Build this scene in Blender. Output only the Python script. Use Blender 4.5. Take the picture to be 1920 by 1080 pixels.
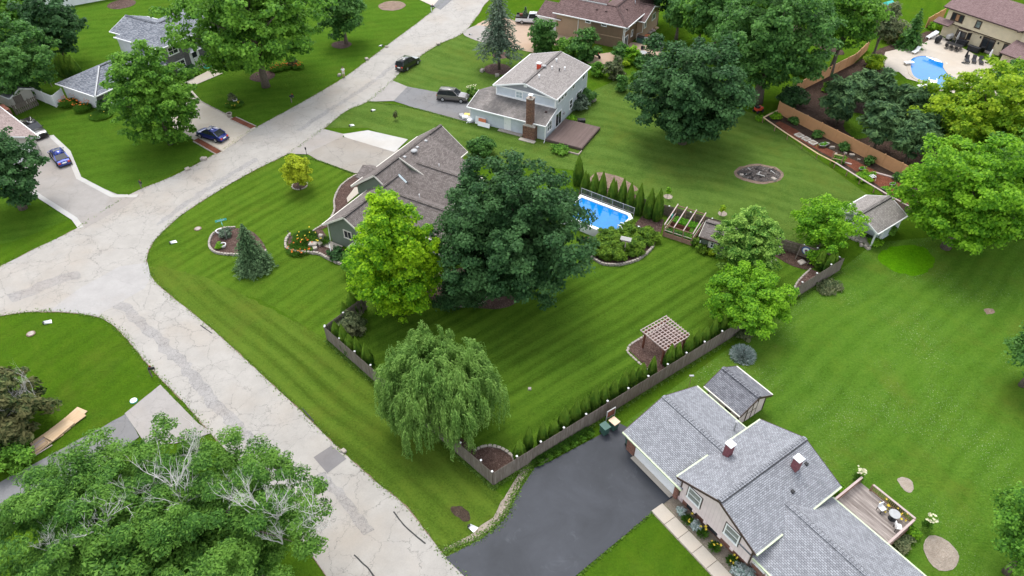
import bpy, bmesh, math, random
import numpy as np
from mathutils import Vector, Matrix, noise as mnoise
R = math.radians
SC = bpy.context.scene
COL = SC.collection
for o in list(bpy.data.objects): bpy.data.objects.remove(o)

# ------------------------------------------------------------------ camera
CAM_H, PITCH, FPX = 50.0, R(41.4), 1332.0
cd = bpy.data.cameras.new("camera"); cam = bpy.data.objects.new("camera", cd); COL.objects.link(cam)
cam.location = (0, 0, CAM_H); cam.rotation_euler = (R(90) - PITCH, 0, 0)
cd.sensor_width = 36; cd.lens = FPX / 1920 * 36; cd.clip_start = 0.5; cd.clip_end = 3000
SC.camera = cam

# ------------------------------------------------------------------ sky, sun, exposure
SUN_EL, SUN_AZ = R(66), R(-15)          # azimuth from +Y (far side of the view), towards -X
w = bpy.data.worlds.new("World"); SC.world = w; w.use_nodes = True
nt = w.node_tree; nt.nodes.clear()
sky = nt.nodes.new("ShaderNodeTexSky"); sky.sky_type = 'NISHITA'; sky.sun_disc = False
sky.sun_elevation = SUN_EL; sky.sun_rotation = SUN_AZ; sky.air_density = 1.0; sky.dust_density = 1.5; sky.ozone_density = 1.0
hs = nt.nodes.new("ShaderNodeHueSaturation"); hs.inputs['Saturation'].default_value = 0.30
bg = nt.nodes.new("ShaderNodeBackground"); bg.inputs[1].default_value = 0.15
wo = nt.nodes.new("ShaderNodeOutputWorld")
nt.links.new(sky.outputs[0], hs.inputs['Color']); nt.links.new(hs.outputs[0], bg.inputs[0]); nt.links.new(bg.outputs[0], wo.inputs[0])
sl = bpy.data.lights.new("sun", 'SUN'); sl.energy = 0.75; sl.angle = R(25); sl.color = (1.0, 0.965, 0.90)
sun = bpy.data.objects.new("sun", sl); COL.objects.link(sun)
sd = Vector((math.sin(SUN_AZ) * math.cos(SUN_EL), math.cos(SUN_AZ) * math.cos(SUN_EL), math.sin(SUN_EL)))
sun.rotation_euler = sd.to_track_quat('Z', 'Y').to_euler(); sun.location = (0, 60, 80)
vs = SC.view_settings
SC.display_settings.display_device = 'sRGB'
vs.view_transform = 'Standard'; vs.look = 'None'; vs.exposure = 1.52; vs.gamma = 1.0; vs.use_curve_mapping = False
SC.render.engine = 'CYCLES'
SC.cycles.max_bounces = 6; SC.cycles.transparent_max_bounces = 4; SC.cycles.diffuse_bounces = 3

# ------------------------------------------------------------------ survey: where a sight line meets height z
def G(u, v, z=0.0):
    x = (u - 960) / FPX; y = (v - 540) / FPX
    dz = -math.sin(PITCH) - y * math.cos(PITCH); dy = math.cos(PITCH) - y * math.sin(PITCH)
    t = (z - CAM_H) / dz
    return Vector((x * t, dy * t, z))
def GP(pts, z=0.0): return [G(u, v, z) for u, v in pts]
def slant(p): return math.sqrt(p.x ** 2 + p.y ** 2 + (CAM_H - p.z) ** 2)
def mpp(p):   # metres per survey pixel at p
    return ((p.y * math.cos(PITCH)) + (CAM_H - p.z) * math.sin(PITCH)) / FPX

# ------------------------------------------------------------------ tagging
def tag(o, label=None, cat=None, group=None, kind=None):
    if label: o['label'] = label
    if cat: o['category'] = cat
    if group: o['group'] = group
    if kind: o['kind'] = kind
    return o
def thing(name, label, cat, loc=(0, 0, 0), rz=0.0, group=None):
    o = bpy.data.objects.new(name, None); o.empty_display_size = 0.3; COL.objects.link(o)
    o.location = loc; o.rotation_euler = (0, 0, rz)
    return tag(o, label, cat, group)
def link(name, me, parent=None, loc=(0, 0, 0), rot=(0, 0, 0), scale=(1, 1, 1)):
    o = bpy.data.objects.new(name, me); COL.objects.link(o)
    o.parent = parent; o.location = loc; o.rotation_euler = rot; o.scale = scale
    return o
def dup(o, parent=None):
    c = o.copy(); COL.objects.link(c); c.parent = parent
    for ch in o.children: dup(ch, c)
    return c
ORD = ['first', 'second', 'third', 'fourth', 'fifth', 'sixth', 'seventh', 'eighth', 'ninth', 'tenth', 'eleventh', 'twelfth',
       'thirteenth', 'fourteenth', 'fifteenth', 'sixteenth', 'seventeenth', 'eighteenth', 'nineteenth', 'twentieth',
       'twenty-first', 'twenty-second', 'twenty-third', 'twenty-fourth', 'twenty-fifth', 'twenty-sixth', 'twenty-seventh',
       'twenty-eighth', 'twenty-ninth', 'thirtieth']

# ------------------------------------------------------------------ mesh builder
class MB:
    def __init__(s): s.v = []; s.f = []; s.uv = None
    def add(s, vs, fs):
        n = len(s.v); s.v += [tuple(p) for p in vs]; s.f += [tuple(i + n for i in q) for q in fs]; return s
    def box(s, x0, x1, y0, y1, z0, z1):
        return s.add([(x0, y0, z0), (x1, y0, z0), (x1, y1, z0), (x0, y1, z0), (x0, y0, z1), (x1, y0, z1), (x1, y1, z1), (x0, y1, z1)],
                     [(3, 2, 1, 0), (4, 5, 6, 7), (0, 1, 5, 4), (1, 2, 6, 5), (2, 3, 7, 6), (3, 0, 4, 7)])
    def obox(s, c, dx, dy, dz, rz=0.0, M=None):
        m = Matrix.Translation(c) @ (M if M is not None else Matrix.Rotation(rz, 4, 'Z'))
        t = MB().box(-dx / 2, dx / 2, -dy / 2, dy / 2, -dz / 2, dz / 2)
        return s.add([m @ Vector(p) for p in t.v], t.f)
    def beam(s, a, b, w, h):
        a = Vector(a); b = Vector(b); d = (b - a); L = d.length; d.normalize()
        up = Vector((0, 0, 1)) if abs(d.z) < 0.95 else Vector((1, 0, 0))
        y = up.cross(d).normalized(); z = d.cross(y)
        M = Matrix((d, y, z)).transposed().to_4x4()
        return s.obox((a + b) / 2, L, w, h, M=M)
    def prism(s, poly, z0, z1):
        n = len(poly)
        return s.add([(p[0], p[1], z0) for p in poly] + [(p[0], p[1], z1) for p in poly],
                     [tuple(range(n - 1, -1, -1)), tuple(range(n, 2 * n))] + [(i, (i + 1) % n, n + (i + 1) % n, n + i) for i in range(n)])
    def slab(s, poly, th):
        n = len(poly)
        return s.add([tuple(p) for p in poly] + [(p[0], p[1], p[2] - th) for p in poly],
                     [tuple(range(n)), tuple(range(2 * n - 1, n - 1, -1))] + [(i, n + i, n + (i + 1) % n, (i + 1) % n) for i in range(n)])
    def tube(s, pts, r, n=6, cap=True):
        pts = [Vector(p) for p in pts]
        if not hasattr(r, '__len__'): r = [r] * len(pts)
        rings = []
        for i, p in enumerate(pts):
            d = (pts[min(i + 1, len(pts) - 1)] - pts[max(i - 1, 0)])
            if d.length < 1e-6: d = Vector((0, 0, 1))
            d.normalize()
            a = d.cross(Vector((0, 0, 1)) if abs(d.z) < 0.9 else Vector((1, 0, 0))).normalized(); b = d.cross(a)
            rings.append([p + (a * math.cos(2 * math.pi * k / n) + b * math.sin(2 * math.pi * k / n)) * r[i] for k in range(n)])
        vs_ = [q for g in rings for q in g]; fs = []
        for i in range(len(pts) - 1):
            for k in range(n):
                fs.append((i * n + k, (i + 1) * n + k, (i + 1) * n + (k + 1) % n, i * n + (k + 1) % n))
        if cap: fs.append(tuple(range(n))); fs.append(tuple(range((len(pts)) * n - 1, (len(pts) - 1) * n - 1, -1)))
        return s.add(vs_, fs)
    def lathe(s, prof, n=16, c=(0, 0, 0), sx=1.0, sy=1.0):
        vs_ = []; fs = []
        for r_, z in prof:
            for k in range(n):
                a = 2 * math.pi * k / n; vs_.append((c[0] + r_ * sx * math.cos(a), c[1] + r_ * sy * math.sin(a), c[2] + z))
        for i in range(len(prof) - 1):
            for k in range(n): fs.append((i * n + k, i * n + (k + 1) % n, (i + 1) * n + (k + 1) % n, (i + 1) * n + k))
        fs.append(tuple(range(n - 1, -1, -1))); fs.append(tuple(range((len(prof) - 1) * n, len(prof) * n)))
        return s.add(vs_, fs)
    def mesh(s, name, m=None, smooth=False):
        me = bpy.data.meshes.new(name); me.from_pydata(s.v, [], s.f); me.update()
        if m: me.materials.append(m)
        if smooth: me.polygons.foreach_set('use_smooth', [True] * len(me.polygons))
        return me
    def build(s, name, m, parent=None, loc=(0, 0, 0), rot=(0, 0, 0), smooth=False, label=None):
        o = link(name, s.mesh(name, m, smooth), parent, loc, rot)
        if label: o['label'] = label
        return o
def bevelled(me, w, seg=2):
    bm = bmesh.new(); bm.from_mesh(me); bmesh.ops.bevel(bm, geom=bm.edges[:], offset=w, segments=seg, affect='EDGES', profile=0.6)
    bm.to_mesh(me); bm.free(); return me

# ------------------------------------------------------------------ procedural materials
class NT:
    def __init__(s, name):
        s.m = bpy.data.materials.new(name); s.m.use_nodes = True; s.t = s.m.node_tree; s.t.nodes.clear()
        s.out = s.t.nodes.new("ShaderNodeOutputMaterial")
    def n(s, typ, props=None, **ins):
        nd = s.t.nodes.new("ShaderNode" + typ)
        for k, v in (props or {}).items(): setattr(nd, k, v)
        for k, v in ins.items():
            k = k.replace('_', ' ')
            sock = nd.inputs[int(k[1:])] if k[0] == 'i' and k[1:].isdigit() else nd.inputs[k]
            if hasattr(v, 'outputs'): v = v.outputs[0]
            if isinstance(v, bpy.types.NodeSocket): s.t.links.new(v, sock)
            else: sock.default_value = (tuple(v) + (1,)) if (sock.type == 'RGBA' and len(v) == 3) else v
        return nd
    def math(s, op, a, b=0.0, c=0.0): return s.n("Math", {'operation': op}, i0=a, i1=b, i2=c)
    def mix(s, f, a, b, mode='MIX'):
        nd = s.t.nodes.new("ShaderNodeMix"); nd.data_type = 'RGBA'; nd.blend_type = mode
        for i, v in ((0, f), (6, a), (7, b)):
            if hasattr(v, 'outputs'): v = v.outputs[2] if v.bl_idname == 'ShaderNodeMix' else v.outputs[0]
            if isinstance(v, bpy.types.NodeSocket): s.t.links.new(v, nd.inputs[i])
            else: nd.inputs[i].default_value = (tuple(v) + (1,)) if (i > 0 and len(v) == 3) else v
        return nd.outputs[2]
    def ramp(s, f, a=0.0, b=1.0):
        return s.n("MapRange", {'clamp': True}, Value=f, From_Min=a, From_Max=b)
    def coord(s, kind='Object', scale=None, rz=0.0):
        tc = s.t.nodes.new("ShaderNodeTexCoord").outputs[kind]
        if scale is None and not rz: return tc
        mp = s.n("Mapping", Vector=tc); mp.inputs['Rotation'].default_value = (0, 0, rz)
        if scale is not None: mp.inputs['Scale'].default_value = scale if hasattr(scale, '__len__') else (scale,) * 3
        return mp.outputs[0]
    def noise(s, co, scale, detail=4.0, rough=0.55, dist=0.0):
        return s.n("TexNoise", Vector=co, Scale=scale, Detail=detail, Roughness=rough, Distortion=dist).outputs[0]
    def bump(s, h, strength=0.5, dist=0.05): return s.n("Bump", Height=h, Strength=strength, Distance=dist).outputs[0]
    def fin(s, col, rough=0.8, normal=None, spec=0.3, metal=0.0, **kw):
        b = s.n("BsdfPrincipled", Base_Color=col, Roughness=rough, Metallic=metal)
        b.inputs['Specular IOR Level'].default_value = spec
        for k, v in kw.items(): b.inputs[k.replace('_', ' ')].default_value = v
        if normal is not None: s.t.links.new(normal, b.inputs['Normal'])
        s.t.links.new(b.outputs[0], s.out.inputs[0]); return s.m

def m_plain(name, col, rough=0.6, var=0.12, scale=3.0, spec=0.3, metal=0.0, bump=0.0, **kw):
    t = NT(name); co = t.coord(); f = t.ramp(t.noise(co, scale, 5), 0.3, 0.7)
    c = t.mix(f, [x * (1 - var) for x in col], [min(1, x * (1 + var)) for x in col])
    nm = t.bump(t.noise(co, scale * 6, 4), bump, 0.02) if bump else None
    return t.fin(c, rough, nm, spec, metal, **kw)

def m_grass(name, dark, mid, lite, ang=0.0, width=0.6, stripe=0.25, dry=(0.16, 0.15, 0.035), dryness=0.25, speck=0.0, curve=0.6):
    t = NT(name); co = t.coord()
    big = t.ramp(t.noise(co, 0.09, 4, 0.6), 0.32, 0.68)
    med = t.ramp(t.noise(co, 0.55, 5, 0.65, 0.4), 0.3, 0.7)
    fine = t.ramp(t.noise(co, 2.6, 5, 0.75), 0.32, 0.68)
    vf = t.ramp(t.noise(co, 6.5, 4, 0.75), 0.34, 0.66)
    c = t.mix(big, dark, mid); c = t.mix(t.math('MULTIPLY', med, 0.55), c, lite)
    c = t.mix(t.math('MULTIPLY', fine, 0.55), c, [x * 0.45 for x in dark])
    c = t.mix(t.math('MULTIPLY', vf, 0.48), c, [x * 1.2 for x in lite])
    # mowing passes: the blades lean one way, then the other
    wob = t.n("VectorMath", {'operation': 'ADD'}, i0=co, i1=t.n("VectorMath", {'operation': 'SCALE'}, i0=t.n("TexNoise", Vector=co, Scale=0.06, Detail=1.0).outputs[1], Scale=curve * 3))
    mp = t.n("Mapping", Vector=wob); mp.inputs['Rotation'].default_value = (0, 0, -ang)
    sy = t.n("SeparateXYZ", Vector=mp).outputs[1]
    sw = t.math('SINE', t.math('MULTIPLY', sy, math.pi / width))
    streak = t.noise(t.n("Mapping", Vector=mp, Scale=(0.045, 0.75 / width, 1)).outputs[0], 1.0, 5, 0.62)
    st = t.ramp(t.math('ADD', t.math('MULTIPLY', sw, 0.10), t.math('MULTIPLY', streak, 1.0)), 0.28, 0.72)
    c = t.mix(t.math('MULTIPLY', t.ramp(st, 0.5, 1.0), stripe), c, lite)
    c = t.mix(t.math('MULTIPLY', t.ramp(st, 0.5, 0.0), stripe), c, [x * 0.62 for x in dark])
    dr = t.math('MULTIPLY', t.ramp(t.noise(co, 0.16, 6, 0.7, 0.3), 0.52, 0.80), dryness)
    c = t.mix(dr, c, dry)
    p2 = t.ramp(t.noise(co, 0.42, 6, 0.7, 0.8), 0.50, 0.74); c = t.mix(t.math('MULTIPLY', p2, 0.35), c, (mid[0] * 1.9, mid[1] * 1.25, mid[2] * 1.6))
    p3 = t.ramp(t.noise(t.coord(rz=1.1), 0.30, 6, 0.7, 0.6), 0.52, 0.72); c = t.mix(t.math('MULTIPLY', p3, 0.18), c, (mid[0] * .8, mid[1] * .98, mid[2] * 1.6))
    p4 = t.math('MULTIPLY', t.ramp(t.noise(t.coord(rz=2.3), 0.75, 6, 0.75), 0.66, 0.76), dryness); c = t.mix(t.math('MULTIPLY', p4, 0.7), c, (0.20, 0.175, 0.085))
    if speck:
        sp = t.math('MULTIPLY', t.ramp(t.noise(co, 9.0, 2), 0.62, 0.72), t.math('MULTIPLY', t.ramp(t.noise(co, 0.14, 3), 0.45, 0.65), speck))
        c = t.mix(sp, c, (0.42, 0.47, 0.32))
    h = t.math('ADD', fine, t.math('MULTIPLY', vf, 0.6))
    return t.fin(c, 1.0, t.bump(h, 0.8, 0.10), 0.0)

def m_road(name, base, cracks=1.0, scale=0.34, crackcol=(0.12, 0.112, 0.105), tint=None, dense_=0.0):
    t = NT(name); co = t.coord(); tint = tint or (base[0] * .95, base[1] * .86, base[2] * .76)
    c = t.mix(t.ramp(t.noise(co, 0.5, 6, 0.65), 0.3, 0.7), [x * 0.90 for x in base], [x * 1.08 for x in base])
    c = t.mix(t.math('MULTIPLY', t.ramp(t.noise(co, 0.13, 4), 0.48, 0.72), 0.6), c, tint)
    c = t.mix(t.math('MULTIPLY', t.ramp(t.noise(co, 9, 4, 0.75), 0.42, 0.72), 0.25), c, [x * 0.62 for x in base])
    wv = t.n("VectorMath", {'operation': 'ADD'}, i0=co, i1=t.n("VectorMath", {'operation': 'SCALE'}, i0=t.n("TexNoise", Vector=co, Scale=0.8, Detail=5.0, Roughness=0.72).outputs[1], Scale=1.5))
    out = []
    for sc_, wd, lo, hi, k in ((scale, 0.0085 + .006 * dense_, 0.30, 0.46, 0.85), (scale * 2.4, 0.018, 0.48 - .3 * dense_, 0.60 - .3 * dense_, 0.8), (scale * 6.0, 0.045, 0.60 - .32 * dense_, 0.70 - .3 * dense_, 0.6)):
        v = t.n("TexVoronoi", {'feature': 'DISTANCE_TO_EDGE'}, Vector=wv, Scale=sc_).outputs[0]
        msk = t.ramp(t.noise(t.coord(scale=(1, 1, 1), rz=sc_), 0.16 + 0.05 * sc_, 4, 0.6), lo, hi)
        out.append(t.math('MULTIPLY', t.math('MULTIPLY', t.ramp(v, wd, wd * 0.25), msk), k))
    ck = t.math('MULTIPLY', t.math('MAXIMUM', t.math('MAXIMUM', out[0], out[1]), out[2]), cracks)
    c = t.mix(t.math('MULTIPLY', ck, 0.8), c, crackcol)
    h = t.math('SUBTRACT', t.math('MULTIPLY', t.noise(co, 40, 3), 0.3), ck)
    return t.fin(c, 0.9, t.bump(h, 0.5, 0.02), 0.2)

def m_shingle(name, a, b, wdt=0.32, row=0.145, blot=0.12, stain=None):
    t = NT(name); uv = t.coord('UV')
    br = t.n("TexBrick", {'offset': 0.5, 'offset_frequency': 2}, Vector=uv, Color1=a, Color2=b, Mortar=[x * 0.35 for x in a], Scale=1.0)
    br.inputs['Mortar Size'].default_value = 0.014; br.inputs['Mortar Smooth'].default_value = 0.3; br.inputs['Bias'].default_value = 0.0
    br.inputs['Brick Width'].default_value = wdt; br.inputs['Row Height'].default_value = row
    c = t.mix(t.math('MULTIPLY', t.ramp(t.noise(uv, 0.5, 5, 0.6), 0.3, 0.7), blot), br.outputs[0], [x * 0.7 for x in a])
    c = t.mix(t.math('MULTIPLY', t.ramp(t.noise(t.n("Mapping", Vector=uv, Scale=(2.4, 0.25, 1)).outputs[0], 1.0, 3), 0.45, 0.75), 0.18), c, [min(1, x * 1.2) for x in b])
    c = t.mix(t.math('MULTIPLY', t.ramp(t.noise(uv, 14, 2), 0.4, 0.7), 0.22), c, [x * 0.6 for x in a])
    if stain: c = t.mix(t.math('MULTIPLY', t.ramp(t.noise(t.n("Mapping", Vector=uv, Scale=(0.35, 0.18, 1)).outputs[0], 1, 5, .7), 0.36, 0.60), 0.9), c, stain)
    v = t.n("SeparateXYZ", Vector=uv).outputs[1]
    saw = t.math('FRACT', t.math('DIVIDE', v, row))
    h = t.math('ADD', t.math('MULTIPLY', saw, -0.6), t.math('SUBTRACT', 0.5, br.outputs[1]))
    return t.fin(c, 0.92, t.bump(h, 0.6, 0.02), 0.15)

def m_siding(name, col, step=0.14, vertical=False, groove=0.55, lw=0.10):
    t = NT(name); co = t.coord(); s3 = t.n("SeparateXYZ", Vector=co)
    q = t.math('ADD', s3.outputs[0], s3.outputs[1]) if vertical else s3.outputs[2]
    fr = t.math('FRACT', t.math('DIVIDE', q, step))
    g = t.ramp(fr, lw, lw * 0.3)
    c = t.mix(t.ramp(t.noise(co, 1.3, 4), 0.3, 0.7), [x * 0.93 for x in col], [min(1, x * 1.06) for x in col])
    c = t.mix(t.math('MULTIPLY', g, groove * 0.5), c, [x * 0.45 for x in col])
    h = t.math('SUBTRACT', 0.0 if vertical else t.math('MULTIPLY', fr, -0.7), g)
    return t.fin(c, 0.6, t.bump(h, 0.6, 0.03), 0.3)

def m_brick(name, a, b, mort, bw=0.22, rh=0.075):
    t = NT(name); co = t.coord(); s3 = t.n("SeparateXYZ", Vector=co)
    q = t.n("CombineXYZ", X=t.math('ADD', s3.outputs[0], s3.outputs[1]), Y=s3.outputs[2])
    br = t.n("TexBrick", {'offset': 0.5}, Vector=q, Color1=a, Color2=b, Mortar=mort, Scale=1.0)
    br.inputs['Mortar Size'].default_value = 0.010; br.inputs['Brick Width'].default_value = bw; br.inputs['Row Height'].default_value = rh
    c = t.mix(t.math('MULTIPLY', t.ramp(t.noise(co, 5, 4), 0.35, 0.7), 0.4), br.outputs[0], [x * 0.5 for x in a])
    return t.fin(c, 0.9, t.bump(t.math('SUBTRACT', 1.0, br.outputs[1]), 0.7, 0.02), 0.2)

def m_wood(name, a, b, along=(1, 1, 0.15), scale=9.0, rough=0.85):
    t = NT(name); co = t.coord(); oi = t.n("ObjectInfo")
    v = t.n("VectorMath", {'operation': 'ADD'}, i0=t.coord(scale=along), i1=t.n("CombineXYZ", X=t.math('MULTIPLY', oi.outputs['Random'], 37.0), Y=t.math('MULTIPLY', oi.outputs['Random'], 13.0)))
    f = t.ramp(t.noise(v, scale, 5, 0.65, 0.4), 0.28, 0.72)
    c = t.mix(f, a, b); c = t.mix(t.math('MULTIPLY', oi.outputs['Random'], 0.4), c, [x * 0.62 for x in a])
    return t.fin(c, rough, t.bump(f, 0.4, 0.01), 0.2)

def m_mulch(name, a, b, c3, scale=7.0):
    t = NT(name); co = t.coord()
    vo = t.n("TexVoronoi", Vector=t.n("VectorMath", {'operation': 'ADD'}, i0=co, i1=t.n("TexNoise", Vector=co, Scale=4.0).outputs[1]), Scale=scale)
    r_ = t.n("SeparateXYZ", Vector=vo.outputs[1]).outputs[0]
    c = t.mix(r_, a, b); c = t.mix(t.ramp(t.noise(co, scale * 1.7, 3), 0.58, 0.7), c, c3)
    c = t.mix(t.math('MULTIPLY', t.ramp(t.noise(co, 0.8, 4), 0.4, 0.7), 0.45), c, [x * 0.6 for x in a])
    return t.fin(c, 0.95, t.bump(vo.outputs[0], 1.0, 0.08), 0.15)

def m_leaf(name, a, b, c3=None, trans=0.35, rough=0.55, clump=0.35):
    t = NT(name); at = t.n("Attribute", {'attribute_name': 'rnd'}).outputs[2]; co = t.coord()
    oi = t.n("ObjectInfo").outputs['Random']
    a = [x * .95 for x in a]; b = [min(.6, x * 1.55) for x in b]; c3 = c3 and [min(.65, x * 1.4) for x in c3]
    c = t.mix(t.math('POWER', at, 1.3), a, b)
    if c3: c = t.mix(t.math('MULTIPLY', t.ramp(t.math('ADD', t.noise(co, clump, 3), t.math('MULTIPLY', at, 0.25)), 0.52, 0.78), 0.8), c, c3)
    c = t.mix(t.math('MULTIPLY', oi, 0.18), c, [x * 0.7 for x in a])
    d = t.n("BsdfPrincipled", Base_Color=c, Roughness=rough); d.inputs['Specular IOR Level'].default_value = 0.12
    tr = t.n("BsdfTranslucent", Color=t.mix(0.5, c, [min(1, x * 1.5) for x in b]))
    mx = t.n("MixShader", Fac=trans); t.t.links.new(d.outputs[0], mx.inputs[1]); t.t.links.new(tr.outputs[0], mx.inputs[2])
    t.t.links.new(mx.outputs[0], t.out.inputs[0]); return t.m

def m_paint(name, col, metal=0.35, coat=1.0):
    t = NT(name); return t.fin(col, 0.32, None, 0.5, metal, Coat_Weight=coat, Coat_Roughness=0.05)

M = {}
GD, GM, GL = (0.0363, 0.0879, 0.0077), (0.0565, 0.1282, 0.0092), (0.082, 0.160, 0.009)
DRY = (0.125, 0.135, 0.022)
M['lawn'] = m_grass('grass_lawn', GD, GM, GL, R(60), 0.9, 0.22, DRY, 0.35)
M['lawn_corner'] = m_grass('grass_corner_lot', (0.0390, 0.0916, 0.0077), (0.0606, 0.1319, 0.0100), (0.1144, 0.1977, 0.0191), R(53), 0.75, 0.38, DRY, 0.45)
M['lawn_verge'] = m_grass('grass_verge', (0.0418, 0.0855, 0.0085), (0.0646, 0.1245, 0.0115), (0.1211, 0.1892, 0.0237), R(-42), 0.8, 0.50, DRY, 0.6)
M['lawn_back'] = m_grass('grass_fenced_yard', (0.0336, 0.0855, 0.0077), (0.0524, 0.1221, 0.0100), (0.1076, 0.1929, 0.0191), R(38), 0.7, 0.50, DRY, 0.15, curve=0.3)
M['lawn_east'] = m_grass('grass_clover', (0.0403, 0.1108, 0.0085), (0.0614, 0.1529, 0.0115), (0.1163, 0.2109, 0.0267), R(40), 0.9, 0.22, DRY, 0.55, speck=0.7, curve=1.2)
M['lawn_north'] = m_grass('grass_north_yard', (0.0457, 0.0977, 0.0130), (0.0673, 0.1367, 0.0176), (0.1319, 0.2075, 0.0419), R(-25), 1.1, 0.28, DRY, 0.55, curve=2.2)
M['lawn_front'] = m_grass('grass_front_yard', (0.0310, 0.0831, 0.0077), (0.0485, 0.1197, 0.0100), (0.0969, 0.1831, 0.0176), R(20), 1.0, 0.2, DRY, 0.3, curve=2.0)
M['clover'] = m_grass('bright_clover', (0.0347, 0.1379, 0.0024), (0.0609, 0.2069, 0.0040), (0.1160, 0.2758, 0.0064), 0, 1, 0.0, DRY, 0.0)
M['road'] = m_road('worn_chip_seal_road', (0.338, 0.318, 0.290))
M['road_worn'] = m_road('alligator_cracked_road', (0.305, 0.290, 0.276), 1.0, 0.5, dense_=1.0)
M['road_new'] = m_road('smooth_road_patch', (0.335, 0.32, 0.305), 0.25, 0.18)
M['patch'] = m_road('grey_asphalt_patch', (0.185, 0.175, 0.175), 0.2)
M['drive_old'] = m_road('old_driveway', (0.275, 0.252, 0.222), 0.9, 0.22)
M['drive_grey'] = m_road('grey_asphalt_drive', (0.18, 0.178, 0.18), 1.0, 0.3, (0.08, 0.08, 0.08))
M['drive_lite'] = m_road('light_asphalt_drive', (0.30, 0.28, 0.262), 0.35, 0.2)
M['concrete'] = m_road('pale_concrete', (0.44, 0.395, 0.335), 0.12, 0.3, (0.25, 0.23, 0.2))
M['concrete_w'] = m_road('white_concrete', (0.43, 0.42, 0.40), 0.05, 0.3, (0.3, 0.3, 0.28))
M['tan_drive'] = m_road('sandy_gravel_drive', (0.39, 0.29, 0.215), 0.1, 0.3, (0.3, 0.22, 0.17))
M['patio'] = m_road('pale_patio', (0.45, 0.40, 0.34), 0.08, 0.3, (0.35, 0.31, 0.27))
t_ = NT('sealed_black_asphalt'); c_ = t_.coord()
k_ = t_.mix(t_.ramp(t_.noise(c_, 0.22, 6, .65, .6), .3, .7), (0.026, 0.029, 0.035), (0.046, 0.050, 0.060))
k_ = t_.mix(t_.math('MULTIPLY', t_.ramp(t_.noise(c_, 0.55, 6, .7, 1.2), .58, .74), 0.6), k_, (0.070, 0.075, 0.086))
M['asphalt'] = t_.fin(k_, 0.6, t_.bump(t_.noise(c_, 70, 2), 0.25, 0.01), 0.25)
M['mulch'] = m_mulch('brown_red_mulch', (0.060, 0.034, 0.027), (0.150, 0.095, 0.078), (0.30, 0.22, 0.185))
M['mulch_dk'] = m_mulch('dark_mulch', (0.045, 0.028, 0.020), (0.10, 0.060, 0.045), (0.2, 0.15, 0.12))
M['mulch_red'] = m_mulch('red_mulch', (0.14, 0.045, 0.025), (0.25, 0.085, 0.05), (0.32, 0.16, 0.11))
M['dirt'] = m_mulch('bare_dirt', (0.19, 0.13, 0.095), (0.29, 0.21, 0.16), (0.36, 0.29, 0.23), 5)
M['sand'] = m_mulch('sandy_gravel', (0.42, 0.34, 0.27), (0.56, 0.48, 0.40), (0.25, 0.2, 0.16), 14)
M['gravel'] = m_mulch('pea_gravel', (0.30, 0.25, 0.19), (0.46, 0.40, 0.32), (0.2, 0.17, 0.13), 12)
M['ash'] = m_mulch('burnt_ash', (0.03, 0.027, 0.027), (0.14, 0.115, 0.10), (0.40, 0.38, 0.37), 5)
M['stone'] = m_plain('edging_stone', (0.34, 0.30, 0.26), 0.9, 0.3, 6, 0.2, bump=0.6)
M['rock'] = m_plain('field_rock', (0.30, 0.26, 0.23), 0.9, 0.35, 5, 0.2, bump=0.7)
M['sh_grey'] = m_shingle('blue_grey_shingles', (0.205, 0.209, 0.226), (0.325, 0.333, 0.355), 0.24, 0.14)
M['sh_shed'] = m_shingle('dark_grey_shingles', (0.125, 0.125, 0.14), (0.235, 0.24, 0.26))
M['sh_brown'] = m_shingle('taupe_shingles', (0.14, 0.118, 0.108), (0.235, 0.205, 0.19))
M['sh_taupe'] = m_shingle('weathered_light_shingles', (0.24, 0.215, 0.20), (0.36, 0.33, 0.31), 0.34, 0.15)
M['sh_stained'] = m_shingle('stained_garage_shingles', (0.22, 0.195, 0.18), (0.33, 0.30, 0.28), stain=(0.095, 0.088, 0.084))
M['sh_maroon'] = m_shingle('maroon_brown_shingles', (0.105, 0.066, 0.062), (0.195, 0.130, 0.122))
M['sh_rose'] = m_shingle('rose_brown_shingles', (0.175, 0.115, 0.112), (0.255, 0.175, 0.17))
M['sh_charcoal'] = m_shingle('charcoal_shingles', (0.11, 0.12, 0.145), (0.30, 0.315, 0.345), 0.4, 0.16)
M['sh_pinkish'] = m_shingle('pinkish_shingles', (0.26, 0.20, 0.185), (0.40, 0.32, 0.30))
M['pink'] = m_siding('pink_panel_siding', (0.72, 0.60, 0.585), 0.30, True, 0.7, 0.07)
M['green'] = m_siding('sage_green_siding', (0.135, 0.165, 0.125), 0.13)
M['bluegrey'] = m_siding('pale_blue_grey_siding', (0.57, 0.61, 0.65), 0.12)
M['gable_dk'] = m_siding('slate_gable_siding', (0.27, 0.28, 0.30), 0.12)
M['tan'] = m_siding('tan_vertical_siding', (0.40, 0.275, 0.185), 0.25, True, 0.6, 0.07)
M['cream'] = m_siding('cream_lap_siding', (0.66, 0.555, 0.385), 0.13)
M['white_side'] = m_siding('white_lap_siding', (0.74, 0.75, 0.75), 0.13)
M['beige_side'] = m_siding('beige_siding', (0.56, 0.52, 0.46), 0.13)
M['greybrick'] = m_brick('grey_brick', (0.125, 0.12, 0.125), (0.215, 0.205, 0.21), (0.26, 0.25, 0.25), 0.42, 0.12)
M['redbrick'] = m_brick('red_brick', (0.19, 0.065, 0.040), (0.31, 0.115, 0.075), (0.33, 0.27, 0.23))
M['chimbrick'] = m_brick('mottled_chimney_brick', (0.105, 0.052, 0.038), (0.30, 0.135, 0.085), (0.24, 0.19, 0.16), 0.22, 0.09)
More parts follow.
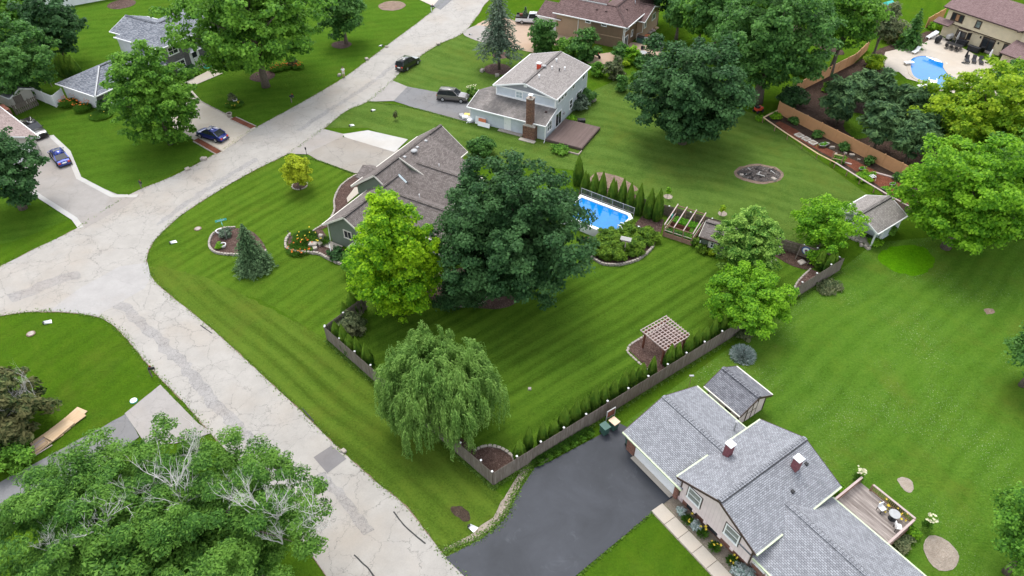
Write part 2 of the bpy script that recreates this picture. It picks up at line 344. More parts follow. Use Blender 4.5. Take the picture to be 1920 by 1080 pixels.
M['maroonbrick'] = m_brick('maroon_chimney_boards', (0.20, 0.075, 0.085), (0.24, 0.09, 0.10), (0.12, 0.045, 0.05), 0.5, 0.18)
M['white'] = m_plain('white_paint', (0.82, 0.82, 0.81), 0.5, 0.04)
M['cream_trim'] = m_plain('cream_trim', (0.62, 0.59, 0.52), 0.55, 0.05)
M['lime_trim'] = m_plain('lichen_green_gutter', (0.50, 0.57, 0.38), 0.6, 0.15, 4)
M['brown_trim'] = m_plain('dark_brown_trim', (0.060, 0.038, 0.030), 0.55, 0.15)
M['black'] = m_plain('black_plastic', (0.018, 0.018, 0.020), 0.45, 0.2)
M['blackcloth'] = m_plain('black_cover_cloth', (0.022, 0.023, 0.027), 0.7, 0.3)
M['darkmetal'] = m_plain('dark_metal', (0.04, 0.04, 0.042), 0.45, 0.2, metal=0.6)
M['metal'] = m_plain('galvanised_metal', (0.50, 0.51, 0.52), 0.4, 0.12, metal=0.7)
M['flash'] = m_plain('grey_vent_metal', (0.34, 0.34, 0.34), 0.5, 0.12)
M['tyre'] = m_plain('tyre_rubber', (0.020, 0.020, 0.020), 0.85, 0.2)
M['glass'] = m_plain('dark_window_glass', (0.030, 0.035, 0.040), 0.08, 0.2, 0.6, 0.6)
M['carglass'] = m_plain('car_glass', (0.025, 0.028, 0.032), 0.05, 0.1, 0.6, 0.7)
M['paleglass'] = m_plain('pale_skylight_glass', (0.40, 0.47, 0.49), 0.08, 0.1, 0.6, 0.6)
M['curtain'] = m_plain('curtained_pane', (0.16, 0.19, 0.18), 0.1, 0.4, 2.0, 0.6)
M['orangeblind'] = m_plain('orange_wood_blind', (0.36, 0.19, 0.10), 0.5, 0.1)
M['fence'] = m_wood('weathered_grey_fence', (0.125, 0.100, 0.080), (0.27, 0.232, 0.20), (1, 1, 0.12), 8)
M['fence_n'] = m_wood('weathered_brown_fence', (0.135, 0.110, 0.082), (0.24, 0.20, 0.155), (1, 1, 0.12), 8)
M['vinyl'] = m_siding('tan_vinyl_fence', (0.60, 0.32, 0.155), 0.16, True, 0.45, 0.08)
M['vinyl_post'] = m_plain('tan_vinyl_post', (0.60, 0.33, 0.165), 0.5, 0.06)
M['deck_brown'] = m_wood('brown_deck_board', (0.125, 0.088, 0.078), (0.175, 0.128, 0.115), (0.12, 1, 1), 6)
M['deck_grey'] = m_wood('weathered_deck_board', (0.15, 0.122, 0.108), (0.46, 0.41, 0.375), (1, 0.10, 1), 5)
M['redwood'] = m_wood('red_stained_wood', (0.155, 0.055, 0.035), (0.24, 0.095, 0.062), (1, 1, 0.2), 7)
M['palewood'] = m_wood('pale_weathered_lath', (0.40, 0.31, 0.285), (0.56, 0.46, 0.43), (0.2, 1, 1), 7)
M['cedar'] = m_wood('cedar_frame', (0.30, 0.165, 0.115), (0.44, 0.275, 0.21), (1, 1, 0.2), 7)
M['lumber'] = m_wood('fresh_lumber', (0.48, 0.33, 0.19), (0.62, 0.47, 0.31), (0.15, 1, 1), 6)
M['bark'] = m_plain('bark', (0.13, 0.105, 0.085), 0.95, 0.35, 7, 0.1, bump=0.9)
M['deadwood'] = m_plain('dead_grey_twigs', (0.52, 0.50, 0.47), 0.9, 0.2, 4, 0.1)
M['water'] = m_plain('pool_water_liner_blue', (0.002, 0.165, 0.48), 0.06, 0.10, 1.4, 0.5, bump=0.025)
M['tileblue'] = m_plain('deep_blue_pool_band', (0.012, 0.085, 0.36), 0.15, 0.25, 6)
M['teal'] = m_plain('teal_sign', (0.05, 0.42, 0.36), 0.5, 0.05)
M['orange'] = m_plain('orange_panel', (0.62, 0.20, 0.10), 0.6, 0.1)
M['orangeflower'] = m_plain('orange_lily', (0.75, 0.24, 0.05), 0.6, 0.2, 20)
M['yellowflower'] = m_plain('yellow_lily', (0.85, 0.68, 0.08), 0.6, 0.1, 20)
M['whiteflower'] = m_plain('cream_flower', (0.74, 0.71, 0.52), 0.6, 0.1, 20)
M['bingreen'] = m_plain('green_bin_plastic', (0.045, 0.105, 0.085), 0.5, 0.08)
M['bintan'] = m_plain('tan_lid_plastic', (0.62, 0.45, 0.32), 0.5, 0.06)
M['red'] = m_plain('red_plastic', (0.52, 0.06, 0.03), 0.5, 0.1)
M['yellow'] = m_plain('yellow_plastic', (0.70, 0.52, 0.10), 0.5, 0.1)
M['skin'] = m_plain('skin', (0.50, 0.30, 0.22), 0.6, 0.05)
M['shirt'] = m_plain('white_shirt', (0.78, 0.78, 0.78), 0.8, 0.05)
M['navy'] = m_plain('target_blue', (0.03, 0.09, 0.28), 0.6, 0.1)
M['soil'] = m_mulch('planting_soil', (0.045, 0.030, 0.022), (0.085, 0.058, 0.042), (0.13, 0.1, 0.08))
# ================================================================== ground, roads, drives, beds
rng = random.Random(7)
def dense(pts, step=0.35, closed=True, smooth=True):
    P_ = [Vector(p) for p in pts]; n = len(P_); out = []
    for i in range(n if closed else n - 1):
        a, b = P_[i], P_[(i + 1) % n]
        p0 = P_[(i - 1) % n] if (closed or i > 0) else a; p3 = P_[(i + 2) % n] if (closed or i < n - 2) else b
        k = max(1, min(80, int((b - a).length / step)))
        for j in range(k):
            t = j / k
            if smooth:
                out.append(0.5 * ((2 * a) + (b - p0) * t + (2 * p0 - 5 * a + 4 * b - p3) * t * t + (3 * a - p0 - 3 * b + p3) * t ** 3))
            else: out.append(a.lerp(b, t))
    if not closed: out.append(P_[-1])
    return out
def rough_edge(pts, amp, off=0.0, seed=0.0, closed=True):
    n = len(pts); out = []
    area = sum(pts[i].x * pts[(i + 1) % n].y - pts[(i + 1) % n].x * pts[i].y for i in range(n))
    sgn = 1 if area > 0 else -1
    for i, p in enumerate(pts):
        d = pts[(i + 1) % n] - pts[i - 1]; d.z = 0
        if d.length < 1e-6: out.append(p); continue
        d.normalize(); nrm = Vector((d.y, -d.x, 0)) * sgn
        k = mnoise.noise(Vector((p.x * 0.9 + seed, p.y * 0.9, seed))) + 0.6 * mnoise.noise(Vector((p.x * 3.1, p.y * 3.1 + seed, 1.7)))
        out.append(p + nrm * (off + amp * k))
    return out
def sheet(name, pts, z, m, amp=0.0, off=0.0, smooth=True, px=True, step=0.35, thick=0.0, parent=None, seed=None):
    P_ = GP(pts) if px else [Vector((p[0], p[1], 0)) for p in pts]
    P_ = dense(P_, step, True, smooth)
    if amp or off: P_ = rough_edge(P_, amp, off, seed if seed is not None else z * 771)
    bm = bmesh.new(); vs_ = [bm.verts.new((p.x, p.y, z)) for p in P_]; f = bm.faces.new(vs_); f.normal_update()
    if f.normal.z < 0: f.normal_flip()
    if thick:
        r_ = bmesh.ops.extrude_face_region(bm, geom=[f]); 
        for v in [g for g in r_['geom'] if isinstance(g, bmesh.types.BMVert)]: v.co.z -= thick
        bmesh.ops.recalc_face_normals(bm, faces=bm.faces[:])
    me = bpy.data.meshes.new(name); bm.to_mesh(me); bm.free(); me.materials.append(m)
    o = link(name, me, parent)
    if not parent: o['kind'] = 'structure'
    return o
def ribbon(pts, w):   # world points -> strip polygon
    P_ = [Vector(p) for p in pts]; l = []; r_ = []
    for i, p in enumerate(P_):
        d = (P_[min(i + 1, len(P_) - 1)] - P_[max(i - 1, 0)]); d.z = 0; d.normalize(); nn = Vector((-d.y, d.x, 0)) * w / 2
        l.append(p + nn); r_.append(p - nn)
    return l + r_[::-1]
STONES = []
for k in range(4):
    b = MB().box(-0.5, 0.5, -0.5, 0.5, 0, 1); r0 = random.Random(k + 3)
    b.v = [(x + r0.uniform(-.09, .09), y + r0.uniform(-.09, .09), z + (r0.uniform(-.12, .05) if z else 0)) for x, y, z in b.v]
    STONES.append(bevelled(b.mesh('stone', M['stone']), 0.10, 1))
def stones_along(pts, parent, size=0.30, w=0.2, h=0.14, px=True, z=0.0, courses=1, closed=False):
    P_ = dense(GP(pts) if px else [Vector(p) for p in pts], 0.06, closed, True)
    acc = 0.0; last = P_[0]; r0 = random.Random(len(P_))
    for c in range(courses):
        acc = size * 0.5 * (c % 2); last = P_[0]; tgt = size * r0.uniform(.85, 1.15)
        for i in range(1, len(P_)):
            acc += (P_[i] - last).length; last = P_[i]
            if acc >= tgt:
                acc = 0; d = P_[i] - P_[i - 1]
                o = link('edging_stone', r0.choice(STONES), parent, (P_[i].x, P_[i].y, z + c * h), (0, 0, math.atan2(d.y, d.x) + r0.uniform(-.08, .08)), (tgt * .96, w * r0.uniform(.85, 1.15), h * r0.uniform(.85, 1.15)))
                tgt = size * r0.uniform(.85, 1.15)

# ---- lawns (base sheet reaches far past everything in view)
g = MB().add([(-900, -300, 0), (900, -300, 0), (900, 1500, 0), (-900, 1500, 0)], [(0, 1, 2, 3)]).build('lawn', M['lawn']); g['kind'] = 'structure'
sheet('lawn', [(-400, 640), (-60, 470), (60, 440), (410, 285), (560, 197), (740, 75), (850, -15), (800, -90), (200, -90), (-300, 60)], 0.004, M['lawn_front'])
sheet('lawn', [(270, 500), (282, 462), (345, 398), (480, 316), (545, 286), (680, 322), (640, 400), (610, 480), (680, 520), (640, 640), (480, 560), (330, 540)], 0.008, M['lawn_corner'], 0.15)
sheet('lawn', [(275, 505), (330, 505), (440, 545), (612, 638), (700, 715), (925, 915), (975, 930), (960, 975), (905, 1020), (830, 1045), (700, 905), (560, 772), (400, 624), (300, 540)], 0.012, M['lawn_verge'], 0.25)
sheet('lawn', [(612, 632), (720, 535), (950, 470), (1100, 430), (1240, 388), (1330, 410), (1525, 468), (1578, 503), (1435, 602), (925, 908)], 0.016, M['lawn_back'], smooth=False)
sheet('lawn', [(1120, 830), (1435, 604), (1578, 504), (1640, 455), (1800, 440), (2150, 470), (2300, 800), (2300, 1300), (1500, 1300), (1300, 1000)], 0.020, M['lawn_east'], smooth=False)
sheet('lawn', [(605, 240), (650, 205), (700, 188), (880, 228), (1020, 250), (1100, 175), (1180, 140), (1420, 215), (1640, 375), (1590, 450), (1528, 466), (1330, 408), (1190, 368), (1080, 320), (900, 300), (755, 268), (690, 240)], 0.024, M['lawn_north'], smooth=False)
sheet('lawn', [(735, 150), (765, 122), (830, 82), (885, 62), (960, 80), (1010, 100), (940, 160), (890, 195), (762, 163)], 0.028, M['lawn_north'])
sheet('clover_patch', [(1647, 485), (1665, 466), (1700, 459), (1735, 466), (1752, 488), (1745, 505), (1718, 517), (1685, 512), (1660, 500)], 0.034, M['clover'], 0.30)
# ---- roads
ROAD = [(-300, 640), (0, 500), (60, 470), (145, 428), (240, 367), (330, 328), (410, 285), (480, 240), (560, 196), (640, 149), (690, 113), (740, 75), (800, 30), (850, -15), (990, -130),
        (1060, -90), (930, -10), (895, 30), (868, 62), (820, 85), (765, 122), (735, 152), (690, 190), (650, 208), (605, 243), (540, 288), (480, 318), (420, 352), (345, 400), (302, 438), (281, 465), (275, 497), (287, 524),
        (320, 555), (400, 620), (500, 712), (560, 768), (640, 846), (700, 900), (760, 950), (832, 1040), (885, 1095), (1000, 1230),
        (720, 1230), (600, 1062), (545, 985), (480, 905), (395, 812), (345, 755), (303, 712), (268, 672), (235, 632), (205, 605), (172, 592), (100, 585), (0, 593), (-300, 660)]
sheet('gravel_shoulder', ROAD, 0.040, M['dirt'], 0.10, 0.06, seed=3)
sheet('road', ROAD, 0.048, M['road'], 0.05)
# ---- driveways and patches
sheet('road_patch', [(95, 582), (150, 541), (225, 500), (277, 493), (283, 520), (272, 541), (181, 593), (150, 588)], 0.054, M['road_new'], smooth=False)
for pts, w_ in (([(222, 566), (265, 608), (300, 640), (340, 680), (385, 735), (430, 785), (480, 838), (520, 880)], 1.0), ([(20, 560), (60, 545), (110, 525), (150, 515)], 1.6), ([(690, 1000), (640, 930), (600, 890)], .8), ([(300, 420), (360, 375), (420, 335), (480, 300)], .9), ([(560, 245), (620, 205), (690, 160), (760, 105)], .8)):
    P_ = rough_edge(dense(GP(pts), .4, False), .25, 0, w_ * 9)
    sheet('worn_road_strip', [(p.x, p.y) for p in ribbon(P_, w_)], 0.052, M['road_worn'], 0.28, smooth=False, px=False)
sheet('road_patch', [(588, 858), (622, 836), (650, 861), (614, 888)], 0.058, M['patch'], 0.02, smooth=False)
M['tar'] = m_plain('black_crack_sealer', (0.02, 0.02, 0.02), 0.6, 0.1)
for pts in ([(664, 1041), (678, 1055), (690, 1066), (702, 1082)], [(588, 790), (576, 776), (566, 765)], [(738, 960), (752, 978), (775, 1002), (798, 1020)], [(376, 610), (398, 626)]):
    P_ = rough_edge(dense(GP(pts), 0.2, False), 0.03, 0, 5)
    sheet('crack_sealer', [(p.x, p.y) for p in ribbon(P_, 0.10)], 0.062, M['tar'], 0.02, smooth=False, px=False)
sheet('gravel_shoulder', [(832, 1036), (904, 1006), (950, 965), (962, 935), (998, 873), (1030, 862), (1020, 850), (985, 868), (945, 935), (925, 970), (880, 1005), (830, 1030)], 0.050, M['sand'], 0.14, smooth=False)
sheet('asphalt_driveway', [(835, 1046), (905, 1010), (950, 970), (966, 935), (1002, 878), (1035, 864), (1132, 812), (1157, 792), (1200, 815), (1255, 905), (1262, 932), (1222, 962), (1170, 1005), (1080, 1080), (960, 1190), (890, 1100)], 0.066, M['asphalt'], 0.03, smooth=False)
D2 = [(60, 262), (97, 254), (127, 284), (145, 330), (190, 352), (225, 367), (262, 366), (240, 385), (160, 428), (140, 412), (62, 360), (-60, 300), (-20, 262)]
sheet('driveway', D2, 0.064, M['drive_lite'], 0.03, smooth=False)
for pts in ([(96, 255), (128, 285), (148, 334), (212, 368), (258, 368)], [(20, 333), (62, 361), (140, 411), (152, 428)]):
    P_ = dense(GP(pts), 0.5, False, False)
    sheet('concrete_border', [(p.x, p.y) for p in ribbon(P_, 0.62)], 0.072, M['concrete_w'], 0.015, smooth=False, px=False)
sheet('driveway', [(300, 172), (345, 150), (362, 172), (378, 190), (420, 213), (480, 240), (415, 287), (362, 262), (300, 225)], 0.068, M['concrete'], 0.02, smooth=False)
sheet('walkway', [(352, 166), (418, 138), (398, 129), (384, 137), (347, 155)], 0.072, M['concrete'], 0.01, smooth=False)
for pts in ([(436, 222), (475, 240)], [(367, 262), (411, 287)]):
    o = sheet('planting_strip', [(p.x, p.y) for p in ribbon(GP(pts), 0.9)], 0.080, M['mulch_red'], 0.03, smooth=False, px=False)
    for s_ in (-.5, .5):
        P_ = [p for p in GP(pts)]; d = (P_[1] - P_[0]).normalized(); nn = Vector((-d.y, d.x, 0)) * s_
        stones_along([p + nn for p in P_], o, 0.32, 0.16, 0.14, px=False)
o = sheet('driveway_edge', [(p.x, p.y) for p in ribbon(GP([(361, 180), (375, 190), (428, 217)]), 0.2)], 0.080, M['mulch_dk'], 0, smooth=False, px=False)
stones_along([(361, 180), (375, 190), (428, 217)], o, 0.34, 0.2, 0.12)
sheet('driveway', [(735, 151), (764, 163), (740, 190), (690, 191), (712, 172)], 0.066, M['drive_lite'], 0.03, smooth=False)
sheet('driveway', [(764, 163), (840, 177), (890, 196), (888, 232), (850, 222), (775, 202), (738, 190)], 0.070, M['drive_grey'], 0.05, smooth=False)
sheet('driveway', [(540, 289), (605, 242), (645, 252), (640, 262), (580, 290)], 0.066, M['drive_lite'], 0.02, smooth=False)
sheet('driveway', [(576, 289), (640, 257), (760, 284), (720, 330), (664, 325), (600, 303)], 0.070, M['drive_old'], 0.04, smooth=False)
sheet('parking_pad', [(643, 252), (690, 245), (765, 262), (740, 286), (646, 258)], 0.074, M['concrete_w'], 0.02, smooth=False)
sheet('driveway', [(868, 62), (905, 40), (950, 34), (985, 45), (1060, 32), (1110, 60), (1080, 78), (1000, 100), (940, 85), (900, 78)], 0.066, M['tan_drive'], 0.12, smooth=False)
sheet('driveway', [(868, 63), (900, 48), (940, 66), (950, 84), (905, 80)], 0.072, M['drive_lite'], 0.06)
sheet('driveway', [(765, -10), (812, 12), (830, 0), (880, -40), (820, -60)], 0.066, M['concrete'], 0.02, smooth=False)
sheet('driveway', [(812, 12), (826, 19), (862, -12), (840, -20)], 0.070, M['drive_grey'], 0.02, smooth=False)
sheet('driveway', [(234, 776), (301, 722), (372, 795), (400, 812), (330, 832), (275, 835)], 0.066, M['drive_lite'], 0.03, smooth=False)
sheet('driveway', [(236, 777), (262, 820), (180, 880), (0, 1000), (-120, 960), (0, 905), (195, 800)], 0.070, M['drive_grey'], 0.06, smooth=False)
# ---- beds
bed = sheet('garden_bed', [(393, 462), (398, 443), (415, 431), (440, 428), (475, 436), (500, 470), (480, 490), (450, 480), (425, 478), (404, 474)], 0.05, M['mulch'])
stones_along([(500, 470), (480, 492), (450, 480), (425, 478), (404, 474), (393, 462), (398, 443), (415, 431), (440, 428)], bed, 0.3, 0.22, 0.14, courses=2)
bed = sheet('garden_bed', [(660, 332), (678, 326), (692, 335), (668, 352), (660, 372), (645, 390), (615, 425), (600, 432), (580, 437), (618, 412), (626, 392), (625, 375), (636, 352)], 0.05, M['mulch'], smooth=False)
stones_along([(692, 328), (678, 326), (658, 334), (637, 352), (627, 375), (627, 395), (616, 414), (588, 433)], bed, 0.3, 0.22, 0.16)
sheet('walkway', [(650, 372), (665, 352), (682, 350), (676, 360), (652, 380)], 0.056, M['concrete'], 0.01, smooth=False)
bed = sheet('garden_bed', [(537, 466), (543, 445), (560, 436), (590, 432), (605, 432), (625, 462), (690, 480), (650, 502), (615, 486), (600, 477), (560, 474)], 0.054, M['mulch'], smooth=False)
stones_along([(545, 440), (537, 452), (538, 467), (560, 474), (596, 477), (615, 486), (650, 502)], bed, 0.32, 0.26, 0.16, courses=2)
ring = lambda u, v, r, n=20, e=1.0: [(G(u, v).x + r * math.cos(2 * math.pi * k / n), G(u, v).y + r * e * math.sin(2 * math.pi * k / n)) for k in range(n)]
bed = sheet('garden_bed', ring(562, 348, 0.95), 0.05, M['mulch_dk'], px=False)
stones_along([(x, y, 0) for x, y in ring(562, 348, 0.95)], bed, 0.28, 0.16, 0.1, px=False, closed=True)
bed = sheet('garden_bed', [(800, 545), (830, 575), (880, 577), (930, 580), (965, 570), (990, 550), (1000, 520), (940, 500), (830, 510)], 0.05, M['mulch'], 0.08)
stones_along([(818, 562), (845, 573), (885, 575), (908, 566), (916, 553)], bed, 0.3, 0.2, 0.14)
bed = sheet('garden_bed', [(1092, 445), (1104, 478), (1130, 496), (1165, 497), (1200, 486), (1226, 463), (1238, 440), (1245, 412), (1205, 405), (1180, 430), (1140, 445)], 0.05, M['mulch'], smooth=False)
stones_along([(1097, 458), (1104, 478), (1130, 496), (1165, 497), (1200, 486), (1226, 463)], bed, 0.32, 0.24, 0.16, courses=2)
sheet('garden_bed', [(1085, 365), (1195, 398), (1243, 408), (1240, 392), (1190, 365), (1090, 340)], 0.054, M['mulch'], 0.05, smooth=False)
bed = sheet('garden_bed', [(1178, 656), (1186, 644), (1248, 606), (1308, 640), (1256, 700), (1230, 706)], 0.05, M['mulch'], smooth=False)
stones_along([(1224, 703), (1180, 664), (1178, 655), (1186, 644), (1248, 607)], bed, 0.34, 0.2, 0.1)
bed = sheet('garden_bed', [(845, 815), (865, 822), (893, 843), (915, 836), (940, 840), (960, 853), (968, 866), (925, 896)], 0.05, M['mulch'], smooth=False)
stones_along([(885, 850), (897, 842), (915, 837), (938, 841), (956, 852), (966, 866)], bed, 0.3, 0.24, 0.18)
sheet('bare_ground', [(1440, 470), (1470, 465), (1520, 478), (1535, 492), (1510, 506), (1470, 492)], 0.05, M['mulch_dk'], 0.15)
bed = sheet('garden_bed', [(1486, 548), (1498, 525), (1520, 505), (1548, 516), (1520, 540), (1490, 562)], 0.054, M['mulch'], smooth=False)
stones_along([(1486, 550), (1496, 528), (1519, 505)], bed, 0.28, 0.18, 0.1)
sheet('fire_pit_ash', [(1381, 324), (1395, 315), (1420, 311), (1450, 317), (1464, 328), (1455, 338), (1425, 341), (1395, 334)], 0.05, M['ash'], 0.12)
sheet('fire_pit_rim', [(1376, 324), (1392, 312), (1420, 308), (1454, 314), (1469, 328), (1458, 341), (1425, 345), (1390, 338)], 0.044, M['dirt'], 0.2)
sheet('bare_ground', [(1105, 345), (1118, 324), (1150, 328), (1180, 342), (1195, 358), (1150, 362)], 0.044, M['dirt'], 0.15)
# garden along the tan fence
sheet('garden_bed', [(1428, 222), (1457, 208), (1600, 278), (1715, 338), (1735, 395), (1700, 400), (1640, 352), (1560, 300), (1480, 255)], 0.05, M['soil'], 0.05, smooth=False)
sheet('garden_bed', [(1453, 232), (1462, 228), (1490, 242), (1530, 268), (1570, 288), (1600, 300), (1700, 350), (1705, 385), (1668, 362), (1590, 312), (1520, 275), (1480, 252)], 0.056, M['mulch_red'], 0.05, smooth=False)
# pink house side
sheet('sand_patch', [(1731, 1022), (1742, 1006), (1765, 1008), (1790, 1027), (1799, 1045), (1785, 1068), (1760, 1070), (1740, 1052)], 0.05, M['sand'], 0.08)
for p, r_ in (((735, 11), 2.6), ((228, 8), 2.6), ((933, 130), 2.2), ((940, 104), 1.4), ((492, 143), 2.0), ((640, 84), 1.7)):
    sheet('garden_bed', ring(p[0], p[1], r_), 0.036, M['mulch'] if p[0] != 735 else M['dirt'], 0.15, px=False)
# cream house yard
sheet('garden_bed', [(1490, 172), (1560, 135), (1615, 112), (1650, 92), (1690, 75), (1755, 55), (1762, 68), (1700, 95), (1662, 110), (1660, 150), (1710, 200), (1760, 260), (1760, 345), (1700, 328), (1580, 268), (1470, 208)], 0.05, M['mulch_dk'], 0.3, smooth=False)
sheet('lawn', [(1582, 235), (1590, 215), (1620, 215), (1640, 245), (1610, 262), (1590, 250)], 0.056, M['lawn_front'], 0.2)
sheet('patio', [(1655, 112), (1660, 98), (1690, 91), (1730, 82), (1760, 66), (1840, 110), (1950, 160), (1930, 200), (1800, 180), (1760, 165), (1700, 148), (1685, 135), (1662, 135)], 0.066, M['patio'], 0.05, smooth=False)
sheet('path', [(1480, 60), (1560, 100), (1580, 95), (1500, 50)], 0.044, M['mulch_dk'], 0.2)
sheet('patio', [(1175, 92), (1190, 80), (1240, 98), (1228, 112), (1215, 128), (1195, 120)], 0.060, M['tan_drive'], 0.1)
sheet('bare_ground', [(1098, 112), (1115, 103), (1150, 100), (1148, 116), (1110, 122)], 0.060, M['tan_drive'], 0.2)

# worn spots in the turf
for pts, mm in (([(846, 952), (862, 950), (876, 962), (880, 976), (866, 974), (850, 962)], 'soil'), ([(1684, 900), (1698, 897), (1711, 905), (1708, 921), (1694, 918)], 'sand'), ([(1846, 581), (1860, 579), (1864, 587), (1850, 590)], 'dirt')):
    sheet('bare_ground', pts, 0.038, M[mm], 0.16, 0, step=.1)
# ================================================================== buildings
def roof_face(par, poly, m, th=0.14, name='roof_slope'):
    """poly: upper face, first edge along the eave; UV in metres along the eave and up the slope"""
    P_ = [Vector(p) for p in poly]; n = len(P_)
    u = (P_[1] - P_[0]).normalized()
    nr = Vector((0, 0, 0))
    for i in range(n): nr += (P_[i] - P_[0]).cross(P_[(i + 1) % n] - P_[0])
    nr.normalize()
    if nr.z < 0: P_.reverse(); nr = -nr; u = (Vector(poly[1]) - Vector(poly[0])).normalized()
    v = nr.cross(u)
    if v.z < 0: v = -v; u = -u
    mb = MB().slab(P_, th); me = mb.mesh(name, m)
    uvl = me.uv_layers.new(name='UVMap'); o0 = Vector(poly[0])
    for lp in me.loops:
        d = me.vertices[lp.vertex_index].co - o0; uvl.data[lp.index].uv = (d.dot(u) + 50, d.dot(v) + 50)
    return link(name, me, par)
def ridge_cap(par, a, b, m, w=0.19):
    a = Vector(a); b = Vector(b); d = b - a; L = d.length; d.normalize(); n = max(1, int(L / 0.26)); mb = MB()
    s_ = Vector((-d.y, d.x, 0)).normalized()
    for k in range(n):
        p = a + d * (L * k / n); q = a + d * (L * (k + 1.12) / n); lift = Vector((0, 0, 0.13)); lo = Vector((0, 0, 0.075))
        w2 = s_ * w; dn = Vector((0, 0, w * 0.36))
        mb.add([p + lift - w2 - dn, p + lift, p + lift + w2 - dn, q + lo - w2 - dn, q + lo, q + lo + w2 - dn,
                p - w2 - dn, p + w2 - dn], [(0, 1, 4, 3), (1, 2, 5, 4), (0, 6, 1), (1, 7, 2)])
    MB().beam(a - s_ * (w + .02) + Vector((0, 0, -.03)), b - s_ * (w + .02) + Vector((0, 0, -.03)), .05, .07).build('ridge_shadow_strip', M['darkmetal'], par)  # dark strip standing in for the shadow line along the cap's edge
    o = mb.build('ridge_cap', m, par); me = o.data
    uvl = me.uv_layers.new(name='UVMap')
    for i, lp in enumerate(me.loops):
        c = me.vertices[lp.vertex_index].co; uvl.data[lp.index].uv = ((c - a).dot(d) * 1.3 + 9, (c - a).dot(s_) + 3)
    return o
def gable_roof(par, x0, x1, y0, y1, ze, zr, axis, m, eave_m=None, rake_m=None, th=0.14, cap=True, gut=(1, 1), ry=None, rakes=(1, 1), gut_rng=None):
    """axis: direction of the ridge; extents are the roof edges"""
    if axis == 'x':
        r = (y0 + y1) / 2 if ry is None else ry
        roof_face(par, [(x0, y0, ze), (x1, y0, ze), (x1, r, zr), (x0, r, zr)], m, th)
        roof_face(par, [(x1, y1, ze), (x0, y1, ze), (x0, r, zr), (x1, r, zr)], m, th)
        A, B = (x0, r, zr), (x1, r, zr)
        ev = [((x0, y0 - .06, ze - .07), (x1, y0 - .06, ze - .07)), ((x0, y1 + .06, ze - .07), (x1, y1 + .06, ze - .07))]
        rk = [[(x0, y0, ze), (x0, r, zr), (x0, y1, ze)], [(x1, y0, ze), (x1, r, zr), (x1, y1, ze)]]; off = ((-.03, 0), (.03, 0))
    else:
        r = (x0 + x1) / 2 if ry is None else ry
        roof_face(par, [(x0, y1, ze), (x0, y0, ze), (r, y0, zr), (r, y1, zr)], m, th)
        roof_face(par, [(x1, y0, ze), (x1, y1, ze), (r, y1, zr), (r, y0, zr)], m, th)
        A, B = (r, y0, zr), (r, y1, zr)
        ev = [((x0 - .06, y0, ze - .07), (x0 - .06, y1, ze - .07)), ((x1 + .06, y0, ze - .07), (x1 + .06, y1, ze - .07))]
        rk = [[(x0, y0, ze), (r, y0, zr), (x1, y0, ze)], [(x0, y1, ze), (r, y1, zr), (x1, y1, ze)]]; off = ((0, -.03), (0, .03))
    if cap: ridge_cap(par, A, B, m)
    if eave_m:
        for k in range(2):
            if gut[k]: MB().beam(ev[k][0], ev[k][1], 0.115, 0.13).build('gutter', eave_m, par)
    if rake_m:
        for k in range(2):
            if rakes[k]:
                mb = MB(); P_ = [Vector(p) + Vector((off[k][0], off[k][1], -.10)) for p in rk[k]]
                mb.beam(P_[0], P_[1], 0.05, 0.2); mb.beam(P_[1], P_[2], 0.05, 0.2); mb.build('rake_board', rake_m, par)
def hip_face(par, poly, m): return roof_face(par, poly, m)
def block(par, x0, x1, y0, y1, z0, z1, m, name='wall'): return MB().box(x0, x1, y0, y1, z0, z1).build(name, m, par)
def gable_block(par, x0, x1, y0, y1, z0, ze, zr, axis, m, name='wall', rr=None):
    if axis == 'x':
        r = (y0 + y1) / 2 if rr is None else rr; prof = [(y0, z0), (y1, z0), (y1, ze), (r, zr), (y0, ze)]
        vs_ = [(x0, y, z) for y, z in prof] + [(x1, y, z) for y, z in prof]
    else:
        r = (x0 + x1) / 2 if rr is None else rr; prof = [(x0, z0), (x1, z0), (x1, ze), (r, zr), (x0, ze)]
        vs_ = [(x, y0, z) for x, z in prof] + [(x, y1, z) for x, z in prof]
    fs = [(4, 3, 2, 1, 0), (5, 6, 7, 8, 9)] + [(i, (i + 1) % 5, 5 + (i + 1) % 5, 5 + i) for i in range(5)]
    mb = MB().add(vs_, fs); me = mb.mesh(name, m)
    bm = bmesh.new(); bm.from_mesh(me); bmesh.ops.recalc_face_normals(bm, faces=bm.faces[:]); bm.to_mesh(me); bm.free()
    return link(name, me, par)
WIN = {}
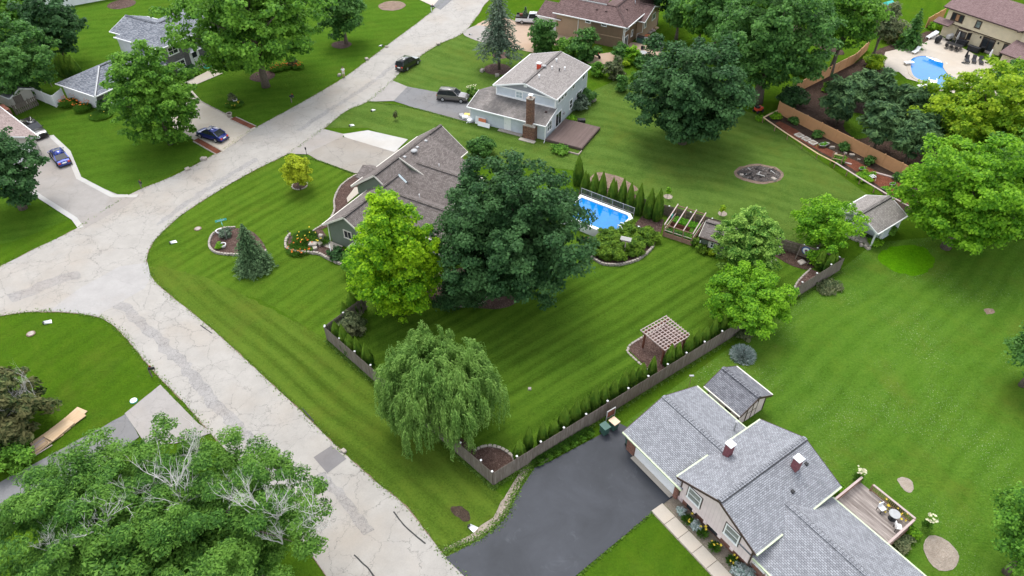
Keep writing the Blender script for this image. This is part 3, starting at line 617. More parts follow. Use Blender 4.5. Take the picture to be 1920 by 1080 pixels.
def window(par, c, ang, w, h, nx=2, ny=1, frame='white', glass='glass', fw=0.09, mun=0.05, depth=0.07, name='window', blank=None, trim=None):
    """a framed window on a wall whose outward normal points along ang (house frame); panes are sub-parts"""
    key = (round(w, 2), round(h, 2), nx, ny, frame, fw, mun, depth)
    if key not in WIN:
        mb = MB(); f = fw
        mb.box(-w / 2, w / 2, -.04, depth, h / 2 - f, h / 2); mb.box(-w / 2 - .03, w / 2 + .03, -.04, depth + .03, -h / 2 - .01, -h / 2 + f)
        mb.box(-w / 2, -w / 2 + f, -.04, depth - .002, -h / 2 + f, h / 2 - f); mb.box(w / 2 - f, w / 2, -.04, depth - .002, -h / 2 + f, h / 2 - f)
        iw = w - 2 * f; ih = h - 2 * f; pw = (iw - mun * (nx - 1)) / nx; ph = (ih - mun * (ny - 1)) / ny
        for i in range(1, nx): xx = -iw / 2 + i * pw + (i - 1) * mun; mb.box(xx, xx + mun, -.04, depth - .012, -ih / 2, ih / 2)
        for j in range(1, ny): zz = -ih / 2 + j * ph + (j - 1) * mun; mb.box(-iw / 2, iw / 2, -.04, depth - .016, zz, zz + mun)
        pane = MB().box(-pw / 2, pw / 2, -.03, depth * .35, -ph / 2, ph / 2).mesh('pane', None)
        WIN[key] = (mb.mesh('window_frame', M[frame]), pane, pw, ph, iw, ih)
    fm, pane, pw, ph, iw, ih = WIN[key]
    o = link(name, fm, par, c, (0, 0, ang - math.pi / 2))
    for i in range(nx):
        for j in range(ny):
            gl = glass if not blank or (i, j) not in blank else blank[(i, j)]
            k2 = (key, gl)
            if k2 not in WIN: WIN[k2] = pane.copy(); WIN[k2].materials.append(M[gl])
            link('pane', WIN[k2], o, (-iw / 2 + pw / 2 + i * (pw + mun), 0, -ih / 2 + ph / 2 + j * (ph + mun)))
    return o
def panel_door(par, c, ang, w, h, m, rows=4, cols=1, name='door', glassrow=None, frame='white'):
    o = MB().box(-w / 2, w / 2, -.04, .03, 0, h).build(name, M[m], par, c, (0, 0, ang - math.pi / 2))
    pw = w / cols; ph = h / rows
    for i in range(cols):
        for j in range(rows):
            mm = 'glass' if glassrow is not None and j == glassrow else m
            MB().box(-w / 2 + i * pw + .05, -w / 2 + (i + 1) * pw - .05, .0, .045, j * ph + .05, (j + 1) * ph - .05).build('door_panel', M[mm], o)
    if name == 'door':
        fr = MB().box(-w / 2 - .1, -w / 2, -.04, .05, 0, h + .1).box(w / 2, w / 2 + .1, -.04, .05, 0, h + .1).box(-w / 2, w / 2, -.04, .05, h, h + .1)
        fr.build('door_frame', M[frame], o); MB().box(w / 2 - .12, w / 2 - .07, .03, .1, .95, 1.05).build('handle', M['metal'], o)
    return o
def chimney(par, x, y, z0, z1, w, d, m, cap_m, name='chimney'):
    c = MB().box(x - w / 2, x + w / 2, y - d / 2, y + d / 2, z0, z1).build(name, m, par)
    MB().box(x - w / 2 - .06, x + w / 2 + .06, y - d / 2 - .06, y + d / 2 + .06, z1, z1 + .09).build('chimney_cap', cap_m, c); return c
def downspout(par, pts, m): return MB().tube(pts, 0.055, 5).build('downspout', m, par)
def vent_pipe(par, x, y, z0, z1, r, m, capr=None):
    pr = [(r, z0), (r, z1 - .1)] + ([(capr, z1 - .1), (capr, z1 - .03), (capr * .5, z1)] if capr else [(r, z1)])
    return MB().lathe(pr, 10, (x, y, 0)).build('vent', m, par, smooth=False)
def box_vent(par, x, y, z, m, s=0.3, h=0.16): return bevelled_obj(MB().box(x - s / 2, x + s / 2, y - s / 2, y + s / 2, z - .1, z + h), 'vent', m, par, .03)
def bevelled_obj(mb, name, m, par, w, **k): return link(name, bevelled(mb.mesh(name, m), w), par)

# ---------------------------------------------------------------- pink split-level house (nearest, lower right)
H = thing('pink_house', 'pink sided split-level house with blue-grey shingle roofs beside the black driveway', 'house', (12.5, 31.0, 0), R(35))
PW = M['pink']; S = M['sh_grey']; LT = M['lime_trim']; BT = M['brown_trim']
# garage wing
gable_block(H, .75, 8.2, -.6, 5.75, .0, 2.35, 3.62, 'y', PW); block(H, .70, 8.25, 5.79, 5.81, 0, 1.0, M['redbrick'], 'brick_skirt')
gable_roof(H, .18, 8.75, -.62, 6.08, 2.42, 3.98, 'y', S, LT, BT, rakes=(0, 1), ry=4.45)
for y0, y1 in ((4.95, 5.78), (-.1, .28)): block(H, .55, .74, y0, y1, 0, 1.6, M['redbrick'], 'brick_pier')
g = panel_door(H, (.74, 2.62, .02), math.pi, 4.6, 2.15, 'white', 4, 4, 'garage_door')
MB().box(.66, .745, .3, 4.94, 2.17, 2.36).build('door_header', M['white'], H)
MB().box(.25, .72, .3, 4.9, .060, .080).build('door_apron', M['concrete'], H)
vent_pipe(H, 7.4, .75, 2.6, 4.05, .07, M['flash'], .14)
# main wing: siding overhangs the brick storey
block(H, .75, 9.0, -7.2, -.45, 0, 1.35, M['redbrick'], 'brick_storey')
gable_block(H, .32, 9.15, -7.35, -.40, 1.30, 3.55, 5.05, 'x', PW, rr=-3.86)
for y in (-2.05, -3.2, -4.6, -5.8): MB().box(.28, .7, y - .15, y + .15, 1.06, 1.31).build('bracket', M['pink'], H)
gable_roof(H, .02, 9.5, -7.68, -.05, 3.6, 5.32, 'x', S, None, BT)
MB().beam((.02, .01, 3.53), (3.9, .01, 3.53), .115, .13).build('gutter', LT, H); MB().beam((5.0, .01, 3.53), (9.5, .01, 3.53), .115, .13).build('gutter', LT, H)
MB().beam((.02, -7.74, 3.53), (2.75, -7.74, 3.53), .115, .13).build('gutter', LT, H); MB().beam((6.2, -7.74, 3.53), (9.5, -7.74, 3.53), .115, .13).build('gutter', LT, H)
for y in (-1.75, -5.45):
    window(H, (.32, y, 2.75), math.pi, 1.30, 1.35, 1, 2, 'white', 'curtain', .10, .05, .07)
    MB().box(.29, .33, y - .74, y + .74, 3.42, 3.48).box(.29, .33, y - .74, y + .74, 2.02, 2.07).box(.29, .33, y - .74, y - .66, 2.07, 3.42).box(.29, .33, y + .66, y + .74, 2.07, 3.42).build('window_trim', BT, H)
MB().box(.26, .36, -.48, -.37, 1.3, 3.56).build('corner_board', BT, H); MB().box(.26, .36, -7.39, -7.28, 1.3, 3.56).build('corner_board', BT, H)
for y in (-1.2, -3.4): block(H, .68, .76, y - .9, y + .1, .25, .9, M['glass'], 'basement_window')
chimney(H, 4.35, -1.0, 3.6, 5.35, .52, .52, M['maroonbrick'], M['white']); chimney(H, 7.05, -5.0, 4.0, 5.95, .52, .52, M['maroonbrick'], M['white'])
for x, y in ((8.1, -5.25), (5.6, -6.1)): box_vent(H, x, y, 3.6 + (7.68 + y) * .4504, M['black'], .26, .12)
MB().add([(6.75, -5.3, 4.735), (6.95, -5.55, 4.63), (7.4, -6.6, 4.15), (7.2, -6.7, 4.10), (6.6, -5.6, 4.60)], [(0, 1, 2, 3, 4)])
# east wing
gable_block(H, .95, 8.3, -19.0, -7.2, 0, 2.55, 3.75, 'y', PW, rr=4.6)
block(H, .9, .96, -19.0, -7.3, 0, .9, M['redbrick'], 'brick_skirt')
gable_roof(H, .27, 8.92, -19.3, -5.9, 2.62, 4.18, 'y', S, None, BT, rakes=(1, 0))
MB().beam((.2, -19.3, 2.55), (.2, -7.5, 2.55), .115, .13).build('gutter', LT, H); MB().beam((8.98, -19.3, 2.55), (8.98, -7.7, 2.55), .115, .13).build('gutter', LT, H)
window(H, (.95, -9.3, 1.45), math.pi, 1.5, 1.5, 1, 1, 'white', 'paleglass', .1)
panel_door(H, (.95, -7.85, .1), math.pi, .9, 2.05, 'white', 3, 2)
# front steps/stoop
MB().box(-.4, .9, -8.35, -7.3, 0, .28).build('stoop', M['redbrick'], H)
Hm = H.matrix_basis.copy()
HX = lambda x, y, z=0: Matrix.Translation((12.5, 31.0, 0)) @ Matrix.Rotation(R(35), 4, 'Z') @ Vector((x, y, z))
# concrete walk, slab by slab
wk = sheet('walkway', [HX(x, y).to_tuple()[:2] for x, y in ((-1.80, .30), (-.52, .30), (-.52, -12.0), (-1.80, -12.0))], 0.028, M['gravel'], smooth=False, px=False)
slab_me = bevelled(MB().box(-.58, .58, -.71, .71, 0, .09).mesh('paving_slab', M['concrete']), .015, 1)
for k in range(8):
    p = HX(-1.16, -.46 - 1.45 * k); link('paving_slab', slab_me, wk, (p.x, p.y, .03), (0, 0, R(35) + rng.uniform(-.006, .006)))
sheet('gravel_bed', [HX(x, y).to_tuple()[:2] for x, y in ((-.5, .9), (.8, .3), (.9, -12), (-.5, -12))], 0.032, M['gravel'], 0.04, smooth=False, px=False)

# ---------------------------------------------------------------- pink shed
H = thing('garden_shed', 'pink shed with dark trim and grey gable roof behind the pink house', 'shed', (12.5, 31.0, 0), R(35))
gable_block(H, 9.9, 13.3, 2.05, 5.55, .05, 2.0, 2.9, 'y', PW)
gable_roof(H, 9.55, 13.65, 1.75, 5.85, 2.1, 3.2, 'y', M['sh_shed'], M['cream_trim'], BT)
for x in (9.9, 11.0, 12.2, 13.3): MB().box(x - .05, x + .05, 2.0, 2.06, .1, 2.3 if 10 < x < 13 else 2.0).build('trim_board', BT, H)
MB().box(10.95, 12.25, 1.99, 2.055, 1.1, 1.18).build('trim_board', BT, H)
for x0, x1 in ((9.88, 9.95), ): 
    for y in (2.1, 5.5): MB().box(9.86, 9.91, y - .05, y + .05, .1, 2.0).build('corner_board', BT, H)
o = MB().box(11.03, 12.17, 2.0, 2.04, .12, 1.95).build('door', PW, H); MB().box(11.57, 11.63, 1.97, 2.01, .12, 1.95).build('door_split', BT, o)
window(H, (9.9, 3.2, 1.35), math.pi, .62, .62, 1, 1, 'brown_trim', 'glass', .07); panel_door(H, (9.9, 4.75, .1), math.pi, .8, 1.7, 'white', 2, 1)

# ---------------------------------------------------------------- green corner house
H = thing('green_house', 'sage green house with taupe shingle gables and skylight between the two front trees', 'house', (-20.72, 64.48, 0), R(60))
S = M['sh_brown']; CT = M['cream_trim']; GW = M['green']
gable_block(H, .3, 9, -6.0, .15, 0, 2.55, 4.55, 'x', GW, rr=-2.9)
gable_roof(H, -.2, 9.5, -6.4, .55, 2.6, 4.85, 'x', S, CT, CT, rakes=(1, 0))
gable_block(H, 7.8, 20.6, -4.7, 2.1, 0, 2.65, 5.15, 'x', GW, rr=-1.2)
gable_roof(H, 7.4, 21.1, -5.1, 2.7, 2.7, 5.45, 'x', S, CT, CT)
# raised middle bay with its triangular end wall
roof_face(H, [(12, -7.6, 3.05), (18.2, -7.6, 3.05), (18.2, -1.2, 5.52), (12, -1.2, 5.52)], S)
MB().add([(12.02, -1.2, 5.40), (12.02, -5.0, 2.8), (12.02, -7.4, 2.8), (12.02, -7.4, 3.0), (12.3, -1.2, 5.40), (12.3, -5, 2.8), (12.3, -7.4, 2.8), (12.3, -7.4, 3.0)],
         [(0, 1, 2, 3), (7, 6, 5, 4), (0, 3, 7, 4), (1, 0, 4, 5), (2, 1, 5, 6), (3, 2, 6, 7)]).build('gable_wall', GW, H)
MB().beam((11.97, -1.2, 5.44), (11.97, -7.6, 2.97), .06, .2).build('rake_board', CT, H)
block(H, 12.3, 18.0, -7.2, -1, 0, 2.95, GW)
# cross gable and low east wing
gable_block(H, 9.9, 16.0, -10.0, -3, 0, 2.75, 4.5, 'y', GW); gable_roof(H, 9.5, 16.6, -10.4, -2.6, 2.8, 4.75, 'y', S, CT, CT, rakes=(1, 0))
gable_block(H, 4.2, 9.6, -14.4, -4, 0, 2.45, 4.1, 'y', GW); gable_roof(H, 3.8, 10.0, -14.8, -4.2, 2.5, 4.4, 'y', S, CT, CT, rakes=(1, 0))
window(H, (.3, -2.6, 2.0), math.pi, 1.2, 1.15, 2, 1, 'cream_trim', 'glass', .12)
MB().box(-1.0, .3, -5.6, -3.4, 1.35, 1.47).build('window_hood', CT, H)
window(H, (4.2, -11.6, 1.25), math.pi, 2.6, 1.9, 3, 1, 'cream_trim', 'glass', .12); window(H, (7.8, -.6, 2.6), math.pi, 1.0, .9, 2, 1, 'cream_trim', 'glass', .1)
# front porch gable over the drive and entry
MB().add([(9.5, 3.5, 2.55), (12.5, 3.5, 2.55), (11.0, 3.5, 3.35), (9.5, 3.4, 2.55), (12.5, 3.4, 2.55), (11.0, 3.4, 3.35)], [(0, 1, 2), (5, 4, 3), (0, 3, 4, 1), (1, 4, 5, 2), (2, 5, 3, 0)]).build('porch_gable', CT, H)
roof_face(H, [(9.4, 1.6, 2.55), (9.4, 3.7, 2.55), (11.0, 3.7, 3.42), (11.0, 1.2, 3.42)], S); roof_face(H, [(12.6, 3.7, 2.55), (12.6, 1.6, 2.55), (11.0, 1.2, 3.42), (11.0, 3.7, 3.42)], S)
for x in (14.2, 17.6): panel_door(H, (x, 2.1, .05), math.pi / 2, 2.7, 2.15, 'cream_trim', 4, 3, 'garage_door')
# skylight, vents, turbine
n_ = math.atan2(2.75, 3.9)
Ms = Matrix.Rotation(n_, 4, 'X')
zsk = lambda y: 5.45 - (-1.2 - y) * .705
sk = MB().obox((9.7, -3.2, zsk(-3.2) + .06), 1.05, 1.5, .14, M=Ms).build('skylight', M['darkmetal'], H); MB().obox((9.7, -3.2, zsk(-3.2) + .13), .88, 1.32, .06, M=Ms).build('pane', M['paleglass'], sk)
for x in (12.6, 15.2, 17.0): box_vent(H, x, -1.75, 5.27, M['flash'], .34, .14)
MB().lathe([(.18, 0), (.18, .2), (.40, .26), (.42, .36), (.3, .46), (.05, .5)], 14, (14.2, -2.0, 5.1)).build('roof_turbine', M['flash'], H, smooth=True)
for x, y, z in ((14.7, -5.2, 3.95), (8.6, -6.6, 3.6)): vent_pipe(H, x, y, z - .3, z + .35, .06, M['white'])
downspout(H, [(.25, .2, 2.5), (.2, .25, .2), (-.1, .3, .08), (-1.6, -1.5, .07)], M['white'])
MB().box(-.9, .2, -1.6, .5, .05, .09).build('concrete_pad', M['concrete'], H)

# ---------------------------------------------------------------- grey two-storey house
H = thing('grey_house', 'pale blue-grey two-storey house with tall brick chimney and low garage roof', 'house', (4.68, 87.82, 0), R(62.4))
BG = M['bluegrey']; WT = M['white']; SG = M['sh_stained']; ST = M['sh_taupe']
block(H, -.05, 3.3, .1, 11.9, 0, 2.4, BG); 
MB().add([(-.05, .1, 2.4), (3.2, .1, 2.4), (3.2, .1, 3.4), (-.05, .14, 2.4), (3.2, .14, 2.4), (3.2, .14, 3.4)], [(0, 1, 2), (5, 4, 3), (0, 2, 5, 3)]).build('gable_wall', BG, H)
roof_face(H, [(-.45, -.15, 2.42), (-.45, 12.3, 2.42), (3.15, 12.3, 3.45), (3.15, -.15, 3.45)], SG)
roof_face(H, [(6.8, 12.3, 2.45), (6.8, 9.2, 2.45), (3.15, 9.2, 3.45), (3.15, 12.3, 3.45)], SG)
block(H, 3.2, 6.4, 9.5, 11.9, 0, 2.45, BG)
MB().beam((-.51, -.15, 2.35), (-.51, 12.3, 2.35), .115, .14).build('gutter', WT, H)
for y in (-.18, 12.33): MB().beam((-.45, y, 2.34), (3.15, y, 3.37), .06, .2).build('rake_board', WT, H)
gable_block(H, 3.1, 14.3, .15, 9.35, 0, 4.9, 6.15, 'x', BG)
MB().add([(3.06, .35, 4.88), (3.06, 9.15, 4.88), (3.06, 4.75, 6.08), (3.12, .35, 4.88), (3.12, 9.15, 4.88), (3.12, 4.75, 6.08)], [(0, 2, 1), (3, 4, 5), (0, 1, 4, 3), (1, 2, 5, 4), (2, 0, 3, 5)]).build('gable_siding', M['gable_dk'], H)
MB().box(3.0, 3.13, .1, 9.4, 4.72, 4.9).build('gable_band', WT, H)
MB().box(3.0, 3.14, .1, 9.4, 3.4, 3.6).build('skirt_band', WT, H)
for y in (.12, 9.36): MB().box(3.0, 3.2, y - .1, y + .1, 3.4, 4.8).build('corner_board', WT, H)
MB().box(-.1, .08, .02, .18, 0, 2.4).build('corner_board', WT, H); MB().box(14.2, 14.36, .06, .2, 0, 4.85).build('corner_board', WT, H)
gable_roof(H, 2.7, 14.7, -.2, 9.7, 4.95, 6.3, 'x', ST, WT, WT)
window(H, (3.1, 5.75, 4.15), math.pi, 1.15, 1.1, 2, 2, 'white', 'paleglass', .12); MB().box(2.98, 3.1, 4.5, 5.0, 5.55, 6.0).build('louvre', WT, H)
for x, z, w_, h_, nx in ((4.4, 4.15, .95, 1.0, 1), (5.45, 4.15, .95, 1.0, 1), (6.5, 4.15, .95, 1.0, 1), (9.3, 4.15, 1.0, 1.0, 1), (13.0, 4.15, 1.0, 1.15, 1), (8.7, 1.55, 1.1, 1.5, 1), (11.6, 1.5, 2.0, 1.6, 2)): window(H, (x, .15, z), -math.pi / 2, w_, h_, nx, 2, 'white', 'glass', .12)
window(H, (1.3, .1, 1.55), -math.pi / 2, 1.5, 1.5, 2, 2, 'white', 'curtain', .13)
window(H, (4.4, .15, 1.2), -math.pi / 2, 2.1, 2.2, 2, 1, 'white', 'glass', .13, name='patio_door'); MB().box(5.9, 6.15, -.12, .15, 1.2, 1.5).build('meter_box', M['flash'], H)
panel_door(H, (-.05, 5.95, .1), math.pi, .92, 2.05, 'white', 3, 2)
# brick chimney: wide base with shoulders, tall shaft
c = MB().box(-1.0, -.06, 1.3, 3.1, 0, 2.0).build('chimney', M['chimbrick'], H)
MB().add([(-1, 1.3, 2.0), (-.06, 1.3, 2.0), (-.06, 3.1, 2.0), (-1, 3.1, 2.0), (-.9, 1.75, 2.35), (-.1, 1.75, 2.35), (-.1, 2.65, 2.35), (-.9, 2.65, 2.35)], [(0, 1, 5, 4), (1, 2, 6, 5), (2, 3, 7, 6), (3, 0, 4, 7)]).build('chimney_shoulder', M['stone'], c)
MB().box(-.9, -.1, 1.75, 2.65, 2.3, 6.0).build('chimney_shaft', M['chimbrick'], c); MB().box(-.96, -.04, 1.69, 2.71, 6.0, 6.12).build('chimney_crown', M['stone'], c)
MB().lathe([(.16, 6.1), (.16, 6.4)], 10, (-.5, 2.2, 0)).build('flue', M['cedar'], c); MB().box(-.8, -.2, 1.9, 2.5, 6.5, 6.58).build('chimney_cap', WT, c)
MB().box(-1.7, -1.0, 1.0, 3.4, 0, .12).build('footing', M['concrete'], H); MB().box(-.8, -.1, 3.4, 7.2, 0, .12).build('step', M['stone'], H)
chimney(H, 8.0, 5.1, 5.9, 7.0, .5, .5, M['red'], WT); MB().lathe([(.15, 0), (.15, .15), (.34, .2), (.3, .32), (.05, .36)], 12, (8.7, 4.6, 6.2)).build('roof_turbine', M['flash'], H, smooth=True)
for x, y in ((5.6, 3.9), (11.6, 4.0), (10.6, 2.2), (9.6, 2.6), (9.2, 3.6)): vent_pipe(H, x, y, 5.0, 5.1 + y * .272 + .35, .08, WT if x != 9.6 else M['black'], .14)
for x, y in ((2.0, 3.7), (2.0, 1.0)): box_vent(H, x, y, 3.12, M['sh_maroon'], .3, .12)
roof_face(H, [(5.5, 10.9, 2.6), (14.5, 10.9, 2.6), (14.5, 9.4, 3.1), (5.5, 9.4, 3.1)], SG); MB().beam((5.5, 10.96, 2.53), (14.5, 10.96, 2.53), .1, .13).build('gutter', WT, H)
downspout(H, [(-.5, 0, 2.3), (-.15, .0, 2.1), (-.15, .0, .25), (-.9, -.15, .08)], WT); downspout(H, [(-.5, 12.1, 2.3), (-.15, 12.0, 2.1), (-.15, 12.0, .25), (-.95, 12.2, .08)], WT)
panel_door(H, (1.75, 11.92, .05), math.pi / 2, 2.6, 2.1, 'white', 4, 3, 'garage_door')
# deck behind it, board by board
D = thing('brown_deck', 'low brown plank deck beside the sliding door of the grey house', 'deck', (4.68, 87.82, 0), R(62.4))
bd = MB().box(-.3, 6.2, -.115, .115, .40, .44).mesh('deck_board', M['deck_brown'])
for k in range(22): link('deck_board', bd, D, (0, -.30 - .243 * k, 0))
MB().box(-.34, 6.24, -5.62, -5.56, .1, .42).box(-.36, -.30, -5.6, -.1, .1, .42).box(6.2, 6.26, -5.6, -.1, .1, .42).build('deck_skirt', M['deck_brown'], D)
for x, y in ((-.2, -5.5), (3, -5.5), (6.1, -5.5), (6.1, -2.8)): MB().box(x - .08, x + .08, y - .08, y + .08, 0, .4).build('deck_post', M['cedar'], D)

# ---------------------------------------------------------------- tan house
H = thing('tan_house', 'tan vertical-sided house with maroon-brown hipped roof beyond the grey house', 'house', (18.64, 118.91, 0), R(60))
TW = M['tan']; S = M['sh_maroon']
ze, zr = 4.05, 5.7
block(H, 0, 6.5, -.5, 12.5, 0, 4.0, TW); block(H, 0, 14, -.5, 5.8, 0, 4.0, TW)
roof_face(H, [(-.5, 13, ze), (-.5, -1.05, ze), (3.3, 2.75, zr), (3.3, 13, zr)], S); roof_face(H, [(7.1, 6.5, ze), (7.1, 13, ze), (3.3, 13, zr), (3.3, 2.75, zr)], S)
roof_face(H, [(-.5, -1.05, ze), (14.4, -1.05, ze), (14.4, 2.75, zr), (3.3, 2.75, zr)], S); roof_face(H, [(14.4, 6.5, ze), (7.1, 6.5, ze), (3.3, 2.75, zr), (14.4, 2.75, zr)], S)
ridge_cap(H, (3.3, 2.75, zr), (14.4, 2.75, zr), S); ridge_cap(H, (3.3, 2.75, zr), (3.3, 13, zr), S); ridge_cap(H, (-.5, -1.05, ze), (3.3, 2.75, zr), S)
MB().beam((-.56, -1.05, ze - .08), (-.56, 13, ze - .08), .12, .16).build('gutter', WT, H); MB().beam((-.5, -1.11, ze - .08), (14.4, -1.11, ze - .08), .12, .16).build('gutter', WT, H)
roof_face(H, [(3.2, 13.0, 5.9), (3.2, 4.5, 5.9), (5.4, 4.5, 6.4), (5.4, 13, 6.4)], S); MB().box(3.15, 3.25, 4.5, 13, 5.5, 5.82).build('clerestory_wall', M['white'], H)
gable_block(H, 5.5, 13.0, -1.6, .5, .1, 3.3, 4.6, 'y', TW); gable_roof(H, 5.0, 13.5, -2.05, 2.2, 3.35, 4.85, 'y', S, WT, WT, rakes=(1, 0))
window(H, (10.6, -1.6, 2.5), -math.pi / 2, 1.7, 1.2, 2, 1, 'white', 'glass', .13); window(H, (6.6, -1.6, 2.3), -math.pi / 2, .9, 1.1, 1, 1, 'white', 'curtain', .13)
for y in (6.4, 3.4): window(H, (0, y, 3.55), math.pi, 1.0, .55, 1, 1, 'white', 'glass', .11)
window(H, (1.0, -.5, 3.3), -math.pi / 2, 1.5, .6, 2, 1, 'white', 'glass', .11); window(H, (4.3, -.5, 3.4), -math.pi / 2, .7, .6, 1, 1, 'white', 'glass', .11)
window(H, (3.4, -.5, 1.7), -math.pi / 2, .8, 1.2, 1, 1, 'white', 'glass', .12); window(H, (.9, -.5, 1.05), -math.pi / 2, 1.6, 2.1, 2, 1, 'white', 'glass', .12, name='patio_door')
MB().box(-.05, .06, -.5, 8, 1.75, 1.87).build('belt_board', TW, H); block(H, -.06, .06, -.56, -.44, 0, 4, WT, 'corner_board')
downspout(H, [(-.45, -.3, 3.9), (-.1, -.3, 3.7), (-.1, -.3, 0)], WT); downspout(H, [(-.45, 8.2, 3.9), (-.1, 8.2, 3.7), (-.1, 8.2, 0)], WT); downspout(H, [(5.3, -1.8, 3.3), (5.4, -1.65, 3.1), (5.4, -1.65, 1.4), (4.8, -1.0, 1.2), (4.8, -.9, 0)], WT)
for x, y in ((1.9, 5.7), (1.9, 4.0), (4.5, 1.3)): box_vent(H, x, y, 4.95, S, .35, .2)
MB().tube([(8, 1.2, 4.6), (8, 1.2, 5.3), (8.1, 1.3, 5.5), (8.0, 1.2, 5.7), (8, 1.2, 6.0)], .09, 8).build('vent', M['metal'], H)
block(H, 1.0, 6, 12.4, 16.5, 0, 2.5, M['white_side'], 'porch_wall'); roof_face(H, [(-.2, 16.5, 2.9), (-.2, 11.5, 2.9), (3.3, 11.5, 4.4), (3.3, 16.5, 4.4)], S); MB().beam((-.26, 16.5, 2.83), (-.26, 11.5, 2.83), .1, .14).build('gutter', WT, H)

# ---------------------------------------------------------------- cream house (upper right)
H = thing('cream_house', 'cream two-storey house with dark window trim and rose-brown roof behind the patio pool', 'house', (76.56, 125.18, 0), R(-57))
CW = M['cream']; S = M['sh_rose']
block(H, 0, 14.2, -.2, 9, 0, 2.5, CW); block(H, 0, 22, -.5, 9, 2.5, 4.95, CW, 'upper_wall')
MB().box(-.02, 14.2, -.52, -.2, 2.42, 2.56).build('belt_board', BT, H)
roof_face(H, [(-.8, -1.0, 5.0), (13.0, -1.0, 5.0), (13.0, 4.5, 7.2), (-.8, 4.5, 7.2)], S); roof_face(H, [(24, 10, 5.0), (-.8, 10, 5.0), (-.8, 4.5, 7.2), (24, 4.5, 7.2)], S)
MB().beam((-.8, -1.06, 4.92), (13.0, -1.06, 4.92), .12, .16).build('gutter', M['sh_rose'], H)
gable_block(H, 13.2, 21, -1.1, 4, 0, 5.0, 6.9, 'y', CW); gable_roof(H, 12.4, 21.6, -1.5, 5.5, 5.0, 7.1, 'y', S, BT, BT, rakes=(1, 0))
window(H, (15.5, -1.1, 4.3), -math.pi / 2, 3.0, 1.5, 3, 1, 'brown_trim', 'glass', .16, .1, blank={(1, 0): 'orangeblind'}); 
MB().add([(14.0, -1.16, 5.05), (17.2, -1.16, 5.05), (17.2, -1.16, 6.0), (14, -1.05, 5.05), (17.2, -1.05, 5.05), (17.2, -1.05, 6.0)], [(0, 1, 2), (5, 4, 3), (0, 3, 4, 1), (1, 4, 5, 2), (2, 5, 3, 0)]).build('gable_panel', M['orangeblind'], H)
window(H, (1.95, -.5, 3.75), -math.pi / 2, 2.2, 1.35, 3, 1, 'brown_trim', 'glass', .16, .1, blank={(1, 0): 'orangeblind'}); window(H, (5.7, -.5, 3.75), -math.pi / 2, 1.0, 1.3, 1, 1, 'brown_trim', 'curtain', .15)
roof_face(H, [(-1.2, -1.9, 2.45), (1.7, -1.9, 2.45), (1.7, -.5, 3.0), (-1.2, -.5, 3.0)], S); MB().beam((-1.2, -1.95, 2.38), (1.7, -1.95, 2.38), .08, .14).build('fascia', BT, H)
# bay window
b = MB().prism([(2.6, -.2), (3.1, -.85), (4.7, -.85), (5.2, -.2)], .6, 2.35).build('bay_window', CW, H)
for z in (.52, 2.37): MB().prism([(2.5, -.2), (3.05, -.95), (4.75, -.95), (5.3, -.2)], z, z + .11).build('bay_trim', BT, b)
window(b, (3.9, -.85, 1.5), -math.pi / 2, 1.55, 1.2, 1, 1, 'brown_trim', 'glass', .16); window(b, (4.97, -.5, 1.5), R(-37), .7, 1.2, 1, 1, 'brown_trim', 'glass', .12); window(b, (2.83, -.5, 1.5), R(-143), .7, 1.2, 1, 1, 'brown_trim', 'curtain', .12)
for x in (8.3, 11.9): window(H, (x, -.2, 1.12), -math.pi / 2, 2.2, 2.2, 2, 1, 'brown_trim', 'glass', .14, .07, name='patio_door')
for x in (6.8, 9.9): MB().box(x - .1, x + .1, -.34, -.2, 1.75, 2.05).build('wall_lamp', M['black'], H)
MB().box(7.2, 9.4, -1.0, -.2, .06, .2).build('step', M['stone'], H)
block(H, 13.0, 20, -4.6, -1.0, 0, 2.4, CW); roof_face(H, [(12.6, -5.1, 2.45), (20.4, -5.1, 2.45), (20.4, -1.0, 3.6), (12.6, -1.0, 3.6)], S); MB().beam((12.6, -5.16, 2.38), (20.4, -5.16, 2.38), .1, .14).build('gutter', BT, H)

# ---------------------------------------------------------------- grey-brick house (upper left)
H = thing('grey_brick_house', 'grey brick two-storey house with charcoal hipped roofs and a white garage', 'house', (-61.57, 96.88, 0), R(61))
S = M['sh_charcoal']
block(H, .1, 12.3, -.55, 7.1, 0, 2.5, M['white_side'], 'garage_wall'); MB().box(.04, 12.3, -.63, -.54, 0, 2.5).build('brick_facing', M['greybrick'], H)
roof_face(H, [(-.4, 7.7, 2.55), (-.4, -1.25, 2.55), (4.5, 3.2, 4.3)], S); roof_face(H, [(-.4, -1.25, 2.55), (13, -1.25, 2.55), (13, 3.2, 4.3), (4.5, 3.2, 4.3)], S); roof_face(H, [(13, 7.7, 2.55), (-.4, 7.7, 2.55), (4.5, 3.2, 4.3), (13, 3.2, 4.3)], S)
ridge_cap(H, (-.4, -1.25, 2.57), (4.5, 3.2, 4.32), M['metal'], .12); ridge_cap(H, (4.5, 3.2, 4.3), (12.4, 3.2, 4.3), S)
for a, b in (((-.46, -1.31, 2.48), (-.46, 7.7, 2.48)), ((-.46, -1.31, 2.48), (12.4, -1.31, 2.48))): MB().beam(a, b, .12, .15).build('gutter', WT, H)
panel_door(H, (4.2, -.63, .05), -math.pi / 2, 4.8, 2.15, 'white', 4, 4, 'garage_door', glassrow=3)
downspout(H, [(-.2, -.9, 2.4), (-.05, -.7, 2.2), (-.05, -.7, .2), (-.7, -.9, .08)], WT)
block(H, 12.4, 25.6, -.85, 8.3, 0, 5.0, M['white_side']); MB().box(12.4, 25.6, -.93, -.84, 0, 5.0).build('brick_facing', M['greybrick'], H)
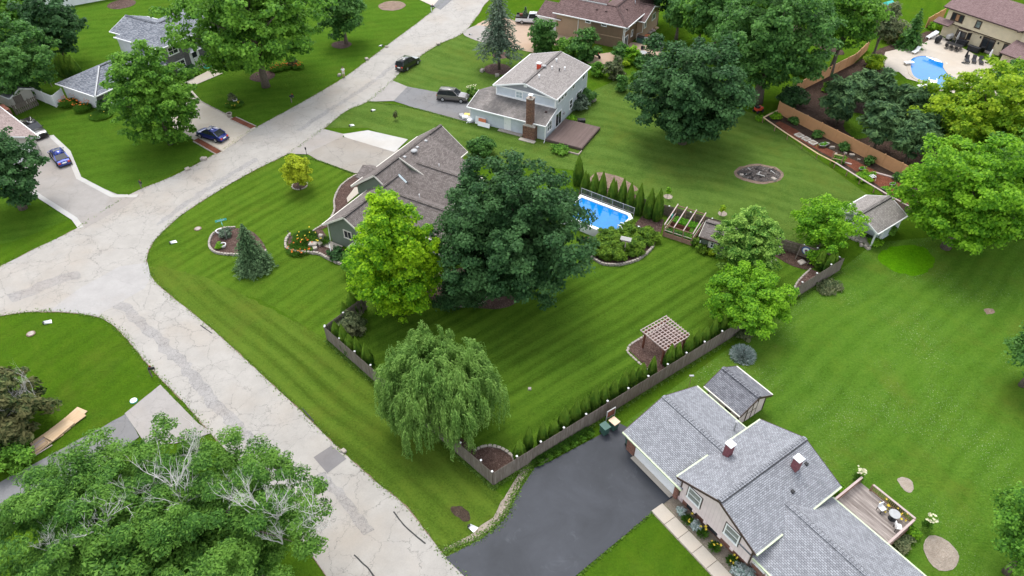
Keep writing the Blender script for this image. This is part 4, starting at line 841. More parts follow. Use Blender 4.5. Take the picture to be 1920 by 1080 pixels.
zr2 = 6.6; x0_, x1_, y0_, y1_, ym_ = 11.9, 26.1, -1.4, 8.9, 3.75
roof_face(H, [(x0_, y1_, 5.05), (x0_, y0_, 5.05), (16.9, ym_, zr2)], S); roof_face(H, [(x0_, y0_, 5.05), (x1_, y0_, 5.05), (21.3, ym_, zr2), (16.9, ym_, zr2)], S); roof_face(H, [(x1_, y1_, 5.05), (x0_, y1_, 5.05), (16.9, ym_, zr2), (21.3, ym_, zr2)], S); roof_face(H, [(x1_, y0_, 5.05), (x1_, y1_, 5.05), (21.3, ym_, zr2)], S)
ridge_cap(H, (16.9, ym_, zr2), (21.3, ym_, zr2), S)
gable_block(H, 13.6, 20.0, 6, 11.0, 0, 5.0, 6.2, 'y', M['white_side']); gable_roof(H, 13.1, 20.5, 4.0, 11.5, 5.05, 6.45, 'y', S, WT, WT, rakes=(0, 1))
for a, b in (((x0_ - .06, y0_ - .06, 4.98), (x0_ - .06, y1_, 4.98)), ((x0_ - .06, y0_ - .06, 4.98), (x1_, y0_ - .06, 4.98))): MB().beam(a, b, .12, .17).build('gutter', WT, H)
for x, z, w_ in ((14.6, 3.9, 2.0), (15.2, 1.35, 1.9), (21.3, 3.9, 2.0), (21.8, 1.35, 2.1)): window(H, (x, -.93, z), -math.pi / 2, w_, 1.4, 2, 2, 'white', 'glass', .15)
panel_door(H, (18.2, -.93, .3), -math.pi / 2, 1.0, 2.1, 'white', 2, 1, glassrow=1)
for x in (17.4, 18.95): MB().box(x - .15, x + .15, -1.0, -.92, .3, 2.45).build('side_light', WT, H)
MB().add([(17.0, -1.7, 2.6), (19.4, -1.7, 2.6), (19.4, -.93, 2.6), (17.0, -.93, 2.6), (17.5, -.93, 3.1), (18.9, -.93, 3.1)], [(0, 1, 5, 4), (1, 2, 5), (0, 4, 3), (3, 2, 1, 0)]).build('door_hood', M['metal'], H)
MB().box(17.2, 20.0, -2.4, -.95, 0, .28).build('stoop', M['concrete'], H)

# ---------------------------------------------------------------- house at the left edge
H = thing('beige_house', 'beige house with pinkish shingle garage roof at the left edge behind the dark maple', 'house', (-63.47, 84.13, 0), R(-41))
S = M['sh_pinkish']
gable_block(H, -22, -.05, -7.0, -.05, 0, 2.5, 4.1, 'x', M['beige_side']); gable_roof(H, -22.4, .35, -7.4, .4, 2.55, 4.35, 'x', S, WT, WT)
panel_door(H, (-.05, -3.0, .05), 0, 4.4, 2.15, 'white', 4, 4, 'garage_door'); MB().box(-.05, .08, -.55, -.4, 1.6, 1.95).build('wall_lamp', M['black'], H)
block(H, -14, -11.5, -.3, 1.2, 0, 2.3, M['redbrick'], 'brick_wall')

H = thing('small_shed', 'small weathered shed with dark grey roof behind the picket fence', 'shed', tuple(G(30, 205)), R(60))
gable_block(H, 0, 3.2, 0, 4.5, 0, 1.9, 2.6, 'y', M['beige_side']); gable_roof(H, -.3, 3.5, -.3, 4.8, 1.95, 2.8, 'y', M['sh_shed'], WT, WT)
MB().box(.3, 1.6, -.04, .01, .05, 1.8).build('door', M['fence'], H)
H = thing('far_white_building', 'long white-roofed building behind the trees at the top left corner', 'building', tuple(G(75, 22)), R(33))
block(H, 0, 16, 0, 7, 0, 2.5, M['white_side']); roof_face(H, [(-.4, -.4, 2.6), (16.4, -.4, 2.6), (16.4, 3.5, 3.3), (-.4, 3.5, 3.3)], M['white']); roof_face(H, [(16.4, 7.4, 2.6), (-.4, 7.4, 2.6), (-.4, 3.5, 3.3), (16.4, 3.5, 3.3)], M['white'])

# ---------------------------------------------------------------- white porch shed
H = thing('porch_shed', 'white gabled garden shed with open front porch next to the tall lime trees', 'shed', (42.12, 64.88, 0), R(36))
S = M['sh_taupe']
gable_block(H, .0, 3.5, -.1, 4.4, 0.05, 2.1, 3.05, 'x', M['bluegrey'])
gable_roof(H, -2.0, 3.85, -.42, 4.8, 2.2, 3.45, 'x', S, WT, WT); MB().beam((-2.0, 2.19, 3.5), (3.85, 2.19, 3.5), .16, .05).build('ridge_vent', M['sh_shed'], H)
MB().add([(-1.6, -.1, 2.12), (-1.6, 4.4, 2.12), (-1.6, 2.15, 3.1), (-1.5, -.1, 2.12), (-1.5, 4.4, 2.12), (-1.5, 2.15, 3.1)], [(0, 2, 1), (3, 4, 5), (0, 1, 4, 3), (1, 2, 5, 4), (2, 0, 3, 5)]).build('porch_gable', M['bluegrey'], H)
MB().box(-1.62, -1.48, -.2, 4.5, 1.98, 2.12).build('porch_beam', WT, H)
for y in (-.05, 2.15, 4.35): MB().box(-1.63, -1.47, y - .08, y + .08, 0.05, 1.98).build('porch_post', WT, H)
for y in (-.1, 4.4): MB().box(-.05, .1, y - .08, y + .08, .05, 2.1).build('corner_board', WT, H)
MB().box(3.4, 3.56, -.16, -.04, .05, 2.1).build('corner_board', WT, H)
MB().box(-1.7, .0, -.1, 4.4, 0, .06).build('porch_floor', M['concrete'], H)
window(H, (0, 1.2, 1.5), math.pi, .8, .9, 1, 1, 'white', 'glass', .08); panel_door(H, (0, 3.1, .08), math.pi, .9, 1.9, 'white', 3, 1)
r0 = random.Random(4)
for k in range(11):
    p = Matrix.Translation((42.12, 64.88, 0)) @ Matrix.Rotation(R(36), 4, 'Z') @ Vector((-2.1 + r0.uniform(-.3, .3), -.2 + k * .42, 0))
    tag(link('border_rock', STONES[k % 4], None, p, (0, 0, r0.uniform(0, 3)), (.45, .36, .26)), '%s pale border rock from the lawn end in front of the porch shed' % ORD[k], 'rock', 'pale rocks in front of the porch shed')
for k, (lab, y) in enumerate((('dark slatted bench on the porch of the white shed', .9), ('dark folding chair at the back of the shed porch', 3.6))):
    B = thing('porch_bench' if k == 0 else 'porch_chair', lab, 'bench' if k == 0 else 'chair', tuple(Matrix.Translation((42.12, 64.88, .06)) @ Matrix.Rotation(R(36), 4, 'Z') @ Vector((-.75, y, 0))), R(36 + 90))
    L_ = 1.5 if k == 0 else .55
    for i in range(5): MB().box(-L_ / 2, L_ / 2, -.28 + i * .12, -.2 + i * .12, .42, .45).build('seat_slat', M['darkmetal'], B)
    for i in range(3): MB().box(-L_ / 2, L_ / 2, .32, .35, .55 + i * .13, .63 + i * .13).build('back_slat', M['darkmetal'], B)
    for x in (-L_ / 2 + .05, L_ / 2 - .05):
        for y in (-.24, .3): MB().box(x - .03, x + .03, y - .03, y + .03, 0, .42 if y < 0 else .95).build('leg', M['darkmetal'], B)

# ---------------------------------------------------------------- green garden shed by the pool
H = thing('green_shed', 'small sage green shed with white shuttered window between greenhouse frame and light-tipped tree', 'shed', (21.11, 63.47, 0), R(-30))
gable_block(H, .15, 3.6, .05, 3.0, 0, 1.85, 2.6, 'x', M['green'], rr=1.6); gable_roof(H, -.1, 3.9, -.25, 3.4, 1.9, 2.85, 'x', M['sh_brown'], M['brown_trim'], M['cream_trim'], ry=1.6)
window(H, (1.55, .05, 1.1), -math.pi / 2, .62, .78, 2, 2, 'white', 'glass', .07, .04)
for x in (1.12, 1.98): MB().box(x - .12, x + .12, -.02, .06, .7, 1.5).build('shutter', M['cream_trim'], H)
downspout(H, [(.1, -.2, 1.8), (.1, 0, 1.6), (.1, 0, .05)], WT); MB().lathe([(.1, 0), (.14, .1), (.12, .3), (.04, .36)], 10, (.05, -.1, 1.35)).build('wall_lamp', M['black'], H)
# ================================================================== trees, shrubs, hedges
def leaf_mesh(name, C, Nn, S, asp, m, seed=0, T=None, bend=0.18):
    """C centres (n,3), Nn face normals, S sizes, asp length/width; T optional long-axis direction. Four-sided leaf sprays."""
    r = np.random.default_rng(seed); n = len(C)
    Nn = Nn / (np.linalg.norm(Nn, axis=1, keepdims=True) + 1e-9)
    if T is None: T = r.normal(size=(n, 3))
    T = T - Nn * np.sum(T * Nn, axis=1, keepdims=True); T /= (np.linalg.norm(T, axis=1, keepdims=True) + 1e-9)
    B = np.cross(Nn, T); S = np.asarray(S).reshape(-1, 1) * np.ones((n, 1)); L = S * asp
    v = np.empty((n, 4, 3))
    v[:, 0] = C - T * L * .5; v[:, 1] = C + B * S * .5 + T * L * .08 - Nn * S * bend; v[:, 2] = C + T * L * .5 - Nn * S * bend; v[:, 3] = C - B * S * .5 + T * L * .08 - Nn * S * bend
    me = bpy.data.meshes.new(name); me.vertices.add(4 * n); me.vertices.foreach_set('co', v.reshape(-1).astype(np.float32))
    me.loops.add(4 * n); me.loops.foreach_set('vertex_index', np.arange(4 * n, dtype=np.int32))
    me.polygons.add(n); me.polygons.foreach_set('loop_start', np.arange(0, 4 * n, 4, dtype=np.int32)); me.polygons.foreach_set('loop_total', np.full(n, 4, dtype=np.int32))
    a = me.attributes.new('rnd', 'FLOAT', 'POINT'); a.data.foreach_set('value', np.repeat(r.random(n), 4).astype(np.float32))
    me.materials.append(m); me.update(calc_edges=True); return me
def sph(r, n):
    d = r.normal(size=(n, 3)); return d / np.linalg.norm(d, axis=1, keepdims=True)
def crown_clumps(r, shape, rx, rz, n, cr):
    """clump centres inside an envelope, biased to its skin"""
    d = sph(r, n * 3); rad = np.clip(r.random(n * 3) ** 0.45, .25, 1.0)
    if shape == 'round': e = np.ones(n * 3)
    elif shape == 'dome': e = np.where(d[:, 2] < -.35, .9, 1.0)
    elif shape == 'cone': e = 1.0 - .42 * np.clip(d[:, 2], 0, 1) ** 1.0 * (1 - np.abs(d[:, 2])) - .0
    elif shape == 'egg': e = 1.0 - .18 * np.clip(d[:, 2], 0, 1) * (1 - d[:, 2] ** 2) * 2
    elif shape == 'flat': e = np.where(d[:, 2] < 0, .7, 1.0)
    else: e = np.ones(n * 3)
    lump = 1 + .13 * np.sin(d[:, 0] * 5.1 + r.random() * 6) * np.sin(d[:, 1] * 4.3 + r.random() * 6) + .08 * np.sin(d[:, 2] * 7 + d[:, 0] * 3 + r.random() * 6)
    P_ = d * (rad * e * lump)[:, None] * np.array([rx - cr * .35, rx - cr * .35, rz - cr * .3])
    if shape == 'cone':
        h = (P_[:, 2] / rz + 1) / 2; k = np.clip(1.36 - .80 * h, .5, 1.15); P_[:, :2] *= k[:, None]
    P_ = P_[P_[:, 2] > -rz * .95]
    return P_[:n]
def leaf_crown(name, seed, shape, rx, rz, m, cr=1.0, leaf=0.34, dens=2.6, nclump=None, asp=1.25, upb=0.55, flat=0.75, fill=False):
    r = np.random.default_rng(seed)
    n = nclump or int((8.2 if fill else 6.3) * (rx * rx * rz) ** (2 / 3) / cr ** 2 * 1.0)
    Cc = crown_clumps(r, shape, rx, rz, n, cr); out_c = []; out_n = []
    rc = cr * r.uniform(.65, 1.25, len(Cc))
    per = (DENSK * dens * 4 * math.pi * rc ** 2 / leaf ** 2 * .55).astype(int)
    for c, q, k in zip(Cc, rc, per):
        d = sph(r, k); d[:, 2] = np.where(d[:, 2] < -.25, -d[:, 2] * .7, d[:, 2])
        rr = q * (.45 + .60 * r.random(k) ** .65 + .10 * r.normal(size=k))
        p = c + d * rr[:, None] * np.array([1, 1, flat]); out_c.append(p)
        oc = c / (np.linalg.norm(c / np.array([rx, rx, rz])) * np.array([rx, rx, rz]) ** 2 + 1e-6)
        nn = d * .8 + np.array([0, 0, upb]) + oc * .4 * rx + r.normal(size=(k, 3)) * .5; out_n.append(nn)
    C = np.concatenate(out_c); N_ = np.concatenate(out_n)
    return leaf_mesh(name, C, N_, leaf * LEAFK * r.uniform(.6, 1.35, len(C)), asp, m, seed), Cc
def trunk_mesh(seed, h, r0, clumps=None, zc=0.0, nlimb=7, lean=0.0, m=None):
    r = random.Random(seed); mb = MB(); pts = []; K = 7
    for i in range(K + 1):
        t = i / K; pts.append((lean * t * t * h + r.uniform(-.06, .06) * h * .2 * t, r.uniform(-.06, .06) * h * .2 * t, h * t - (.15 if i == 0 else 0)))
    mb.tube(pts, [r0 * (1.55 if i == 0 else (1.12 if i == 1 else 1 - .8 * i / K)) for i in range(K + 1)], 9)
    if clumps is not None and len(clumps):
        for k in range(nlimb):
            c = clumps[r.randrange(len(clumps))]; t = r.uniform(.35, .8); i = int(t * K); a = Vector(pts[i]); b = Vector((c[0], c[1], c[2] + zc)); b = a.lerp(b, .85)
            mid = a.lerp(b, .5) + Vector((0, 0, (b - a).length * .12)); rr = r0 * (1 - .75 * t) * .6
            mb.tube([a, a.lerp(mid, .5), mid, mid.lerp(b, .6), b], [rr, rr * .85, rr * .6, rr * .4, rr * .12], 6)
    return mb
LEAFK, DENSK = .78, 1.0
def tree(name, label, cat, u, v, hw, zc, shape='round', rzf=0.9, m='lf_green', cr=1.0, leaf=0.34, dens=2.6, asp=1.25, trunk=0.28, group=None, seed=None, upb=.55, flat=.75, base=None, nlimb=7, nclump=None, stuffz=None, lean=0.0, hh=None, clear=.4, fill=False):
    """crown centre sighted at (u,v) and height zc; hw: half width in survey pixels"""
    if hh:      # fit the crown's height to its sighted half height hh, its underside 'clear' above the ground
        for _ in range(6):
            c = G(u, v, zc); dp = math.atan2(CAM_H - zc, c.y); k1 = mpp(c)
            rz = math.sqrt(max((hh * k1) ** 2 - (hw * k1 * math.sin(dp)) ** 2, (.45 * hw * k1) ** 2)) / math.cos(dp); zc = rz + clear
        rzf = rz / (hw * k1)
    c = G(u, v, zc); rx = hw * mpp(c); rz = min(rx * rzf, zc - .05) if rzf * rx > zc - .05 else rx * rzf
    seed = seed if seed is not None else int(u * 7 + v)
    T_ = thing(name, label, cat, (c.x, c.y, 0), 0, group)
    me, cl = leaf_crown('crown', seed, shape, rx, rz, M[m], cr, leaf, dens, nclump, asp, upb, flat, fill)
    link('crown', me, T_, (0, 0, zc))
    if trunk: trunk_mesh(seed, zc + rz * .45, trunk, cl, zc, nlimb, lean).build('trunk', M['bark'], T_, smooth=True)
    return T_
# leaf colours
M['lf_dark'] = m_leaf('leaf_dark_bluegreen', (0.014, 0.048, 0.014), (0.036, 0.094, 0.030), (0.060, 0.130, 0.040), .28)
M['lf_lime'] = m_leaf('leaf_lime', (0.055, 0.165, 0.008), (0.165, 0.340, 0.014), (0.30, 0.44, 0.012), .42)
M['lf_lime2'] = m_leaf('leaf_yellow_lime', (0.085, 0.185, 0.012), (0.21, 0.345, 0.022), (0.34, 0.42, 0.020), .42)
M['lf_yellow'] = m_leaf('leaf_yellow', (0.17, 0.23, 0.014), (0.32, 0.39, 0.024), (0.42, 0.46, 0.03), .4)
M['lf_green'] = m_leaf('leaf_green', (0.030, 0.098, 0.012), (0.092, 0.215, 0.024), (0.15, 0.29, 0.032), .38)
M['lf_mid'] = m_leaf('leaf_mid_green', (0.024, 0.080, 0.017), (0.068, 0.165, 0.034), (0.10, 0.21, 0.044), .35)
M['lf_bright'] = m_leaf('leaf_bright_green', (0.050, 0.155, 0.010), (0.145, 0.310, 0.020), (0.22, 0.39, 0.02), .42)
M['lf_tip'] = m_leaf('leaf_pale_tipped', (0.032, 0.108, 0.014), (0.105, 0.235, 0.034), (0.30, 0.44, 0.085), .38, clump=0.9)
M['lf_locust'] = m_leaf('leaf_locust', (0.026, 0.085, 0.014), (0.082, 0.185, 0.030), (0.135, 0.255, 0.038), .38)
M['lf_willow'] = m_leaf('leaf_willow', (0.060, 0.135, 0.024), (0.150, 0.265, 0.058), (0.21, 0.33, 0.075), .38)
M['lf_spruce'] = m_leaf('needle_spruce', (0.024, 0.060, 0.022), (0.072, 0.125, 0.050), (0.10, 0.160, 0.070), .1, .7)
M['lf_bluespruce'] = m_leaf('needle_bluegreen', (0.034, 0.062, 0.038), (0.085, 0.122, 0.078), (0.115, 0.150, 0.10), .1, .7)
M['lf_pine'] = m_leaf('needle_pine', (0.022, 0.060, 0.025), (0.072, 0.135, 0.052), (0.10, 0.170, 0.060), .18, .7)
M['lf_arb'] = m_leaf('foliage_arborvitae', (0.026, 0.082, 0.008), (0.082, 0.172, 0.015), (0.13, 0.21, 0.02), .2, .7, 2.0)
M['lf_jun'] = m_leaf('foliage_juniper', (0.028, 0.076, 0.008), (0.085, 0.165, 0.015), (0.135, 0.22, 0.018), .2, .7, 1.2)
M['lf_grey'] = m_leaf('foliage_blue_grey', (0.17, 0.26, 0.21), (0.36, 0.47, 0.40), None, .15)
M['lf_olive'] = m_leaf('leaf_olive', (0.045, 0.070, 0.030), (0.105, 0.140, 0.060), (0.16, 0.16, 0.08), .3)
M['lf_brownjun'] = m_leaf('juniper_olive_brown', (0.024, 0.046, 0.014), (0.070, 0.100, 0.026), (0.12, 0.105, 0.045), .12, .7)
M['lf_lettuce'] = m_leaf('vegetable_leaf', (0.055, 0.190, 0.012), (0.14, 0.34, 0.025), None, .35)
M['lf_lily'] = m_leaf('lily_blade', (0.030, 0.085, 0.012), (0.085, 0.18, 0.022), None, .3)

# ---- the large trees
tree('maple_tree', 'huge dark green maple hiding the right half of the green house', 'tree', 962, 438, 149, 7.0, 'dome', .97, 'lf_dark', .85, .30, 2.6, trunk=.42, hh=154, clear=-0.2, fill=True)
tree('maple_tree', 'tall lime-yellow maple standing in front of the green house', 'tree', 738, 476, 92, 6.1, 'cone', 1.36, 'lf_lime', .62, .27, 2.8, trunk=.28, upb=.7, hh=126, clear=0.1, fill=True)
tree('maple_tree', 'dark blue-green round maple on the lawn right of the grey house', 'tree', 1296, 174, 113, 6.9, 'dome', .95, 'lf_dark', 1.0, .40, 2.6, trunk=.42, hh=114, clear=-0.5, fill=True)
tree('yard_tree', 'small yellow-leaved tree ringed with stones by the driveway lamp post', 'tree', 555, 319, 30, 2.4, 'egg', 1.0, 'lf_yellow', .42, .2, 3.4, trunk=.10, hh=33, clear=0.6)
tree('oval_tree', 'dense bright green egg-shaped tree in front of the grey brick house', 'tree', 286, 175, 87, 7.0, 'egg', 1.28, 'lf_green', .72, .36, 2.6, trunk=.25, hh=104, clear=0.0)
tree('shade_tree', 'big spreading green tree over the front of the grey brick house', 'tree', 466, 28, 152, 11.2, 'dome', .74, 'lf_green', 1.2, .46, 2.3, trunk=.46, nlimb=10)
tree('shade_tree', 'mid-green tree beside the mulch ring near the top of the road', 'tree', 640, 22, 46, 5.5, 'egg', 1.25, 'lf_mid', 1.1, .48, 2.5, trunk=.26)
tree('shade_tree', 'dark tree at the top left behind the white garage', 'tree', 92, 42, 58, 7.0, 'dome', 1.1, 'lf_dark', 1.0, .52, 2.4, trunk=.35)
tree('shade_tree', 'pale green feathery tree at the upper left edge of the picture', 'tree', 16, 108, 84, 6.5, 'dome', .9, 'lf_mid', .9, .40, 2.2, trunk=.35)
tree('shade_tree', 'green tree in the top left corner of the picture', 'tree', 20, 10, 60, 8, 'dome', .9, 'lf_green', 1.3, .52, 2.2, trunk=.35)
tree('maple_tree', 'dark maple at the left edge in front of the beige house', 'tree', 0, 312, 70, 5.2, 'dome', .98, 'lf_dark', .75, .32, 2.6, trunk=.35, hh=92, clear=-0.2)
tree('shade_tree', 'tall green tree with thick trunk at the end of the tan fence', 'tree', 1448, 72, 116, 9.8, 'dome', .92, 'lf_mid', 1.05, .44, 2.3, trunk=.65, nlimb=11)
tree('shade_tree', 'light green loose tree above the leaning trunk at the top of the tan fence', 'tree', 1590, 30, 72, 9.5, 'dome', .9, 'lf_green', 1.2, .46, 1.9, trunk=.35, lean=.08)
tree('shade_tree', 'lime green tree rising beside the cream house patio', 'tree', 1855, 212, 125, 7.0, 'dome', 1.0, 'lf_lime2', .85, .36, 2.5, trunk=.30, hh=98, clear=0.8)
tree('shade_tree', 'yellow-tipped tree between the pines and the patio pool', 'tree', 1775, 222, 42, 4.6, 'dome', 1.15, 'lf_lime2', .9, .40, 1.8, trunk=.22)
tree('shade_tree', 'large bright green tree leaning over the garden by the porch shed', 'tree', 1823, 366, 121, 7.0, 'dome', .92, 'lf_bright', .85, .33, 2.4, trunk=.40, nlimb=9, hh=118, clear=0.5)
tree('shade_tree', 'green tree at the right edge beyond the bright clover patch', 'tree', 1950, 330, 105, 7.5, 'dome', 1.0, 'lf_green', 1.3, .40, 2.3, trunk=.40)
tree('yard_tree', 'thin bright green tree beside the white porch shed', 'tree', 1550, 417, 69, 3.2, 'dome', .78, 'lf_bright', .55, .24, 2.0, trunk=.14, hh=53, clear=0.9)
tree('oval_tree', 'oval pale-tipped green tree behind the green garden shed', 'tree', 1405, 453, 66, 4.0, 'egg', 1.1, 'lf_tip', .48, .22, 2.8, trunk=.18, hh=69, clear=0.4)
tree('yard_tree', 'bright green bushy tree leaning over the back fence above the pergola', 'tree', 1404, 559, 87, 3.2, 'dome', .80, 'lf_bright', .55, .22, 2.7, trunk=.18, hh=65, clear=0.5)
tree('oval_tree', 'green tree overhanging the right edge near the blue-grey shrub', 'tree', 1960, 660, 70, 4.5, 'dome', .9, 'lf_mid', .9, .27, 2.0, trunk=.2)
tree('oval_tree', 'sparse green tree in the lower right corner by the sand patch', 'tree', 1955, 1000, 105, 5.5, 'dome', .85, 'lf_green', .8, .22, 1.2, trunk=.2)
# ---- trees along the top right
for k, (u, v, hw, zc, mm, lab) in enumerate(((1276, 20, 38, 5.0, 'lf_mid', 'dark green tree right of the tan house at the top'), (1318, 34, 44, 5.2, 'lf_green', 'bright green tree behind the round dark maple'),
        (1352, 20, 62, 7.5, 'lf_mid', 'tall green tree at the top between tan house and big trunk'), (1400, -5, 72, 8.0, 'lf_green', 'green tree cut by the top edge above the big trunk'),
        (1240, -28, 50, 7.0, 'lf_dark', 'dark tree behind the roof of the tan house'), (1660, 40, 36, 7.0, 'lf_olive', 'thin pale tree left of the conifer by the patio'))):
    tree('background_tree', lab, 'tree', u, v, hw, zc, 'dome', 1.0, mm, 1.2, .5, 2.2, trunk=.25, group='trees behind the houses at the top right')

# ---- the big honey locusts at the lower left, with dead limbs
def dead_limb(seed, L, up=1.0):
    r = random.Random(seed); mb = MB()
    def grow(p, d, l, rad, lev):
        pts = [p]; n = 4
        for i in range(n):
            d = (d + Vector((r.uniform(-.25, .25), r.uniform(-.25, .25), r.uniform(-.1, .2)))).normalized(); pts.append(pts[-1] + d * l / n)
        mb.tube(pts, [rad * (1 - .75 * i / n) for i in range(n + 1)], 4 if lev else 5, cap=False)
        if lev < 3:
            for k in range(4 if lev < 2 else 3):
                q = pts[r.randrange(1, n + 1)]; nd = (d + Vector((r.uniform(-.9, .9), r.uniform(-.9, .9), r.uniform(-.3, .6)))).normalized()
                grow(q, nd, l * r.uniform(.45, .7), rad * .5, lev + 1)
    for k in range(3): grow(Vector((0, 0, 0)), Vector((r.uniform(-.6, .6), r.uniform(-.6, .6), up)).normalized(), L * r.uniform(.7, 1), L * .019, 0)
    return mb.mesh('dead_branch', M['deadwood'])
lo1 = tree('locust_tree', 'large feathery locust with bare grey twigs at the bottom left corner', 'tree', 190, 985, 215, 8.0, 'flat', .60, 'lf_locust', .74, .120, 1.2, asp=2.5, trunk=.40, nlimb=12, flat=.55)
lo2 = tree('locust_tree', 'feathery locust with dead white branches overhanging the road at the bottom', 'tree', 438, 985, 190, 7.6, 'flat', .66, 'lf_locust', .72, .118, 1.2, asp=2.5, trunk=.38, nlimb=12, flat=.55)
lo3 = tree('locust_tree', 'dense locust filling the bottom edge between its two larger neighbours', 'tree', 300, 1120, 190, 7.0, 'flat', .66, 'lf_locust', .8, .20, .9, asp=2.4, trunk=.38, nlimb=8, flat=.55)
for k, (u, v, z, L_, T_) in enumerate(((335, 925, 11.2, 2.6, lo2), (288, 932, 10.8, 1.6, lo2), (490, 975, 11.0, 2.4, lo2), (522, 975, 10.8, 2.4, lo2), (190, 995, 11.2, 2.2, lo1), (370, 855, 10.4, 1.6, lo2), (578, 1005, 9.6, 2.4, lo2), (150, 1022, 11.0, 1.3, lo1), (430, 935, 10.8, 1.3, lo2), (355, 950, 10.9, 2.0, lo2), (530, 1020, 9.8, 1.6, lo2), (100, 1035, 10.8, 1.2, lo1))):
    p = G(u, v, z - 1.5); link('dead_branch', dead_limb(k, L_ * 1.25), T_, p - T_.location, (0, 0, k))
# ---- weeping willow
def willow(u, v, hw, zc):
    c = G(u, v, zc); rx = hw * mpp(c); r = np.random.default_rng(5)
    T_ = thing('weeping_willow', 'weeping willow with long drooping strands beside the road fence', 'tree', (c.x, c.y, 0))
    C = []; N_ = []; TT = []; S_ = []; limbs = []
    for i in range(400):
        d = sph(r, 1)[0]; d[2] = d[2] if d[2] > -.25 else -d[2]; rad = r.uniform(.35, 1.0) ** .5 * (1 + .16 * math.sin(4.2 * d[0] + 3.1 * d[1] + 1) * math.sin(3.7 * d[1] - 2.2 * d[2]) + .10 * math.sin(7 * d[0] - 5 * d[1]))
        p0 = np.array([d[0] * rx * rad * .88, d[1] * rx * rad * .88, zc - .6 + d[2] * rad * zc * .66]); out = np.array([d[0], d[1], 0]); out = out / (np.linalg.norm(out) + 1e-6)
        if i % 9 == 0: limbs.append(p0)
        L0 = r.uniform(1.6, 3.9) * (1.0 if d[2] > .3 else 1.15)
        tw = r.normal(size=2) * .4
        for s_ in range(13):
            q = p0 + r.normal(size=3) * np.array([.15, .15, .16]); dirn = out * r.uniform(.3, 1.0) + np.array([tw[0] + r.normal() * .2, tw[1] + r.normal() * .2, .35]); L = min(L0 * r.uniform(.6, 1.15), q[2] - .25)
            n = int(L / .125)
            for k in range(n):
                t = k / max(n - 1, 1); dirn = dirn * .80 + np.array([r.normal() * .05, r.normal() * .05, -.34]); st = dirn / np.linalg.norm(dirn)
                q = q + st * .125; C.append(q + r.normal(size=3) * .035)
                TT.append(st * 1.0 + r.normal(size=3) * .22); N_.append(out * .6 + r.normal(size=3) * .6 + np.array([0, 0, .35 + .6 * (t < .2)])); S_.append(.080 * r.uniform(.7, 1.3))
    me = leaf_mesh('crown', np.array(C), np.array(N_), np.array(S_), 3.4, M['lf_willow'], 3, np.array(TT)); link('crown', me, T_)
    trunk_mesh(3, zc * 1.1, .42, limbs, 0, 14).build('trunk', M['bark'], T_, smooth=True)
willow(816, 706, 124, 5.6)
# ---- conifers
def conifer(name, label, u, v, hgt, rad, m, seed, tiers=16, leaf=.22, base=.25, trunk=.16, droop=.35, gap=1.0, group=None, per=9, taper=.85):
    """u,v: foot of the trunk on the ground"""
    p = G(u, v); r = np.random.default_rng(seed); T_ = thing(name, label, 'tree', (p.x, p.y, 0), 0, group)
    C = []; N_ = []; TT = []; S_ = []; mb = MB()
    for i in range(tiers):
        t = i / (tiers - 1); z = base + (hgt - base) * t; L = rad * (1 - t) ** taper * r.uniform(.85, 1.12) + .12; nb = max(5, int(per * (1 - t * .55) * gap))
        for b in range(nb):
            a = 2 * math.pi * (b + r.random() * .8) / nb; l = L * r.uniform(.72, 1.12); o = np.array([math.cos(a), math.sin(a), 0]); side = np.array([-o[1], o[0], 0])
            n = max(6, int(l / leaf * 5.5))
            for k in range(n):
                s_ = (k + r.random()) / n; w_ = .42 * l * (1 - s_ * .8) * r.normal() * .6
                q = o * l * s_ + side * w_ + np.array([0, 0, z - droop * l * s_ ** 1.3 + .18 * l * (s_ > .85) * (s_ - .85) + r.normal() * .05])
                C.append(q); TT.append(o + side * np.sign(w_) * .7 + r.normal(size=3) * .3); N_.append(np.array([0, 0, 1.0]) + o * .45 + r.normal(size=3) * .35); S_.append(leaf * .62 * r.uniform(.7, 1.3))
    link('crown', leaf_mesh('crown', np.array(C), np.array(N_), np.array(S_), 2.0, M[m], seed, np.array(TT)), T_)
    mb.tube([(0, 0, -.1), (0, 0, hgt * .5), (0, 0, hgt * .97)], [trunk, trunk * .6, .02], 7).build('trunk', M['bark'], T_, smooth=True); return T_
conifer('spruce_tree', 'conical green spruce in the stone-edged island bed at the street corner', 478, 503, 5.9, 2.45, 'lf_spruce', 1, 26, .19, .15, per=18, taper=.8)
conifer('spruce_tree', 'tall blue-green spruce with bare lower trunk on the lawn by the road', 936, 130, 12.5, 3.9, 'lf_bluespruce', 2, 20, .34, 4.4, .24, .6, per=11, taper=.5)
for k, (u, v, h_, rd, lab) in enumerate(((1562, 215, 7.0, 2.8, 'dark pine nearest the corner of the tan fence'), (1640, 208, 6.5, 2.6, 'tall dark pine in the middle of the cream house back yard'), (1632, 266, 7.0, 2.5, 'pine whose pale trunk shows behind the tan fence panels'), (1690, 228, 6.2, 2.7, 'dark pine just below the patio pool'), (1690, 288, 7.0, 2.5, 'pine right of the pale trunk behind the tan fence'), (1738, 268, 6.5, 2.4, 'pine beside the yellow-tipped tree'), (1600, 184, 5.0, 2.0, 'smaller pine on the bark mulch below the pool'))):
    p = G(u, v); k2 = 1332 / (math.hypot(p.y, CAM_H)); tree('pine_tree', lab, 'tree', u + (h_ * .6) * k2 * (u - 960) / 1500, v - h_ * .56 * k2 * .66, rd * 1.22 * k2, h_ * .62, 'dome', 1.12, 'lf_pine', .75, .34, 1.8, asp=3.0, trunk=.17, seed=20 + k, group='pines in the cream house yard', nlimb=9, flat=.6)
